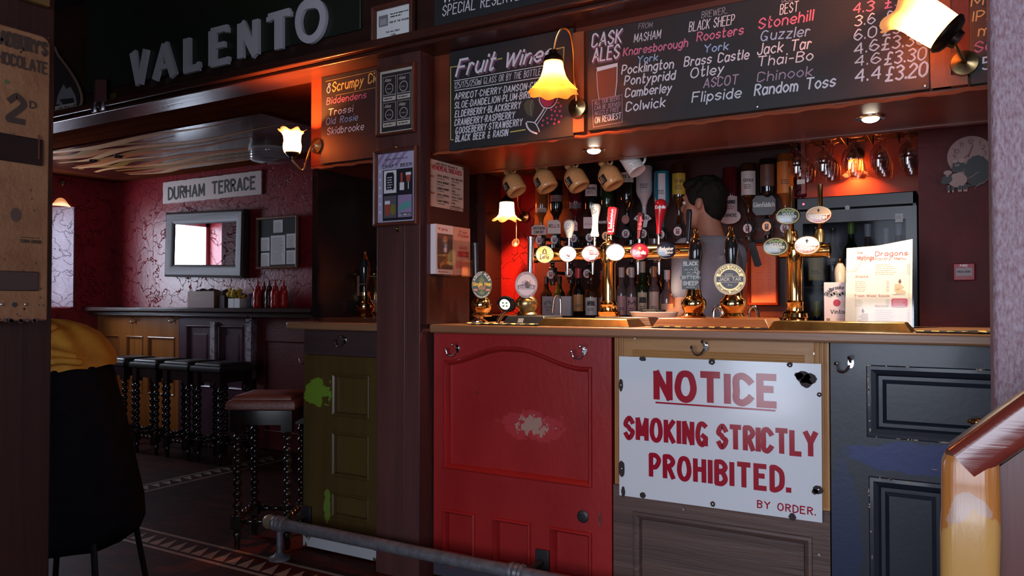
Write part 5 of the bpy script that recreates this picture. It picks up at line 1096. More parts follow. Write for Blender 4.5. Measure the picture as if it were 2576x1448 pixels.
def d_guz(b, f, r, s):
    b.disc(f, 0, 0, r*.8, s*.78, .0006, m=2); b.ball(f.p(0, s*.05, 0), r*.42, .004, s*.32, m=1, n=12); b.flat([(-r*.8, -s*.05), (-r*.35, s*.05), (r*.35, s*.05), (r*.8, -s*.05), (r*.7, -s*.34), (-r*.7, -s*.34)], f, .0012, 1)
    for k in range(4): b.disc(f, -r*.3+.2*k*r, s*(.2+.06*(k % 2)), r*.1, s*.09, .0045, m=3, n=10)
    text(b, 'GUZZLER', f, -r*.62, -s*.3, s*.2, r*1.24, .2, 0, 2, .0018); arc(b, 'YORK BREWERY', f, 0, 0, r*.86, s*.85, PI*.9, PI*.1, s*.11, .2, 1); arc(b, 'FINE YORKSHIRE BEER', f, 0, 0, r*.9, s*.9, PI*1.15, PI*1.85, s*.09, .2, 1, up=False)
M_gz = [mat('grey rim print', (.34, .27, .26), .3), mat('engraved grey', (.20, .16, .17), .4), mat('pale silver print', (.66, .60, .60), .3), mat('mid silver print', (.42, .36, .36), .3)]
pump('beer pump with a chrome pole handle and silver grey oval badge', 1325, 2.84, ZC+.036, 1333, .10, .325, oval_clip(1324, 716, 2.84, 28, 33, mat('silver badge', (.50, .42, .42), .3), M_gz, d_guz), 'chrome', .004)
t, xa_, xb_, h_ = tray('pump_step', 'black plinth with a small rectangular emblem under the silver badged pump', 1262, 1372, 786, 810, 2.74, .20, M_blackm, 'plinth', None, inset=.018, h=.036)
v = at(1307, 798, 2.735); f = Fr((v.x, 2.7445, ZC+.017), (1, 0, 0), (0, .447, .894)); b = MB(); b.rect(f, -.012, .012, -.009, .009, .001, 0); b.rect(f, -.010, .010, -.007, .007, .0014, 1); b.rect(f, -.008, .008, .001, .004, .0018, 0); b.rect(f, -.008, .008, -.005, -.002, .0018, 0); b.build('emblem', [M_w, M_blackm], t)
def clip_black(t, hp):
    c = at(1737, 690, 2.735); f = face(c); k = ppm(1737, 2.735); w, h = 21/k, 37/k
    b = MB(); b.fbox(f, -w, w, -h, h, -.006, 0); b.box(hp.x-.008, hp.x+.008, 2.74, hp.y, c.z-.01, c.z+.01); o = b.build('pump_clip', mat('charcoal badge', (.022, .026, .026), .4), t)
    b = MB(); text(b, 'BLACK', f, -w*.8, h*.62, h*.24, w*1.6, .26); text(b, 'SHEEP', f, -w*.85, -h*.72, h*.25, w*1.7, .26); text(b, 'BEST', f, -w*.35, -h*.1, h*.1, w*.7, .2)
    b.flat([(-w*1.2, -h*.36), (-w*.6, -h*.22), (w*.7, -h*.22), (w*1.2, -h*.34), (w*1.15, -h*.1+h*-.02), (w*.6, h*.0-h*.02), (-w*.6, h*.0-h*.02), (-w*1.2, -h*.12)], f, .0012, 1); text(b, 'BITTER', f, -w*.95, -h*.30, h*.19, w*1.9, .24, 0, 0, .0016); scribble(b, f, -w*.5, -h*.88, w, h*.06)
    for u, v_, r_ in ((.62, .38, .2), (.7, .2, .22), (.95, .15, .16), (.85, .02, .14)): b.ring(f, w*u, h*v_, w*r_, w*r_, w*.07, .001, 0, 14)
    for k_ in range(4): b.line([(-w*.7+k_*w*.3, h*.3-.2*h*(k_ % 2)), (-w*.5+k_*w*.3, h*.36-.2*h*(k_ % 2)), (-w*.3+k_*w*.3, h*.28-.2*h*(k_ % 2))], f, w*.06, .0009)
    b.build('clip_print', [mat('pale grey print', (.46, .47, .44), .4), mat('dark green ribbon', (.05, .085, .06), .4)], o)
pump('black handled beer pump with a square charcoal badge', 1745, 2.82, ZC+.036, 1748, .125, .295, clip_black, lean=.004)
def d_jack(b, f, r, s):
    b.disc(f, 0, 0, r*.62, s*.62, .0006, m=2); b.ring(f, 0, 0, r*.93, s*.93, .0016, .0008, 1); b.rect(f, -r*.86, r*.86, -s*.2, s*.2, .0012, 2); b.rect(f, -r*.86, r*.86, s*.17, s*.2, .0014, 0); b.rect(f, -r*.86, r*.86, -s*.2, -s*.17, .0014, 0)
    text(b, 'JACK TAR', f, -r*.68, -s*.09, s*.19, r*1.36, .24, 0, 3, .0018); arc(b, 'BRASS CASTLE', f, 0, 0, r*.78, s*.78, PI*.85, PI*.15, s*.17, .22, 1); arc(b, 'BREWING MALTON', f, 0, 0, r*.80, s*.80, PI*1.15, PI*1.85, s*.15, .22, 1, up=False); scribble(b, f, -r*.3, s*.32, r*.6, s*.05, 3, .001, 2); text(b, 'IPA', f, -r*.12, -s*.42, s*.1, r*.24, .2, 0, 3, .001)
pump('black handled beer pump with a round gold and slate badge', 1844, 2.82, ZC+.036, 1842, .125, .30, oval_clip(1836, 702, 2.82, 38, 39, mat('gold badge', (.50, .36, .14), .3, .4), [mat('pale gold print', (.70, .54, .28), .35), mat('bronze print', (.22, .14, .05), .4), mat('slate print', (.06, .05, .055), .4), mat('cream print', (.68, .60, .44), .4)], d_jack), lean=-.004)
for i, (px, dx) in enumerate(((1795, .0), (1884, .0))):
    p = at(px, 795, 2.86); b = MB(); b.tube(smooth([(p.x, 2.86, ZC+.036), (p.x+.002, 2.86, ZC+.062), (p.x+.016, 2.86, ZC+.078), (p.x+.030, 2.86, ZC+.062), (p.x+.032, 2.86, ZC+.038)], 5), .006, 10)
    solo('swan_neck', b, M_chrome, ['small curved chrome spout between the two black handled pumps', 'small curved chrome spout beside the round gold badged pump'][i], 'spout')
def clip_l(t, hp):
    p = at(935, 740, 2.84)
pump('black handled beer pump seen past the pillar on the short bar top', 918, 2.84, ZC+.020, 917, .115, .285, clip_l)
b = MB(); x_, z_ = at(903, 720, 2.8).x, at(903, 720, 2.8).z; b.box(x_-.003, x_+.003, 2.79, 2.80, z_-.045, z_+.05); b.box(x_-.003, x_+.04, 2.79, 2.80, z_+.008, z_+.013); solo('clip_holder', b, mat('dull steel strip', (.3, .28, .28), .4, .8), 'thin steel clip holder beside the pump past the pillar', 'clip holder')
p = at(949, 780, 3.06); t = thing('beer_font', 'slim brass font mostly hidden by the pillar edge', 'beer font', (p.x, 3.06, ZC)); b = MB(); b.lathe([(0, 0), (.05, 0), (.05, .01), (.03, .02), (.026, .03), (.026, .20), (.032, .21), (.030, .24), (.012, .26), (.010, .28), (0, .285)], (p.x, 3.06, ZC), (0, 0, 1), 24); b.tube([(p.x-.06, 3.05, ZC+.225), (p.x+.06, 3.05, ZC+.225)], .022, 14); b.build('column', M_brass, t)
c = at(944, 768, 3.0); f = face(c); b = MB(); b.disc(f, 0, 0, .032, .032, -.06, 0); b.build('badge', M_w, t)
# lager fonts
def lens(t, px, py, Y, rx, ry, m, deco=None, md=None, rim=M_chrome, depth=.03):
    c = at(px, py, Y); f = face(c); a, s = rx/ppm(px, Y), ry/ppm(px, Y); b = MB(); n = 36
    b.rings([[f.p(a*k*math.cos(2*PI*i/n), s*k*math.sin(2*PI*i/n), z) for i in range(n)] for k, z in ((.55, -depth), (.96, -.012), (1.0, -.004), (1.0, .001), (.95, .003), (.93, .001))]); o = b.build('badge_rim', rim, t, sharp=50)
    b = MB(); b.rings([[f.p(a*k*math.cos(2*PI*i/n), s*k*math.sin(2*PI*i/n), z) for i in range(n)] for k, z in ((.93, .001), (.6, .003), (.02, .004))]); b.build('badge_face', m, o, sharp=80)
    if deco: b = MB(); deco(b, Fr(f.p(0, 0, .0036), f.ex, f.ey), a*.93, s*.93); b.build('badge_print', md or [M_ink], o)
p = at(1532, 790, 3.16); xf = p.x; YFT = 3.16
t = thing('beer_font', 'tall brass T shaped font carrying six round badges', 'beer font', (xf, YFT, ZC), 'brass beer fonts')
zb_ = at(1532, 636, YFT).z; zl = zb_-ZC
b = MB(); b.lathe([(0, 0), (.060, 0), (.062, .012), (.050, .02), (.046, .03), (.050, .04), (.052, .05), (.038, .058), (.036, .075), (.040, .082), (.038, .092), (.0315, .098), (.0305, .11), (.0305, zl-.03), (.034, zl-.025)], (xf, YFT, ZC), (0, 0, 1), 36); b.build('column', M_brass, t, sharp=40)
b = MB(); b.lathe([(.066, 0), (.066, .010), (.060, .014)], (xf, YFT, ZC), (0, 0, 1), 32); b.build('collar', mat('dark red collar', (.16, .02, .012), .25), t)
x0, x1 = at(1352, 636, YFT).x, at(1739, 636, YFT).x
b = MB(); b.tube([(x0, YFT, zb_), (x1, YFT, zb_)], .0315, 28); b.lathe([(.0315, 0), (.036, .004), (.036, .012), (.02, .02), (0, .022)], (x1, YFT, zb_), (1, 0, 0), 24); b.lathe([(.0315, 0), (.036, .004), (.036, .012), (.02, .02), (0, .022)], (x0, YFT, zb_), (-1, 0, 0), 24); b.build('crossbar', M_brass, t, sharp=40)
b = MB(); b.lathe([(.036, -.045), (.04, -.03), (.04, .03), (.036, .04), (.022, .05), (.014, .058), (.011, .07), (.013, .078), (.008, .088), (.010, .095), (0, .10)], (xf, YFT, zb_), (0, 0, 1), 28); b.build('finial', M_brass, t, sharp=45)
YL = YFT-.075
def d_leffe(b, f, r, s): text(b, 'Leffe', f, -r*.5, -s*.5, s*.42, r, .2); b.flat([(-r*.3, s*.1), (r*.3, s*.1), (r*.24, s*.55), (0, s*.8), (-r*.24, s*.55)], f, .0006); b.flat([(-r*.12, s*.2), (r*.12, s*.2), (0, s*.65)], f, .0012, 1); b.rect(f, -r*.6, r*.6, s*.0, s*.04, .0006)
def d_wheel(b, f, r, s):
    b.ring(f, 0, 0, r*.6, s*.62, r*.1, .0006, 0); b.ball(f.p(0, 0, -.002), r*.4, .004, s*.4, m=1, n=10); b.ring(f, 0, 0, r*.92, s*.92, r*.05, .0006, 2); b.rect(f, -r*.3, r*.25, -s*.1, s*.15, .0035, 0)
def d_pink(b, f, r, s): b.flat([(-r*.1, s*.75), (r*.6, s*.55), (r*.8, 0), (r*.6, -s*.1), (-r*.1, s*.05)], f, .0006, 0); b.flat([(-r*.1, -s*.2), (r*.85, -s*.2), (r*.5, -s*.75), (-r*.1, -s*.85)], f, .0006, 1); scribble(b, f, -r*.1, s*.3, r*.7, s*.12, 2, .0012, 3)
def d_blank(b, f, r, s): scribble(b, f, -r*.3, s*.05, r*.6, s*.08, 0, .0006, 3)
def d_est(b, f, r, s):
    text(b, 'Estrella', f, -r*.68, -s*.35, s*.42, r*1.36, .2); scribble(b, f, -r*.25, -s*.6, r*.5, s*.08)
    b.flat([(r*.28*(1 if i % 2 == 0 else .42)*math.sin(PI*i/5), s*.38+s*.28*(1 if i % 2 == 0 else .42)*math.cos(PI*i/5)) for i in range(10)], f, .0007, 1)
def d_bud(b, f, r, s): text(b, 'Budweiser', f, -r*.78, -s*.02, s*.42, r*1.5, .17, .25); text(b, 'Budvar', f, -r*.1, -s*.42, s*.3, r*.8, .16, .25); scribble(b, f, -r*.5, -s*.65, r, s*.06, 0); b.line([(-r*.8, -s*.18), (-r*.2, -s*.12), (r*.1, -s*.16)], f, s*.05)
M_lw = mat('white badge', (.80, .76, .78), .2, coat=.5)
BL = mat('pale blue print', (.30, .34, .50), .4)
lens(t, 1370, 640, YL, 22.5, 21.5, mat('yellow badge', (.80, .62, .20), .2, coat=.5), d_leffe, [mat('brown ink', (.12, .07, .03), .5), mat('yellow badge', (.8, .62, .2), .2)], mat('cream rim', (.72, .66, .52), .3))
lens(t, 1428, 638, YL, 22.5, 21, M_lw, d_wheel, [BL, mat('pink grey print', (.55, .40, .45), .4), mat('pink print', (.70, .34, .42), .4)])
lens(t, 1485, 637, YL, 22.5, 21.5, mat('rose badge', (.52, .16, .20), .2, coat=.5), d_pink, [mat('pink white print', (.74, .48, .50), .4), mat('pale pink print', (.76, .60, .62), .4), M_redink])
lens(t, 1548, 634, YL-.01, 24.5, 22.5, mat('bright white badge', (.95, .93, .90), .2, coat=.6), d_blank, [mat('faint print', (.80, .74, .70), .4)])
lens(t, 1609, 632, YL, 23, 22, mat('scarlet badge', (.66, .02, .04), .2, coat=.5), d_est, [M_w, M_gold])
lens(t, 1676, 629, YL, 24.5, 22, mat('ink blue badge', (.018, .020, .040), .15, coat=.5), d_bud, [M_w])
# tap handles standing on the font
FONT = t
def stem(b, px, pya, pyb, r=.006, Y=YFT): b.tube([at(px, pya, Y), at(px, pyb, Y)], r, 10)
def handle(label, px, pyt, pyb, prof, m, lean=0, ferr=M_chrome, deco=None, md=None, n=22, flat=None):
    c0, c1 = at(px, pyb, YFT), at(px+lean, pyt, YFT); L = (c1-c0).length; ax = (c1-c0).normalized(); k = 1/ppm(px, YFT)
    t = FONT; b = MB()
    if flat:
        w0, w1, d = flat; e = ax.cross(V((0, 1, 0))).normalized(); rs = []
        for z, w in ((0, w0), (L*.1, w0), (L*.9, w1), (L*.98, w1*.9), (L, w1*.6)): rs.append([c0+ax*z+e*(a*w*k/2)+V((0, y*d, 0)) for a, y in ((-1, -.7), (-.7, -1), (.7, -1), (1, -.7), (1, .7), (.7, 1), (-.7, 1), (-1, .7))])
        b.rings(rs); t = b.build('tap_handle', m, FONT, label, bevel=.001)
    else: b.lathe([(r*k, z*L) for r, z in prof], c0, ax, n); t = b.build('tap_handle', m, FONT, label)
    b = MB(); p0 = at(px-lean*.15, min(pyb+42, 622), YFT); b.lathe([(.010, -.004), (.011, .004), (.008, .008)], c0, ax, 14); b.tube([c0, V((c0.x, YFT, zb_+.028))], .0065, 10); b.build('ferrule', ferr, t)
    if deco: b = MB(); f = face(c0+ax*(L*.5)+V((0, 0, 0))); deco(b, f, k, L, ax); b.build('grip_print', md or [M_ink], t)
def g_emblem(b, f, k, L, ax, off=.2, z=11): b.ring(f, -2*k, L*off, 6*k, 7*k, 1.6*k, z*k); b.disc(f, -2*k, L*off, 2.5*k, 3*k, z*k, n=10); scribble(b, f, -9*k, L*off-12*k, 15*k, 1.8*k, 0, z*k)
handle('short white bulb shaped tap handle above the second round badge', 1432, 552, 598, [(0, 0), (6, .0), (7, .06), (10, .25), (13.5, .5), (14.5, .7), (13, .87), (8, .97), (0, 1)], mat('white ceramic grip', (.78, .72, .66), .2, coat=.5), deco=lambda b, f, k, L, ax: g_emblem(b, f, k, L, ax, .15, 14.5), md=[mat('blue grey print', (.2, .2, .26), .4)])
handle('tall white waisted tap handle above the rose badge', 1496, 512, 595, [(0, 0), (10.5, 0), (11, .06), (8, .2), (7.5, .4), (9, .6), (12.5, .8), (13, .92), (9, .985), (0, 1)], MATS['white ceramic grip'], 3, deco=lambda b, f, k, L, ax: g_emblem(b, f, k, L, ax, .3, 12.5), md=[mat('black grip print', (.10, .09, .10), .4)])
M_scar = mat('scarlet lacquer', (.62, .012, .02), .2, coat=.5)
def d_ref(b, f, k, L, ax): q_ = Fr(f.o, (ax.x, ax.y, ax.z), f.ex*-1); q_.n = f.n; text(b, 'Liefmans', q_, -L*.40, -5*k, 12*k, L*.8, .17, 0, 0, .0175)
handle('red paddle tap handle with white lettering above the white badge', 1537, 521, 590, None, M_scar, 6, M_brass, d_ref, [M_w], flat=(16, 24, .016))
def d_slim(b, f, k, L, ax): q_ = Fr(f.o, (ax.x, ax.y, ax.z), f.ex*-1); q_.n = f.n; text(b, 'Erdinger', q_, -L*.15, -3*k, 7*k, L*.5, .2, 0, 0, .0125)
handle('slim dark tap handle with small red lettering above the scarlet badge', 1608, 535, 600, None, mat('dark red lacquer', (.07, .012, .016), .2, coat=.5), 5, M_chrome, d_slim, [mat('bright red print', (.7, .06, .08), .4)], flat=(8, 15, .011))
handle('glossy red teardrop tap handle above the gap between two badges', 1657, 500, 592, [(0, 0), (5, 0), (5.5, .08), (7, .25), (11, .5), (15, .75), (15.5, .85), (12.5, .94), (7, .985), (0, 1)], M_scar, 6, M_chrome, lambda b, f, k, L, ax: text(b, 'Estrella', f, -11*k, L*.22, 7*k, 24*k, .2, .1, 0, 15.7*k), [M_w])
handle('slim chrome and black tap handle above the ink blue badge', 1731, 526, 610, None, mat('black chrome grip', (.06, .055, .06), .12, .8), 3, M_chrome, flat=(8, 13, .010))
for i, (px, y0, y1) in enumerate(((1427, 660, 690), (1491, 664, 690), (1605, 662, 690), (1658, 662, 690))):
    a = at(px, y0, YFT-.05); c = at(px, y1, YFT-.05); b = MB(); b.lathe([(0, 0), (.0055, 0), (.0075, (a-c).length), (.0075, (a-c).length+.01), (.004, (a-c).length+.02)], (c.x, YFT-.05, c.z), (0, 0, 1), 14)
    b.tube([(c.x, YFT-.05, a.z+.01), (c.x, YFT-.01, zb_)], .006, 8)
    b.build('nozzle', M_chrome, FONT)
# oval badged font
p = at(2000, 790, 3.12); xf2, Y2 = p.x, 3.12; z2 = at(2000, 632, Y2).z; zl = z2-ZC
t = thing('beer_font', 'stout brass font with four oval badges and two tall posts', 'beer font', (xf2, Y2, ZC), 'brass beer fonts')
b = MB(); b.lathe([(0, 0), (.058, 0), (.060, .012), (.052, .018), (.046, .03), (.050, .036), (.048, .05), (.034, .06), (.033, .085), (.036, .092), (.029, .10), (.028, zl-.05), (.031, zl-.045), (.031, zl-.01), (.033, zl), (.031, zl+.02), (.022, zl+.03), (.013, zl+.035), (.011, zl+.05), (.014, zl+.06), (.009, zl+.07), (.011, zl+.078), (0, zl+.085)], (xf2, Y2, ZC), (0, 0, 1), 32); b.build('column', M_brass, t, sharp=40)
b = MB(); b.lathe([(.064, 0), (.064, .010), (.058, .016)], (xf2, Y2, ZC), (0, 0, 1), 32); b.build('collar', MATS['dark red collar'], t)
xa_, xb_ = at(1962, 620, Y2).x, at(2082, 620, Y2).x
b = MB(); b.tube([(xa_, Y2, z2), (xb_, Y2, z2)], .026, 24); b.lathe([(.026, 0), (.029, .003), (.029, .01), (.0, .014)], (xb_, Y2, z2), (1, 0, 0), 22); b.build('crossbar', M_brass, t, sharp=40)
for px, py in ((1992, 470), (2064, 464)):
    a = at(px, py, Y2+.05); b = MB(); b.lathe([(0, a.z), (.0095, a.z), (.0095, z2), (.013, z2-.005), (0, z2-.005)], (a.x, Y2+.04, 0), (0, 0, 1), 18); b.build('post', M_brass, t)
def d_modus(b, f, r, s):
    b.ring(f, 0, 0, r*.95, s*.95, r*.05, .0006, 2); text(b, 'MODUS', f, -r*.42, s*.12, s*.26, r*.9, .24); text(b, 'HOPERANDI', f, -r*.68, -s*.22, s*.26, r*1.36, .24)
    for k in range(7): b.disc(f, r*(-.45+.16*k), s*(.55+.1*(k % 2)), r*.11, s*.14, .0004, m=1, n=10)
    for k in range(4): b.rect(f, r*(-.3+.2*k), r*(-.27+.2*k), -s*(.5+.12*(k % 2)), -s*.3, .0006)
M_md = [mat('cream badge print', (.62, .62, .52), .4), mat('leaf green print', (.20, .27, .05), .4), M_gold]
def d_koz(b, f, r, s): b.flat([(r*math.cos(a_), s*math.sin(a_)) for a_ in [PI*i/16+.05 for i in range(16)]], f, .0005, 1); b.rect(f, -r*.86, r*.86, -s*.05, s*.06, .0008, 2); text(b, 'Kozel', f, -r*.6, -s*.48, s*.45, r*1.2, .2, .12, 2, .0012); b.rect(f, -r*.05, r*.05, s*.3, s*.7, .001, 0); b.rect(f, -r*.12, r*.14, s*.5, s*.58, .001, 0); b.ring(f, 0, 0, r*.97, s*.97, r*.05, .0012, 2)
M_grn = mat('bottle green badge', (.06, .075, .06), .18, coat=.5); M_kz = mat('russet badge', (.28, .05, .025), .18, coat=.5)
lens(t, 1951, 620, Y2-.06, 32, 24, M_grn, d_modus, M_md, mat('gilt rim', (.7, .5, .22), .2, .9)); lens(t, 2030, 617, Y2-.075, 31.5, 24, mat('bright russet badge', (.70, .34, .18), .15, coat=.6), d_koz, [M_ink, M_w, M_w], mat('gilt rim', (.7, .5, .22), .2, .9))
lens(t, 1982, 543, Y2-.02, 30.5, 22.5, M_grn, d_modus, M_md, MATS['gilt rim']); lens(t, 2059, 540, Y2-.02, 32, 23, M_kz, d_koz, [M_ink, mat('tan print', (.55, .32, .18), .4), mat('cream badge print', (.62, .62, .52), .4)], MATS['gilt rim'])
for px, py in ((1984, 590), (2062, 590)):
    a = at(px, py, Y2+.0); b = MB(); b.lathe([(.018, -.03), (.02, 0), (.014, .02)], (a.x, Y2, a.z), (0, 0, 1), 16); b.build('collar', M_brassd, t)
# small lit tap beside the silver badge
p = at(1262, 800, 2.80); t = thing('lit_tap', 'small tap with a glowing green and white round face', 'beer tap', (p.x, 2.80, ZC)); c = at(1270, 765, 2.78)
b = MB(); b.tube(smooth([(p.x-.02, 2.80, ZC), (p.x-.012, 2.80, ZC+.02), (p.x, 2.80, ZC+.035), c+V((.005, .015, -.02))], 5), .009, 12); b.build('neck', M_chrome, t)
f = face(c); f = Fr(f.o, f.ex, (0, -.25, 1)); b = MB(); n = 30
b.rings([[f.p((.004+k*.031)*math.cos(2*PI*i/n)+.006*k, (.031*k)*math.sin(2*PI*i/n), z) for i in range(n)] for k, z in ((.4, -.03), (1.1, -.015), (1.15, -.004), (1.0, .001))]); b.build('housing', M_blackp, t)
b = MB(); b.disc(f, 0, 0, .0215, .0225, .002, n=28); b.build('lit_face', mat('lit badge face', (.9, .9, .8), .4, emit=(.85, 1.0, .72), es=1.5), t)
b = MB(); 
for a_ in (.7, 2.4, 3.9, 5.5): b.disc(f, .010*math.cos(a_), .010*math.sin(a_), .005, .0032, .003, n=10)
b.line([(-.008, -.008), (.008, .007)], f, .0015, .003); b.build('leaf_print', mat('leaf print', (.10, .16, .02), .5), t)
p = at(1410, 790, 3.25); q_ = at(1395, 790, 3.25); zt_ = at(1403, 742, 3.25).z; b = MB(); b.tube(smooth([(p.x, 3.25, ZC), (p.x, 3.25, zt_-.04), (p.x-.004, 3.25, zt_-.012), (p.x-.018, 3.25, zt_), (p.x-.033, 3.25, zt_-.014), (p.x-.040, 3.25, zt_-.06), (p.x-.044, 3.25, zt_-.085)], 6), .0055, 12); b.lathe([(.016, 0), (.016, .006), (.008, .012)], (p.x, 3.25, ZC), (0, 0, 1), 16)
solo('water_tap', b, M_chrome, 'slender curved chrome water tap behind the long brass tray', 'tap')
# menu in its holder
YM = 3.10; a, c, e = at(2126, 628, YM), at(2293, 612, YM), at(2205, 834, YM); xa_, xb_ = a.x, c.x; w = xb_-xa_
t = thing('menu_holder', 'clear acrylic holder standing on the bar behind the brass tray', 'menu holder', (a.x+w/2, YM, ZC))
f = Fr((xa_, YM-.02, ZC+.004), (1, 0, 0), (0, .10, .995)); b = MB(); b.fbox(f, -.004, w+.006, 0, .12, .004, .006); b.build('front_pocket', thin('clear acrylic', (1, 1, 1)), t)
b = MB(); b.fbox(f, -.004, w+.006, 0, .30, -.012, -.010); b.fbox(f, -.004, w+.006, -.002, 0, -.06, .006); b.build('back_plate', MATS['clear acrylic'], t)
hL, hR = .292, .318
M_mc2 = mat('cream menu card', (.88, .80, .64), .45); b = MB()
out = [(0, .002), (w, .002), (w+.003, hR), (w*.5, hL+.006), (.004, hL)]
b.prism(out, f, -.006, -.001)
def ml(s_, x, y, h, wd, sw=.14, m=1): text(b, s_, f, w*x, hL*y, hL*h, w*wd, sw, .04, m, -.0004)
ml('the', .19, .925, .03, .07); ml('Maltings', .19, .845, .05, .25); ml('Dragons', .46, .89, .055, .48, .13); ml('Pantry Menu', .46, .835, .032, .45, .13); ml('Snacks', .16, .62, .026, .19); ml('Fresh Mixed Salads', .15, .375, .026, .52); ml("Sarni's", .46, .245, .028, .18)
for (x, y, wd, r_) in ((.46, .775, .32, 6), (.16, .565, .18, 6), (.16, .33, .12, 4), (.46, .20, .3, 8)):
    scribble(b, f, w*x, hL*y, w*wd, .0022, 2, -.0004, r_, hL*.024); 
    for k in range(r_): b.rect(f, w*(.93 if wd > .2 else .62), w*(.98 if wd > .2 else .67), hL*(y-.024*k), hL*(y-.024*k)+.0016, -.0004, 2)
b.prism([(w*(.70), hL*.26), (w*.72, hL*.245), (w*.92, hL*.245), (w*.94, hL*.26), (w*.94, hL*.335), (w*.92, hL*.352), (w*.72, hL*.352), (w*.70, hL*.335)], f, -.001, -.0002, 3); scribble(b, f, w*.73, hL*.33, w*.18, .0022, 0, .0002, 5, hL*.02)
b.line([(0, hL*.70), (w*.14, hL*.705), (w*.18, hL*.72), (w*.25, hL*.82), (w*.32, hL*.835)], f, .0012, -.0004, 2); b.line([(w*.16, hL*.86), (w*.16, hL*.02)], f, .0008, -.0004, 2); b.line([(w*.90, hL*.90), (w*.97, hL*.90), (w*.95, hL*.05)], f, .0008, -.0004, 2)
for (u, v_, s_) in ((.80, .46, 1), (.30, .09, -1)):
    for pl in ([(0, .10), (.03, .14), (.05, .10), (.03, .075)], [(-.05, .07), (.02, .08), (.09, .03), (.02, 0), (-.06, -.02)], [(-.02, .02), (.10, -.01), (.12, -.04), (-.04, -.05)]): b.flat([(w*(u+s_*x), hL*(v_+y)) for x, y in pl], f, -.0004, 4 if pl[0][0] >= 0 else 5)
    b.line([(w*(u-.08), hL*(v_-.06)), (w*(u+.1), hL*(v_-.06))], f, .0012, -.0004, 4)
solo('menu', b, [M_mc2, mat('menu red print', (.45, .04, .05), .5), mat('menu tan print', (.50, .38, .26), .5), mat('menu red box', (.60, .03, .08), .5), mat('menu sepia print', (.16, .08, .04), .5), mat('menu pale sepia print', (.62, .45, .28), .5)], 'tall cream pantry menu with red headings standing in the clear holder', 'menu')
# behind the menu: cider box, cream pump handle
YV = 3.17; a, c = at(2072, 710, YV), at(2152, 805, YV); t = thing('cider_box', 'pink white cider carton with red apples beside the menu', 'carton', ((a.x+c.x)/2, YV, ZC))
b = MB(); zt_ = a.z; b.box(a.x, c.x, YV, YV+.08, ZC+.012, zt_); b.build('carton', mat('pinkish carton', (.72, .58, .60), .5), t, bevel=.002)
f = Fr((a.x, YV, ZC+.012), (1, 0, 0)); w, h = c.x-a.x, zt_-ZC-.012; b = MB(); arc(b, 'Skidbrooke Cider', f, w*.5, h*.52, w*.5, h*.36, PI*.85, PI*.15, h*.09, .16); text(b, 'Vintage', f, w*.22, h*.24, h*.09, w*.62, .17)
b.disc(f, w*.42, h*.5, w*.12, w*.12, .0008, m=1, n=16); b.disc(f, w*.62, h*.47, w*.12, w*.12, .0007, m=2, n=16)
for k in range(7): b.disc(f, w*(.2+.09*k), h*(.68+.03*(k % 3)), w*.08, h*.05, .0004, m=3, n=9)
b.rect(f, w*.08, w*.2, h*.06, h*.12, .0006, 4); scribble(b, f, w*.4, h*.1, w*.5, h*.012, 4); b.build('print', [M_ink, mat('apple red', (.42, .02, .05), .5), mat('apple cream', (.70, .52, .46), .5), mat('grey leaves', (.30, .28, .28), .5), mat('brown print', (.28, .14, .05), .4)], t)
b = MB(); b.box(a.x-.03, c.x+.06, YV-.01, YV+.09, ZC+.0005, ZC+.0115); solo('stand', b, mat('pale tray', (.5, .44, .42), .4), 'pale low tray under the cider carton', 'tray')
p = at(2114, 735, 3.29); t = thing('beer_pump', 'cream handled pump with a brass tip behind the menu', 'beer pump', (p.x, 3.29, ZC)); z_ = at(2113, 708, 3.29).z; zt_ = at(2113, 662, 3.29).z
b = MB(); L = zt_-z_; b.lathe([(0, -.10), (.012, -.10), (.016, -.03), (.020, 0), (.022, L*.4), (.020, L*.75), (.010, L)], (p.x, 3.29, z_), (0, 0, 1), 20); b.build('handle', mat('cream ceramic', (.72, .58, .44), .2, coat=.4), t)
b = MB(); b.lathe([(.010, 0), (.011, .006), (.007, .010), (.008, .018), (0, .021)], (p.x, 3.29, zt_), (0, 0, 1), 14); b.build('ferrule', M_brass, t)
b = MB(); b.lathe([(0, 0), (.03, 0), (.03, .02), (.012, .03), (.012, z_-.10-ZC)], (p.x, 3.29, ZC), (0, 0, 1), 16); b.build('base', M_brassd, t)
# ================================================================ behind the bar
ZB = 1.085
xl, xr = at(1200, 700, 4.3).x, -.745
b = MB(); b.box(at(1345, 700, 4.36).x, at(1992, 700, 4.36).x, 4.36, 4.40, 0, 2.0); struct('wall_back_bar', b, wood('dark red back bar boards', (.05, .010, .008), (.025, .006, .005), .4, 0, 8))
t = thing('back_counter', 'dark back counter under the spirit optics', 'counter', ((xl+xr)/2, 4.17, 0)); b = MB(); b.box(xl, xr, 3.95, 4.35, ZB-.035, ZB); b.build('worktop', M_dark, t, bevel=.004); b = MB(); b.box(xl, xr, 3.99, 4.35, 0, ZB-.036); b.build('cabinet', M_dark, t)
def bottle_prof(h, r, neck=.013, sh=.62):
    return [(0, 0), (r*.9, 0), (r, h*.02), (r, h*(sh-.10)), (r*.86, h*(sh-.03)), (r*.5, h*(sh+.04)), (neck*1.2, h*(sh+.12)), (neck, h*(sh+.18)), (neck, h*.93), (neck*1.15, h*.94), (neck*1.15, h*.99), (0, h)]
GL = {k: mat(k+' bottle glass', c, .06, coat=.6) for k, c in dict(dark=(.010, .007, .007), brown=(.05, .016, .006), amber=(.26, .07, .015), clear=(.14, .10, .10), green=(.012, .028, .010), white=(.66, .64, .68), blue=(.03, .22, .32), navy=(.008, .010, .04), claret=(.09, .006, .010)).items()}
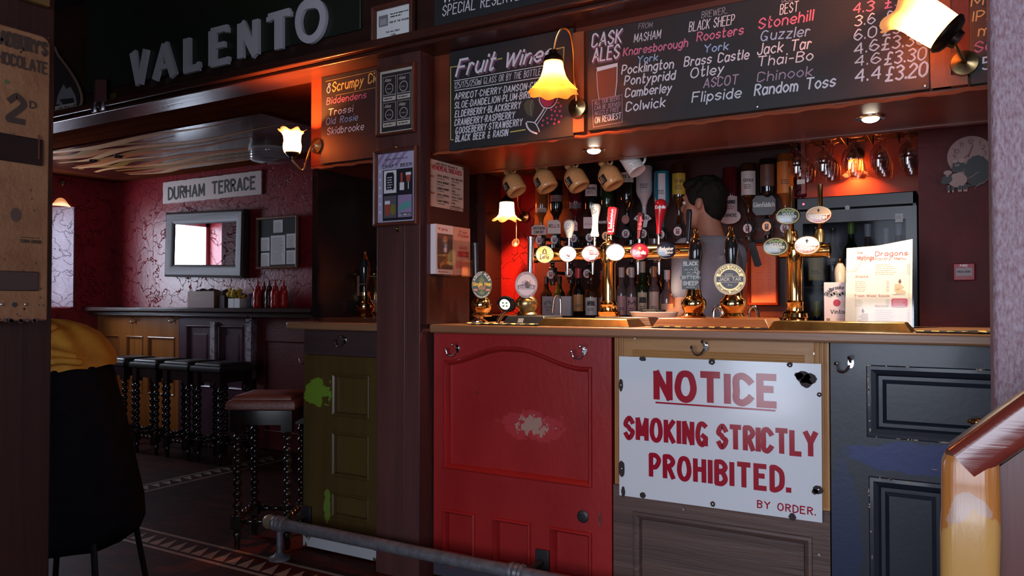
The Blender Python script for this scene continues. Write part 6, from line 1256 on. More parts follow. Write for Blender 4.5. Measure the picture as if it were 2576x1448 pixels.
def cyl_label(b, c, r, z0, z1, a0=-.9, a1=.9, m=0, n=12, up=1):
    d = V((-c[0], -c[1], 0)).normalized(); e = V((-d.y, d.x, 0)); vs = []
    for i in range(n+1):
        a = a0+(a1-a0)*i/n
        for z in (z0, z1): vs.append(V(c)+d*(r*math.cos(a))+e*(r*math.sin(a))+V((0, 0, z)))
    return b.add(vs, [(2*i, 2*i+2, 2*i+3, 2*i+1) for i in range(n)], m)
M_ivory = mat('ivory label', (.68, .55, .46), .5)
def lab_mats(col): return [mat('label %.2f %.2f %.2f' % col, col, .45), M_ink]
def bottle(px, Y, z0, h, r, g, label, lab=None, cap=None, group=None, labz=(.08, .42), txt=None, sh=.62):
    c = at(px, 700, Y); c.z = z0; t = thing('spirit_bottle', label, 'bottle', c, group); b = MB(); b.lathe(bottle_prof(h, r, sh=sh), c, (0, 0, 1), 22); b.build('glass', GL[g], t, sharp=50)
    if lab:
        b = MB(); cyl_label(b, c, r+.0008, h*labz[0], h*labz[1]); f = face(V(c)+V((0, 0, 0))); q_ = Fr(f.p(0, 0, r+.0022), f.ex)
        if txt: text(b, txt, q_, -r*.55, h*(labz[0]*.45+labz[1]*.55), h*.09, r*1.1, .18, 0, 1, 0)
        scribble(b, q_, -r*.5, h*(labz[0]+(labz[1]-labz[0])*.35), r, h*.02, 1, 0, 2); b.build('label', lab_mats(lab), t)
    if cap: b = MB(); b.lathe([(.0155, h*.80), (.0165, h*.86), (.0165, h*1.005), (0, h*1.006)], c, (0, 0, 1), 16); b.build('cap', mat('cap %.2f %.2f %.2f' % cap, cap, .3), t)
    return t
CL = (.74, .66, .62)
G1 = 'bottles standing on the back counter'
Yb = 3.995
for i, px in enumerate((1374, 1407, 1440)): bottle(px, 4.20, ZB, .236, .037, 'green' if i % 2 else 'dark', 'dark wine bottle standing behind the white carton, ' + ['at its pillar end', 'middle one', 'at its tap end'][i], None, (.03, .02, .02), G1)
bottle(1455, Yb, ZB, .27, .034, 'dark', 'dark bottle with a red foil neck and an amber oval label', (.62, .26, .08), (.50, .03, .04), G1, (.10, .45))
bottle(1487, Yb, ZB, .25, .040, 'brown', 'brown bottle with a broad white label beside the brass column', CL, None, G1, (.02, .42), 'APEROL')
bottle(1516, 4.12, ZB, .26, .036, 'amber', 'amber bottle half hidden by the brass font column', (.66, .30, .14), (.4, .1, .05), G1, (.04, .40))
bottle(1564, Yb, ZB, .27, .031, 'clear', 'clear bottle with a pink label and pale cap beyond the brass column', (.68, .38, .38), (.72, .62, .60), G1, (.03, .42))
bottle(1589, Yb, ZB, .268, .031, 'clear', 'clear bottle with a pink label marked M', (.72, .42, .42), (.75, .70, .70), G1, (.03, .40), 'M')
bottle(1616, Yb, ZB, .30, .031, 'green', 'tall green whiskey bottle with a cream label', (.74, .64, .42), (.6, .55, .45), G1, (.03, .44), 'JAMESON')
bottle(1645, Yb, ZB, .27, .031, 'clear', 'clear bottle with a tall cream label beside the green whiskey', (.70, .56, .46), (.45, .2, .08), G1, (.03, .50))
bottle(1678, Yb, ZB, .25, .038, 'clear', 'squat clear bottle with a low cream label and white cap nearest the person', (.62, .46, .34), (.75, .70, .70), G1, (.03, .28), sh=.55)
for i, (px, y_, lab) in enumerate(((1545, 4.22, 'dark bottle in the second row beyond the brass column'), (1602, 4.22, 'dark bottle in the second row behind the green whiskey'), (1630, 4.22, 'dark bottle in the second row between two clear ones'), (1660, 4.22, 'dark bottle in the second row behind the squat clear one'))): bottle(px, y_, ZB, .232, .034, ('dark', 'brown', 'green', 'dark')[i], lab, (.4, .25, .18), None, G1)
# white carton
a, c = at(1364, 745, 3.97), at(1436, 792, 3.97); b = MB(); b.box(a.x, c.x, 3.97, 4.08, ZB, a.z); f = Fr((a.x, 3.97, ZB)); w, h = c.x-a.x, a.z-ZB
arc(b, 'BIRTHDAY', f, w*.22, h*.42, w*.16, h*.30, PI*.85, PI*.15, h*.14, .16, 1); text(b, 'and more', f, w*.1, h*.4, h*.1, w*.26, .15, 0, 1); text(b, 'gifts', f, w*.14, h*.25, h*.09, w*.14, .15, 0, 1)
solo('carton', b, [mat('white carton', (.66, .56, .56), .6), mat('grey print', (.2, .19, .22), .5)], 'low white carton with grey lettering on the back counter', 'carton')
b = MB(); a, c = at(1696, 695, 4.1), at(1716, 740, 4.1); b.box(a.x, c.x, 4.1, 4.13, c.z, a.z); fr = Fr((a.x, 4.1, c.z)); scribble(b, fr, .01, .08, .03, .006, 1, rows=6, lead=.013); b.tube([((a.x+c.x)/2, 4.12, c.z), ((a.x+c.x)/2, 4.12, ZB)], .006, 8)
solo('price_card', b, [mat('pale pink card', (.70, .50, .46), .5), M_chg], 'pale upright card beside the person on the back counter', 'card')
p = at(1645, 800, 3.2); b = MB(); b.lathe([(0, 0), (.07, 0), (.085, .01), (.105, .048), (.108, .05), (.105, .051), (.08, .014), (0, .01)], (p.x, 3.2, ZC), (0, 0, 1), 30); solo('dish', b, mat('white glazed dish', (.74, .70, .70), .15, coat=.5), 'white dish at the back of the bar beside the tall font', 'dish')
b = MB(); rr = random.Random(6)
for k in range(9): b.ball((p.x-.06+.013*k, 3.2+.03*(rr.random()-.5), ZC+.052+.006*rr.random()), .016, .012, .005, n=8)
solo('dark_cloth', b, mat('dark cloth', (.02, .018, .02), .8), 'crumpled dark cloth lying on the white dish', 'cloth')
# spirit optics
M_meas = mat('black optic body', (.02, .018, .018), .25, coat=.3); M_bw = mat('pinkish white badge', (.74, .55, .52), .3); M_bo = mat('copper badge', (.50, .20, .08), .3, .5)
def optic(px, py, Y, g, label, h=.335, r=.041, lab=None, labz=(.62, .86), badge='w', crest=None, group='upturned optic bottles, upper row', txt=None, sh=.62, wide=1):
    """upturned bottle over a black measure with a round badge at pixel height py"""
    c = at(px, py, Y); k = ppm(px, Y); z0 = c.z+.030; p = V((c.x, Y, z0)); t = thing('optic_bottle', label, 'optic bottle', p, group)
    pr = [(rr_, h-z) for rr_, z in bottle_prof(h, r, .012, sh)][::-1]
    b = MB(); b.lathe(pr, p, (0, 0, 1), 22); b.build('glass', GL[g], t, sharp=50)
    b = MB(); b.box(p.x-.017, p.x+.017, Y-.018, Y+.03, z0-.075, z0+.012); b.lathe([(.014, -.095), (.018, -.075), (.016, -.07)], p, (0, 0, 1), 14); b.box(p.x+.026, p.x+.034, Y-.02, Y+.0, z0-.06, z0-.02); b.box(p.x-.012, p.x+.012, Y+.03, 4.36, z0-.03, z0-.01); b.build('measure', M_meas, t, bevel=.003)
    f = Fr((p.x, Y-.024, c.z)); f = Fr(f.o, face(f.o).ex)
    b = MB(); b.disc(f, 0, 0, .0225, .025, -.004, 0, n=24); b.box(p.x-.002, p.x+.002, Y-.024, Y-.016, c.z-.002, c.z+.002); o = b.build('badge', {'w': M_bw, 'o': M_bo}[badge], t)
    b = MB(); b.rect(f, -.010, .010, -.017, .014, .0008); b.disc(f, 0, .006, .004, .004, .0014, m=1, n=8); b.build('badge_print', [mat('maroon print', (.20, .02, .025), .4), M_w], o)
    if lab:
        b = MB(); cyl_label(b, p, r+.0008, h*labz[0], h*labz[1], -1.0*wide, 1.0*wide); q_ = face(p); q_ = Fr(q_.p(0, 0, r+.002), q_.ex)
        if txt: q2 = Fr(q_.p(0, h*(labz[0]*.4+labz[1]*.6), 0), q_.ex*-1, (0, 0, -1)); q2.n = q_.n; text(b, txt, q2, -r*.55, -h*.03, h*.05, r*1.1, .18, 0, 1, 0)
        scribble(b, q_, -r*.5, h*(labz[0]+(labz[1]-labz[0])*.4), r, h*.015, 1, 0, 3); b.build('label', lab_mats(lab), t)
    if crest: crest(t, Fr(V((p.x, Y-.028, c.z+.05)), f.ex))
    return t
def cr(poly, col, tx=None, tcol=None, z=.0, dx=0, rows=None):
    def go(t, f):
        b = MB(); b.prism([(x+dx, y+z) for x, y in poly], f, -.004, 0); o = b.build('crest', mat('crest %.2f %.2f %.2f' % col, col, .4), t)
        if tx:
            b = MB()
            for s_, x, y, h, w in tx: text(b, s_, f, x+dx, y+z, h, w, .2)
            b.build('crest_print', mat('crest print %.2f %.2f %.2f' % (tcol or (.03, .02, .02)), tcol or (.03, .02, .02), .5), o)
    return go
def oval(a, c, n=24): return [(a*math.cos(2*PI*i/n), c*math.sin(2*PI*i/n)) for i in range(n)]
card = lambda w, h: [(-w, -h), (w, -h), (w, h*.6), (w*.6, h), (-w*.6, h), (-w, h*.6)]
PK = (.76, .52, .46)
optic(1361, 604, 4.20, 'amber', 'upturned amber bottle with a cream arched name card at the lamp end of the optics', lab=(.70, .48, .38), labz=(.42, .50), crest=cr(card(.046, .030), PK, [('SOUTHERN', -.036, .002, .016, .072), ('COMFORT', -.030, -.022, .016, .06)], (.10, .04, .03), z=.012))
optic(1399, 603, 4.20, 'dark', 'upturned dark bottle with the arched cream name card marked in five letters', lab=(.22, .14, .14), labz=(.60, .72), crest=cr(card(.040, .042), (.80, .56, .48), [("BELL'S", -.032, -.004, .018, .064)], (.22, .02, .02), z=.028))
optic(1447, 600, 4.20, 'claret', 'upturned wine dark bottle with a small pink shield', lab=(.16, .10, .12), labz=(.45, .55), crest=cr(card(.026, .030), (.74, .36, .36), [('Rose', -.02, -.004, .012, .04)], (.4, .03, .05), z=.025))
optic(1487, 598, 4.20, 'dark', 'upturned dark bottle with a square pale pink card behind the white handle', h=.30, lab=(.72, .52, .48), labz=(.72, .95), txt='Gordon', crest=cr([(-.034, -.034), (.034, -.034), (.034, .034), (-.034, .034)], (.76, .48, .46), [('Zinfandel', -.028, -.012, .010, .056)], (.55, .16, .18), z=.038))
optic(1528, 594, 4.20, 'green', 'upturned dark green vermouth bottle behind the red paddle handle', badge='o', crest=cr([(-.05, -.008), (.05, -.008), (.05, .010), (-.05, .010)], (.10, .012, .012), [('MARTINI', -.046, -.005, .012, .09)], (.74, .70, .68), z=.03))
optic(1578, 588, 4.20, 'dark', 'upturned dark rum bottle with cream neck label and red round crest', h=.36, r=.043, lab=(.74, .58, .48), labz=(.74, .90), txt='RUM', crest=cr(oval(.022, .026), (.42, .08, .05), [('*', -.004, -.01, .02, .008)], (.7, .4, .1), z=.032))
optic(1621, 588, 4.20, 'white', 'upturned opaque white bottle with a fan shaped card', h=.36, r=.048, crest=cr([(-.018, -.036), (.022, -.036), (.030, .0), (.052, .012), (.03, .035), (0, .04), (-.03, .035), (-.052, .012), (-.026, 0)], (.74, .68, .66), [('MALIBU', -.034, .008, .016, .068)], (.05, .03, .03), z=.022), sh=.50, lab=(.60, .56, .62), labz=(.55, .90), wide=.5)
optic(1665, 590, 4.20, 'blue', 'upturned bright blue gin bottle with a tall white label', h=.33, r=.045, lab=(.72, .70, .74), labz=(.45, .95), wide=.45)
optic(1708, 582, 4.20, 'brown', 'upturned brown bottle with a broad yellow label beside the head of the person', h=.35, lab=(.56, .36, .03), labz=(.50, .84), txt='HI-C')
optic(1838, 602, 4.20, 'claret', 'upturned dark whisky bottle with a white label and a large white oval crest', h=.36, lab=(.74, .54, .52), labz=(.32, .56), txt='BOWMORE', crest=cr(oval(.060, .040), (.66, .50, .48), [('BOWMORE', -.040, -.002, .018, .08)], (.10, .05, .05), z=.072))
optic(1883, 575, 4.20, 'brown', 'upturned brown bottle with a red and white label next to the dark octagonal crest', h=.32, r=.043, lab=(.76, .62, .58), labz=(.46, .86), txt='PAVO', badge='w')
optic(1931, 570, 4.20, 'dark', 'upturned dark bottle with a dark octagonal silver edged crest', h=.33, lab=(.16, .06, .04), labz=(.55, .9), badge='o', crest=cr([(-.058, -.03), (-.04, -.052), (.04, -.052), (.058, -.03), (.058, .03), (.04, .052), (-.04, .052), (-.058, .03)], (.045, .035, .035), [('Glenfiddich', -.052, -.008, .022, .104)], (.66, .62, .56), z=.062, dx=-.012))
optic(1976, 574, 4.20, 'amber', 'upturned bottle with a big bright orange label nearest the cooler', h=.36, r=.043, lab=(.72, .19, .03), labz=(.42, .88), wide=1.2)
G2 = 'upturned optic bottles, lower row'
optic(1390, 690, 4.10, 'dark', 'lower dark optic bottle with grey lettering below the yellow badge', h=.15, badge='w', group=G2, crest=cr([(-.04, -.02), (.04, -.02), (.04, .03), (-.04, .03)], (.03, .025, .03), [('Jaeger', -.03, .0, .016, .06)], (.4, .36, .36), z=.04))
optic(1436, 686, 4.10, 'navy', 'lower optic bottle below the blue and white wheel badge', h=.15, group=G2); optic(1481, 688, 4.10, 'dark', 'lower optic bottle below the rose badge', h=.15, group=G2)
optic(1589, 683, 4.10, 'dark', 'lower optic bottle with a copper badge and arched white lettering', h=.15, badge='o', group=G2, crest=cr(oval(.045, .02), (.025, .02, .02), [('FAMOUS', -.034, -.006, .014, .068)], (.6, .56, .52), z=.034)); optic(1648, 681, 4.10, 'clear', 'lower optic bottle with a small pink card and glassy badge', h=.15, group=G2, crest=cr([(-.03, -.018), (.03, -.018), (.03, .018), (-.03, .018)], (.72, .36, .30), [('ARCHERS', -.025, -.008, .014, .05)], (.3, .05, .05), z=.03))
p = at(1703, 582, 4.0)
# jugs hanging along the canopy
M_jug = mat('buff stoneware', (.64, .29, .11), .24, coat=.35, col2=(.56, .24, .09), scale=90); M_jl = mat('black jug label', (.03, .02, .018), .3)
ax = V((-.50, .04, .86)).normalized()
def jug(px, py, label, roll=0):
    c = at(px, py, 3.285); t = thing('stoneware_jug', label, 'jug', c, 'buff stoneware jugs hanging under the canopy'); s = .80
    a = (ax+V((roll, 0, 0))).normalized(); o = c-a*.075*s; e = V((0, -1, 0)); e = (e-a*e.dot(a)).normalized(); sd = a.cross(e)*-1
    b = MB(); b.lathe([(r_*s, z_*s) for r_, z_ in [(0, .006), (.040, .005), (.046, 0), (.058, .001), (.064, .008), (.066, .016), (.066, .082), (.060, .100), (.046, .118), (.028, .134), (.020, .142), (.018, .150), (.021, .154), (.022, .170), (.019, .174), (.010, .174), (.0, .165)]], o, a, 36); b.build('body', M_jug, t, sharp=55)
    b = MB(); hs = -sd if sd.x < 0 else sd; hs = V((1, 0, .3)); hs = (hs-a*hs.dot(a)).normalized(); h0 = o+a*.128*s+hs*.034*s
    ring = [h0+(a*math.cos(th)+hs*math.sin(th)*.8)*.019*s+a*.016*s+hs*.010*s for th in [2*PI*i/18 for i in range(19)]]; b.tube(ring, .0055, 10, cap=False); b.build('handle', M_jug, t)
    b = MB(); n = 10; vs = []
    pe = (e*.90+sd*(.44 if sd.x < 0 else -.44)).normalized(); qe = a.cross(pe)
    for i in range(n+1):
        th = -.40+.80*i/n
        for z in (.026, .078): vs.append(o+a*z*s+(pe*math.cos(th)+qe*math.sin(th))*.0668*s)
    b.add(vs, [(2*i, 2*i+2, 2*i+3, 2*i+1) for i in range(n)], 0)
    f = Fr(o+a*.05*s+pe*.069*s, qe if qe.x > 0 else -qe, a); f.n = pe
    for k, (x0, x1, z) in enumerate(((-.006, .008, .017), (-.014, .012, .008), (-.018, .016, -.003), (-.015, .018, -.014))): scribble(b, f, x0*s, z*s, (x1-x0)*s, .0055, 1, 0)
    b.build('label', [M_jl, mat('buff jug print', (.55, .38, .24), .4)], t)
    top = h0+(a*.03+hs*.008)*s; b = MB(); b.tube(smooth([V((top.x, 3.202, 1.84)), V((top.x, 3.225, 1.835)), V((top.x, 3.25, top.z+.02)), top+V((0, 0, -.004)), top+V((.006, -.006, .004))], 4), .0025, 6)
    solo('jug_hook', b, M_screw, 'steel hook over the ' + label.split(' in the')[0].replace('stoneware jug ', 'jug '), 'hook')
jug(1290, 460, 'stoneware jug nearest the red wall lamp in the row of four', -.03); jug(1368, 450, 'stoneware jug second from the red wall lamp in the row of four', .02); jug(1446, 447, 'stoneware jug third from the red wall lamp in the row of four', -.03); jug(1532, 441, 'stoneware jug nearest the white mug in the row of four', .0)
c = at(1592, 413, 3.27); t = thing('white_mug', 'white ribbed mug hanging by its handle under the canopy', 'mug', c); a = V((-.5, .1, .75)).normalized(); b = MB(); b.lathe([(0, .004), (.040, 0), (.042, .008), (.040, .02), (.042, .024), (.040, .03), (.042, .036), (.041, .09), (.043, .092), (.038, .09), (.037, .01), (0, .008)], c-a*.045, a, 26); b.build('cup', mat('white glazed mug', (.72, .64, .62), .15, coat=.5), t)
hs = V((.8, 0, .6)); hs = (hs-a*hs.dot(a)).normalized(); b = MB(); b.tube([c+hs*.04+(hs*math.sin(th)*.9+a*math.cos(th))*.028 for th in [PI*i/14 for i in range(15)]], .0055, 10); b.build('handle', MATS['white glazed mug'], t)
tp_ = c+hs*.066; b = MB(); b.tube([V((tp_.x, 3.202, 1.85)), V((tp_.x, 3.23, tp_.z+.02)), tp_], .0025, 6); solo('jug_hook', b, M_screw, 'steel hook holding the white mug', 'hook')
# strip light
a, c = at(1662, 393, 3.60), at(1790, 372, 3.60); t = thing('strip_light', 'unlit pale strip light under the bar ceiling', 'strip light', ((a.x+c.x)/2, 3.6, a.z)); zz = 1.885
b = MB(); b.box(a.x, c.x, 3.56, 3.64, zz+.02, zz+.05); b.build('housing', mat('pale enamelled metal', (.42, .28, .30), .35), t, bevel=.004); b = MB(); b.tube([(a.x+.01, 3.6, zz+.008), (c.x-.01, 3.6, zz+.008)], .013, 14); b.build('tube', mat('unlit tube', (.52, .36, .38), .3), t)
for x in (a.x+.03, c.x-.03): b = MB(); b.box(x-.01, x+.01, 3.59, 3.61, zz+.05, 2.0); b.build('hanger', M_blackm, t)
# hanging wine glasses
M_wg = thin('wine glass', (.93, .90, .90), 1.0, .01, .10)
zr = 1.955
t = thing('glass_rack', 'dark metal rack of rods holding upturned wine glasses over the cooler', 'glass rack', (-.42, 4.0, zr))
for i, x in enumerate([-.735+.118*k for k in range(6)]):
    b = MB(); b.tube([(x, 3.78, zr), (x, 4.26, zr)], .004, 8); b.tube([(x, 3.8, zr), (x, 3.8, 2.0)], .003, 6); b.tube([(x, 4.24, zr), (x, 4.24, 2.0)], .003, 6); b.build('rod', mat('dark rack metal', (.06, .05, .05), .25, .9), t)
gp = [(0, -.002), (.028, -.002), (.033, -.003), (.030, -.005), (.012, -.009), (.005, -.016), (.004, -.04), (.0042, -.075), (.008, -.085), (.022, -.098), (.035, -.120), (.039, -.145), (.037, -.170), (.032, -.195), (.0315, -.195), (.036, -.170), (.0375, -.145), (.034, -.121), (.021, -.100), (0, -.09)]
pos = ['rod nearest the orange label', 'second rod', 'middle rod', 'fourth rod', 'rod nearest the red wall']; row = ['front', 'second', 'third', 'rear']
g0 = None
for i in range(5):
    for j in range(4):
        loc = V((-.676+.118*i, 3.83+.105*j, zr+.012)); lab = 'upturned wine glass in the %s place on the %s' % (row[j], pos[i])
        if g0 is None:
            g0 = thing('wine_glass', lab, 'wine glass', loc, 'upturned wine glasses on the rack'); b = MB(); b.lathe(gp, (0, 0, 0), (0, 0, 1), 24); b.build('glass', M_wg, g0, local=True)
        else: dup(g0, loc, lab)
b = MB(); a = at(2020, 440, 3.85); b.box(a.x-.008, a.x+.008, 3.85, 3.87, 1.681, 2.0); solo('upright', b, wood('red upright wood', (.30, .05, .03), (.2, .03, .02), .4, 2, 14), 'thin red upright beside the hanging wine glasses', 'upright')
a = at(2015, 457, 3.84); b = MB(); b.box(a.x-.018, a.x+.018, 3.838, 3.846, a.z-.011, a.z+.011); solo('price_card', b, M_ivory, 'tiny pale price card on the thin red upright', 'card')
# bottle cooler
x0, x1 = at(1998, 600, 4.0).x, -.178; zf = 1.678
t = thing('bottle_cooler', 'tall black glass fronted bottle cooler behind the menu', 'bottle cooler', ((x0+x1)/2, 4.1, 0)); M_ck = mat('charcoal cooler', (.022, .022, .026), .35)
b = MB(); b.box(x0, x0+.02, 4.0, 4.34, 0, zf); b.box(x1-.02, x1, 4.0, 4.34, 0, zf); b.box(x0, x1, 4.0, 4.34, zf-.06, zf); b.box(x0, x1, 4.32, 4.34, 0, zf); b.box(x0, x1, 4.0, 4.34, 0, .35); b.build('cabinet', M_ck, t, bevel=.004)
b = MB(); b.box(x0, x1, 3.972, 3.998, zf-.13, zf-.07); b.box(x0, x0+.045, 3.972, 3.998, .4, zf-.13); b.box(x1-.045, x1, 3.972, 3.998, .4, zf-.13); b.box(x0, x1, 3.972, 3.998, .35, .4); d_ = b.build('door', mat('charcoal door', (.035, .035, .04), .3), t)
b = MB(); b.box(x0+.045, x1-.045, 3.984, 3.988, .4, zf-.13); b.build('glass_pane', thin('cooler glass', (.80, .82, .85), .10, .06, .04), d_)
v = at(2132, 522, 3.972); b = MB(); b.disc(Fr((v.x, 3.972, v.z)), 0, 0, .011, .011, 0, .004, n=16); b.build('lock', M_chrome, d_)
v = at(2008, 504, 3.972); b = MB(); b.disc(Fr((v.x+.02, 4.0, zf-.03)), 0, 0, .005, .005, 0, .002, n=10); b.build('red_light', mat('red pilot light', (.8, .02, .05), .4, emit=(1, .05, .12), es=6), t)
v = at(2280, 547, 3.972); b = MB(); b.rect(Fr((v.x-.03, 3.9715, v.z)), -.016, .016, -.02, .02, 0, 0); scribble(b, Fr((v.x-.03, 3.971, v.z)), -.012, .008, .024, .003, 1, rows=3); b.build('sticker', [M_paper, M_chg], d_)
for z in (1.235, .80):
    b = MB()
    for k in range(9): b.tube([(x0+.04+k*(x1-x0-.08)/8, 4.01, z), (x0+.04+k*(x1-x0-.08)/8, 4.16, z)], .0022, 6)
    b.tube([(x0+.035, 4.012, z), (x1-.035, 4.012, z)], .005, 8); b.build('shelf', mat('pinkish shelf wire', (.55, .38, .38), .25, .8), t)
GC = 'chilled bottles in the cooler'
def cool(px, z0, h, r, g, label, **k): return bottle(px, 4.10, z0, h, r, g, label, group=GC, **k)
cool(2053, 1.242, .30, .043, 'dark', 'chilled dark bottle with a bright yellow label', lab=(.75, .46, .04), labz=(.10, .52)); cool(2096, 1.242, .29, .036, 'dark', 'chilled dark bottle with a pale grey label', lab=(.35, .33, .34), labz=(.36, .48)); cool(2142, 1.242, .32, .037, 'green', 'chilled bottle with a lime green neck behind the menu', cap=(.25, .40, .06), lab=(.5, .48, .44))
cool(2184, 1.242, .30, .030, 'clear', 'chilled clear bottle with white label behind the menu', lab=(.7, .7, .72), cap=(.6, .6, .62)); cool(2230, 1.242, .28, .036, 'white', 'chilled milky bottle behind the menu'); cool(2262, 1.242, .30, .037, 'clear', 'chilled clear bottle at the red wall end of the shelf', lab=(.6, .6, .62), cap=(.5, .5, .52))
cool(2054, .806, .36, .048, 'navy', 'chilled large navy blue bottle beside the font', lab=(.14, .15, .22), labz=(.25, .48), cap=(.7, .6, .1)); cool(2104, .806, .34, .04, 'navy', 'chilled slim navy bottle behind the cider carton', lab=(.2, .2, .25))
# framed menu glowing beyond the person
t, f, w, h = picture((1882, 1958, 612, 768), 'peach coloured drinks list in a red frame beyond the person', 4.33, .016, mat('peach menu paper', (.74, .34, .20), .4), mf=wood('red frame wood', (.20, .035, .02), (.14, .02, .015), .35, 2, 20))
b = MB(); scribble(b, f, w*.2, h*.78, w*.35, h*.008, 0, rows=16, lead=h*.042); scribble(b, f, w*.68, h*.78, w*.18, h*.008, 0, rows=16, lead=h*.042); b.build('print', mat('brown menu print', (.30, .10, .06), .5), t)
b = MB(); a, c = at(1888, 612, 4.0), at(1905, 672, 4.0); b.prism([(a.x-.012, a.z), (a.x+.022, a.z+.006), (c.x+.022, c.z+.012), (c.x+.008, c.z+.002), (c.x-.012, c.z+.004)], Fr((0, 4.0, 0)), 0, .008); b.tube([(a.x+.004, 3.996, a.z), (a.x-.02, 4.0, 1.60), (a.x-.02, 4.2, 1.62)], .003, 6); solo('leather_strap', b, M_blackm, 'dark leather strap hanging tilted beyond the person', 'strap')
c = at(1832, 650, 4.04)  # added lamp, unseen behind the person, to brighten the drinks list
wall_lamp('added frosted tulip lamp, unseen behind the person, lighting the drinks list', c, (0, 0, -1), [(.030, 0), (.034, .012), (.036, .04), (.038, .06), (.046, .075), (.058, .084)], (.16, 6, .08), 6, M_sw,
          [c+V((0, 0, .03)), c+V((0, .10, .06)), c+V((0, .30, .03))], 90, .03, .022)
# red wall end: sheep clock and call point
YC = 3.548; c = at(2440, 393, YC); k = ppm(2440, YC)*1.0; ux = abs(at(2441, 393, YC).x-at(2440, 393, YC).x)
t = thing('sheep_clock', 'novelty wall clock with a pale dial and two cut out sheep', 'clock', c); f = Fr((c.x, YC, c.z)); r_ = 58*ux
b = MB(); b.disc(f, 0, 0, r_, r_*1.0, 0, .012, n=48); b.build('dial', mat('dusky dial', (.30, .17, .16), .5), t)
def cp(x, y): return ((x-830)*.145*ux, -(y-575)*.145*ux)
b = MB()
for s_, x, y, hh in (('12', 800, 335, 85), ('11', 650, 385, 85), ('1', 990, 380, 80), ('2', 1040, 470, 85), ('10', 545, 505, 85), ('9', 530, 610, 80), ('3', 1065, 590, 85)):
    q_ = cp(x, y); text(b, s_, f, q_[0], q_[1], hh*.145*ux, None, .2, .05, 0, .0128)
for x, y in ((850, 220), (665, 275), (530, 395), (480, 555), (1020, 262), (1150, 370), (1185, 535)): q_ = cp(x, y); b.disc(f, *q_, .0022, .0022, .0128, n=8)
b.build('numerals', mat('dial numerals', (.16, .05, .05), .5), t)
b = MB(); b.line([cp(880, 370), cp(800, 600)], f, .005, .0145); b.line([cp(830, 520), cp(700, 650)], f, .004, .0145); b.build('hands', mat('dark red hands', (.12, .02, .02), .5), t)
def fluffy(cx, cy, rx, ry, n=15, am=.05):
    pts = []
    for i in range(n*6): a = 2*PI*i/(n*6); q_ = 1+am*abs(math.sin(a*n/2)); pts.append(cp(cx+rx*q_*math.cos(a), cy+ry*q_*math.sin(a)))
    return pts
M_sb2 = mat('black sheep paint', (.014, .014, .014), .5); M_sw2 = mat('cream sheep paint', (.34, .21, .19), .5)
b = MB(); b.prism(fluffy(950, 890, 215, 300, 15), f, .013, .017, 0); b.prism([cp(*q_) for q_ in ((530, 690), (700, 680), (760, 760), (700, 880), (600, 895), (530, 890), (510, 830))], f, .017, .019, 0)
b.prism(fluffy(690, 660, 60, 45, 9, .12), f, .0172, .0192, 1); b.prism(fluffy(570, 665, 45, 35, 7, .12), f, .0172, .0192, 1); b.disc(f, *cp(585, 750), .0028, .0042, .0195, m=1, n=12); b.disc(f, *cp(625, 750), .0028, .0042, .0195, m=1, n=12)
b.line([cp(760, 1030), cp(860, 1000), cp(920, 950), cp(985, 915)], f, .0016, .0175, 1); b.line([cp(900, 1240), cp(980, 1160), cp(1080, 1130), cp(1140, 1060)], f, .0016, .0175, 1); b.build('black_sheep', [M_sb2, M_sw2], t)
b = MB(); b.prism(fluffy(610, 1050, 160, 140, 11), f, .013, .018, 1); b.prism([cp(*q_) for q_ in ((380, 950), (500, 940), (520, 1040), (460, 1110), (370, 1130), (315, 1080), (330, 1000))], f, .018, .020, 0); b.prism(fluffy(440, 890, 70, 45, 8, .12), f, .018, .020, 1); b.disc(f, *cp(432, 950), .004, .005, .0205, m=1, n=12)
for x in (470, 510, 650, 745): b.prism([cp(x-35, 1150), cp(x+35, 1150), cp(x+35, 1290), cp(x-35, 1290)], f, .0125, .016, 1); b.prism([cp(x-25, 1165), cp(x+25, 1165), cp(x+25, 1250), cp(x-25, 1250)], f, .016, .0185, 0)
b.prism([cp(460, 1190), cp(700, 1130), cp(890, 1180), cp(800, 1215), cp(560, 1215)], f, .0125, .0165, 0); b.build('cream_sheep', [M_sb2, M_sw2], t)
c = at(2425, 684, YC); t = thing('fire_call_point', 'small red fire call point box on the dark red wall', 'alarm', c); f = Fr((c.x, YC, c.z)); s_ = 27*ux
b = MB(); b.fbox(f, -s_, s_, -s_*.92, s_*.92, 0, .03); b.build('box', mat('alarm red', (.34, .012, .025), .4), t, bevel=.003)
b = MB(); b.rect(f, -s_*.75, s_*.75, -s_*.42, s_*.42, .0305, 0); text(b, 'FIRE', f, -s_*.35, s_*.55, s_*.22, s_*.7, .2, 0, 1, .0306); text(b, 'PRESS HERE', f, -s_*.6, -s_*.08, s_*.18, s_*1.2, .2, 0, 2, .0312); b.disc(f, 0, -s_*.75, .002, .002, .0308, m=0, n=8); b.build('window', [mat('grey call plate', (.28, .22, .22), .4), M_w, M_ink], t)
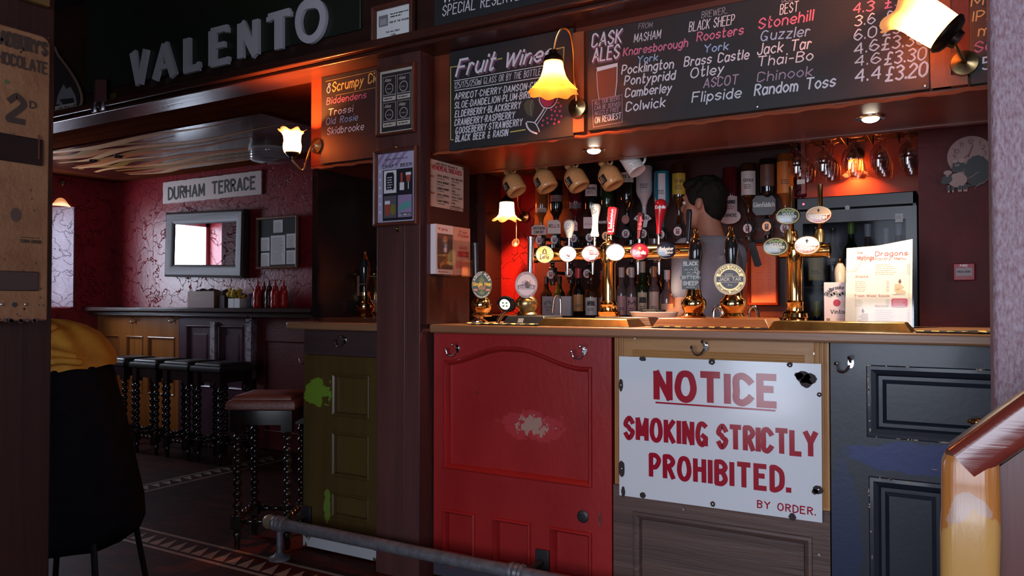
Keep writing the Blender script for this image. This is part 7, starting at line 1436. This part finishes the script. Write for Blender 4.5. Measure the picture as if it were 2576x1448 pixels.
# bits on the red wall by the lamp
c = at(2152, 398, 4.30)
wall_lamp('small frosted lamp glowing on the wall behind the hanging wine glasses', c, (0, 0, -1), [(.030, 0), (.034, .012), (.036, .04), (.038, .06), (.046, .075), (.058, .084)], (.16, 6, .08), 6, M_sw,
          [c+V((0, 0, .03)), c+V((0, .02, .05)), c+V((0, .066, .03))], 16, .03, .022)
c = at(1229, 626, 4.37); b = MB(); b.box(c.x-.044, c.x+.044, 4.37, 4.40, c.z-.040, c.z+.040); b.box(c.x-.008, c.x+.008, 4.365, 4.37, c.z-.014, c.z+.014)
solo('switch_box', b, mat('cream switch plastic', (.66, .48, .40), .4), 'cream switch box on the red wall below the red lamp', 'switch', bevel=.003)
c = at(1299, 575, 4.25); b = MB(); b.tube([c+V((0, 0, .06)), c+V((0, 0, -.075))], .0035, 8); n = 20
b.lathe([(0, -.022), (.018, -.018), (.028, 0), (.0265, 0), (.016, -.016), (0, -.02)], c+V((0, -.01, -.09)), (0, -1, .3), 20); b.tube([c+V((0, 0, .05)), c+V((0, .10, .06))], .003, 6); solo('bar_strainer', b, M_screw, 'long handled steel strainer hanging under the red lamp', 'strainer')
pts = [at(1207, 412, 4.39), at(1216, 440, 4.39), at(1214, 500, 4.39), at(1209, 560, 4.39), at(1206, 640, 4.39)]; b = MB(); b.tube(smooth(pts, 6), .0022, 6); solo('cable', b, mat('red lit cable', (.45, .12, .08), .5), 'thin pale cable running down the red wall beside the pier', 'cable')

# ================================================================ timber rail in the near corner
Yr = 1.30
t = thing('stair_rail', 'thick worn timber handrail end with an orange front and red top in the near corner', 'handrail', (at(2440, 900, Yr).x, Yr, 0)); k = 1/ppm(2440, Yr)
cx = at(2437, 900, Yr).x; hw = 65*k*.98; zt_ = at(2437, 1140, Yr).z
M_ow = wood('worn orange timber', (.46, .17, .035), (.33, .105, .02), .34, 2, 30, coat=.3, wear=(((cx, Yr-.03, at(2437, 1290, Yr).z), (.026, .05, .040), (.42, .25, .18), 26, 1.4), ((cx+.01, Yr-.03, at(2437, 1400, Yr).z), (.06, .08, .06), (.48, .25, .07), 14, 2.5)))
M_rw = wood('dark red handrail', (.20, .035, .022), (.14, .022, .016), .25, 0, 12, coat=.5)  # sloping rail is darker and redder than its end post
def rrect(w, d, n=5): return [(sx*(w-r_)+r_*math.cos(a0+PI/2*i/n), sy*(d-r_)+r_*math.sin(a0+PI/2*i/n)) for r_ in (min(w, d)*.55,) for sx, sy, a0 in ((1, 1, 0), (-1, 1, PI/2), (-1, -1, PI), (1, -1, 1.5*PI)) for i in range(n+1)]
prof = rrect(hw, .038)
b = MB(); b.rings([[V((cx+x*s_+dx, Yr+y*s2_, z)) for x, y in prof] for z, s_, s2_, dx in ((0, 1, 1, -.003), (.5, 1, 1, -.003), (zt_-.16, 1.0, 1, -.002), (zt_-.11, 1.02, 1.15, -.001), (zt_-.08, 1, 1.02, 0), (zt_-.04, .99, 1, 0), (zt_-.012, .97, .97, 0), (zt_, .90, .90, .002))]); b.build('end_post', M_ow, t, sharp=60)
d = (at(2560, 1028, Yr)-at(2412, 1134, Yr)); d.y = 0; d.normalize(); nrm = V((-d.z, 0, d.x)); p0 = at(2437, 1142, Yr)
prof2 = rrect(.027, .040)
b = MB(); b.rings([[p0+d*s_+nrm*(x-.002)+V((0, y, 0)) for x, y in prof2] for s_ in (-.012, .0, .12, .45)]); b.build('sloping_rail', M_rw, t, sharp=60)
b = MB(); x0 = cx+hw*.9; q0 = p0+nrm*-.035
b.prism([(x0, 0), (x0+.45, 0), (x0+.45, q0.z+d.z/d.x*(x0+.45-q0.x)), (x0, q0.z+d.z/d.x*(x0-q0.x))], Fr((0, Yr+.01, 0)), -.015, .015); b.build('side_panel', wood('red brown panelling', (.11, .026, .020), (.07, .016, .013), .35, 2, 10), t)
b = MB()
for o_ in (.16, .30): z_ = q0.z-o_; b.tube([(x0, Yr-.008, z_), (x0+.40, Yr-.008, z_+.0)], .006, 6)
b.build('moulding', wood('red brown moulding', (.09, .022, .017), (.06, .014, .011), .35, 0, 10), t)
# ================================================================ the person behind the bar
PX = at(1788, 700, 3.68); P0 = V((PX.x, 3.68, 0)); fw = V((-.955, .296, 0)).normalized(); lf = V((-fw.y, fw.x, 0)); up = V((0, 0, 1))
def L(f, l, z): return P0+fw*f+lf*l+up*z
M_skin = mat('skin', (.46, .20, .13), .5, col2=(.42, .17, .11), scale=14); M_tee = mat('pale grey t-shirt', (.40, .35, .39), .8, col2=(.36, .31, .35), scale=14, bump=.3, bscale=35); M_hair = mat('dark brown hair', (.007, .005, .004), .75, col2=(.014, .009, .007), scale=60, stretch=(1, 1, .3), bump=.4, bscale=140, spec=.15); M_jean = mat('dark trousers', (.03, .032, .045), .8)
t = thing('person', 'person in a pale grey t-shirt with short dark hair turned away behind the bar', 'person', P0)
def limb(b, pts, rs, n=14): b.tube(smooth(pts, 4), [x for x in _rs(rs, len(smooth(pts, 4)))], n); [b.ball(p, r) for p, r in ((pts[0], rs[0]), (pts[-1], rs[-1]))]
def _rs(rs, n): return [rs[min(len(rs)-2, int(i*(len(rs)-1)/(n-1)-1e-9))]*(1-u)+rs[min(len(rs)-1, int(i*(len(rs)-1)/(n-1)-1e-9)+1)]*u for i in range(n) for u in [i*(len(rs)-1)/(n-1)-int(i*(len(rs)-1)/(n-1)-1e-9)]]
def oring(f, l, z, rf, rl, n=28): return [L(f+rf*math.cos(2*PI*i/n), l+rl*math.sin(2*PI*i/n), z) for i in range(n)]
def meld(o, vox, it=6):
    m = o.modifiers.new('meld', 'REMESH'); m.mode = 'VOXEL'; m.voxel_size = vox; m.use_smooth_shade = True
    s_ = o.modifiers.new('soft', 'SMOOTH'); s_.iterations = it; s_.factor = .5
hf = V((-.99, .02, 0)).normalized(); hl = V((-hf.y, hf.x, 0)); HC = L(.045, 0, 1.645)
def hd(f, l, z): return HC+hf*f+hl*l+up*z
def hball(b, f, l, z, rf, rl, rz, n=20):
    vs = []; h = n//2+1
    for i in range(h+1):
        th = PI*i/h
        for j in range(n): a = 2*PI*j/n; vs.append(hd(f+rf*math.sin(th)*math.cos(a), l+rl*math.sin(th)*math.sin(a), z+rz*math.cos(th)))
    b.add(vs, [(i*n+j, (i+1)*n+j, (i+1)*n+(j+1) % n, i*n+(j+1) % n) for i in range(h) for j in range(n)])
b = MB()
hball(b, -.008, 0, .022, .098, .077, .100); hball(b, .030, 0, -.045, .062, .058, .075); hball(b, .060, 0, -.085, .030, .035, .028); hball(b, .094, 0, -.022, .018, .013, .022); hball(b, .086, 0, .006, .010, .009, .022)   # skull, jaw, chin, nose
hball(b, .084, 0, -.062, .012, .024, .007); hball(b, .084, 0, -.073, .012, .021, .007); hball(b, .078, 0, .030, .016, .05, .012)
for s_ in (-1, 1): hball(b, -.006, .079*s_, -.012, .016, .010, .030); hball(b, -.012, .084*s_, -.004, .013, .008, .020); hball(b, .046, .045*s_, -.035, .03, .02, .03)
limb(b, [L(-.02, 0, 1.42), L(.0, 0, 1.50), L(.025, 0, 1.585)], [.075, .058, .055])
b.rings([oring(0, 0, .90, .10, .16), oring(.0, 0, 1.0, .10, .145), oring(.01, 0, 1.15, .105, .15), oring(.01, 0, 1.30, .115, .17), oring(.0, 0, 1.40, .09, .165), oring(-.01, 0, 1.455, .05, .09)])
SL, EL, WL = L(0, .195, 1.395), L(-.015, .245, 1.115), L(.21, .17, 1.055); SR, ER, WR = L(0, -.195, 1.395), L(.06, -.235, 1.13), L(.27, -.10, 1.06)
for S_, E_, W_ in ((SL, EL, WL), (SR, ER, WR)):
    limb(b, [S_, S_*.5+E_*.5, E_], [.058, .050, .042]); limb(b, [E_, E_*.6+W_*.4, W_], [.042, .041, .027])
for s_ in (-1, 1): limb(b, [L(0, .09*s_, .93), L(.015, .10*s_, .50), L(0, .10*s_, .08)], [.088, .060, .042]); limb(b, [L(-.02, .10*s_, .04), L(.17, .11*s_, .03)], [.036, .030])
def hand(b, w, d, curl=.5, side=1):
    """palm with four bent fingers and a thumb on its side"""
    d = V(d).normalized(); s_ = d.cross(up).normalized()*side; n_ = s_.cross(d).normalized()*(1 if s_.cross(d).z < 0 else -1)
    for k in range(5): limb(b, [w+s_*(.026-.013*k)-d*.0, w+d*.045+s_*(.032-.016*k), w+d*.085+s_*(.032-.016*k)], [.016, .016, .0125], 8) if k < 4 or True else None
    for k, ln_ in enumerate((.068, .078, .072, .056)):
        o = w+d*.085+s_*(.030-.020*k); j1 = o+(d*.92+n_*.25).normalized()*ln_*.45; j2 = j1+(d*.6+n_*.8*curl*1.4).normalized()*ln_*.32; j3 = j2+(d*.25+n_*curl*1.8).normalized()*ln_*.25
        limb(b, [o, j1, j2, j3], [.0095, .009, .0085, .0075], 8)
    o = w+d*.025+s_*.028; limb(b, [o, o+(d*.6+s_*.8).normalized()*.034, o+(d*.85+s_*.55+n_*.3).normalized()*.062, o+(d*.95+s_*.25+n_*.5).normalized()*.080], [.014, .011, .0095, .0085], 8)
hand(b, WL+(WL-EL).normalized()*.015, WL-EL, .6, 1); hand(b, WR+(WR-ER).normalized()*.015, WR-ER, .6, -1)
o = b.build('body', M_skin, t, sharp=180); meld(o, .0065, 5)
b = MB()
for s_ in (-1, 1): hball(b, .078, .031*s_, .004, .012, .012, .010, 12)
b.build('eyes', mat('eye white', (.7, .66, .62), .2), t)
b = MB(); hball(b, -.020, 0, .038, .104, .086, .098, 24); hball(b, -.060, 0, -.020, .058, .074, .070, 20); hball(b, -.055, 0, -.065, .040, .054, .045); hball(b, .04, 0, .095, .055, .065, .032)
for s_ in (-1, 1): hball(b, .022, .072*s_, .028, .030, .012, .045)
rr = random.Random(12)
for k in range(70):
    a = rr.random()*2*PI; e = rr.random()*1.2; hball(b, -.020+.098*math.cos(a)*math.cos(e), .082*math.sin(a)*math.cos(e), .040+.093*math.sin(e), .014, .012, .012, 8) if not (math.cos(a) > .55 and e < .6) else None
o = b.build('hair', M_hair, t, sharp=180); meld(o, .007, 3)
b = MB(); b.rings([oring(-.005, 0, .93, .128, .178), oring(-.005, 0, 1.0, .128, .172), oring(.0, 0, 1.15, .132, .176), oring(.003, 0, 1.27, .138, .190), oring(.0, 0, 1.36, .126, .198), oring(-.006, 0, 1.42, .100, .175), oring(-.012, 0, 1.462, .076, .105), oring(-.006, 0, 1.480, .066, .076)])
for S_, E_ in ((SL, EL), (SR, ER)): q_ = S_*.38+E_*.62; limb(b, [S_*.9+V((P0.x, P0.y, 1.40))*.1, S_, S_*.6+E_*.4, q_], [.075, .073, .068, .066])
for k in range(7): z = 1.0+.055*k; b.tube(smooth([L(-.125, -.10+.02*k, z), L(-.142, -.02, z+.02), L(-.125, .10, z+.05)], 5), .010, 6)
o = b.build('t_shirt', M_tee, t, sharp=180); meld(o, .010, 6)
b = MB(); b.rings([oring(0, 0, .82, .12, .18), oring(0, 0, .88, .122, .178), oring(0, 0, .96, .118, .168), oring(0, 0, .985, .10, .15)])
for s_ in (-1, 1): limb(b, [L(0, .09*s_, .86), L(.012, .10*s_, .50), L(-.005, .10*s_, .10)], [.102, .080, .066])
o = b.build('trousers', M_jean, t, sharp=180); meld(o, .012, 4)
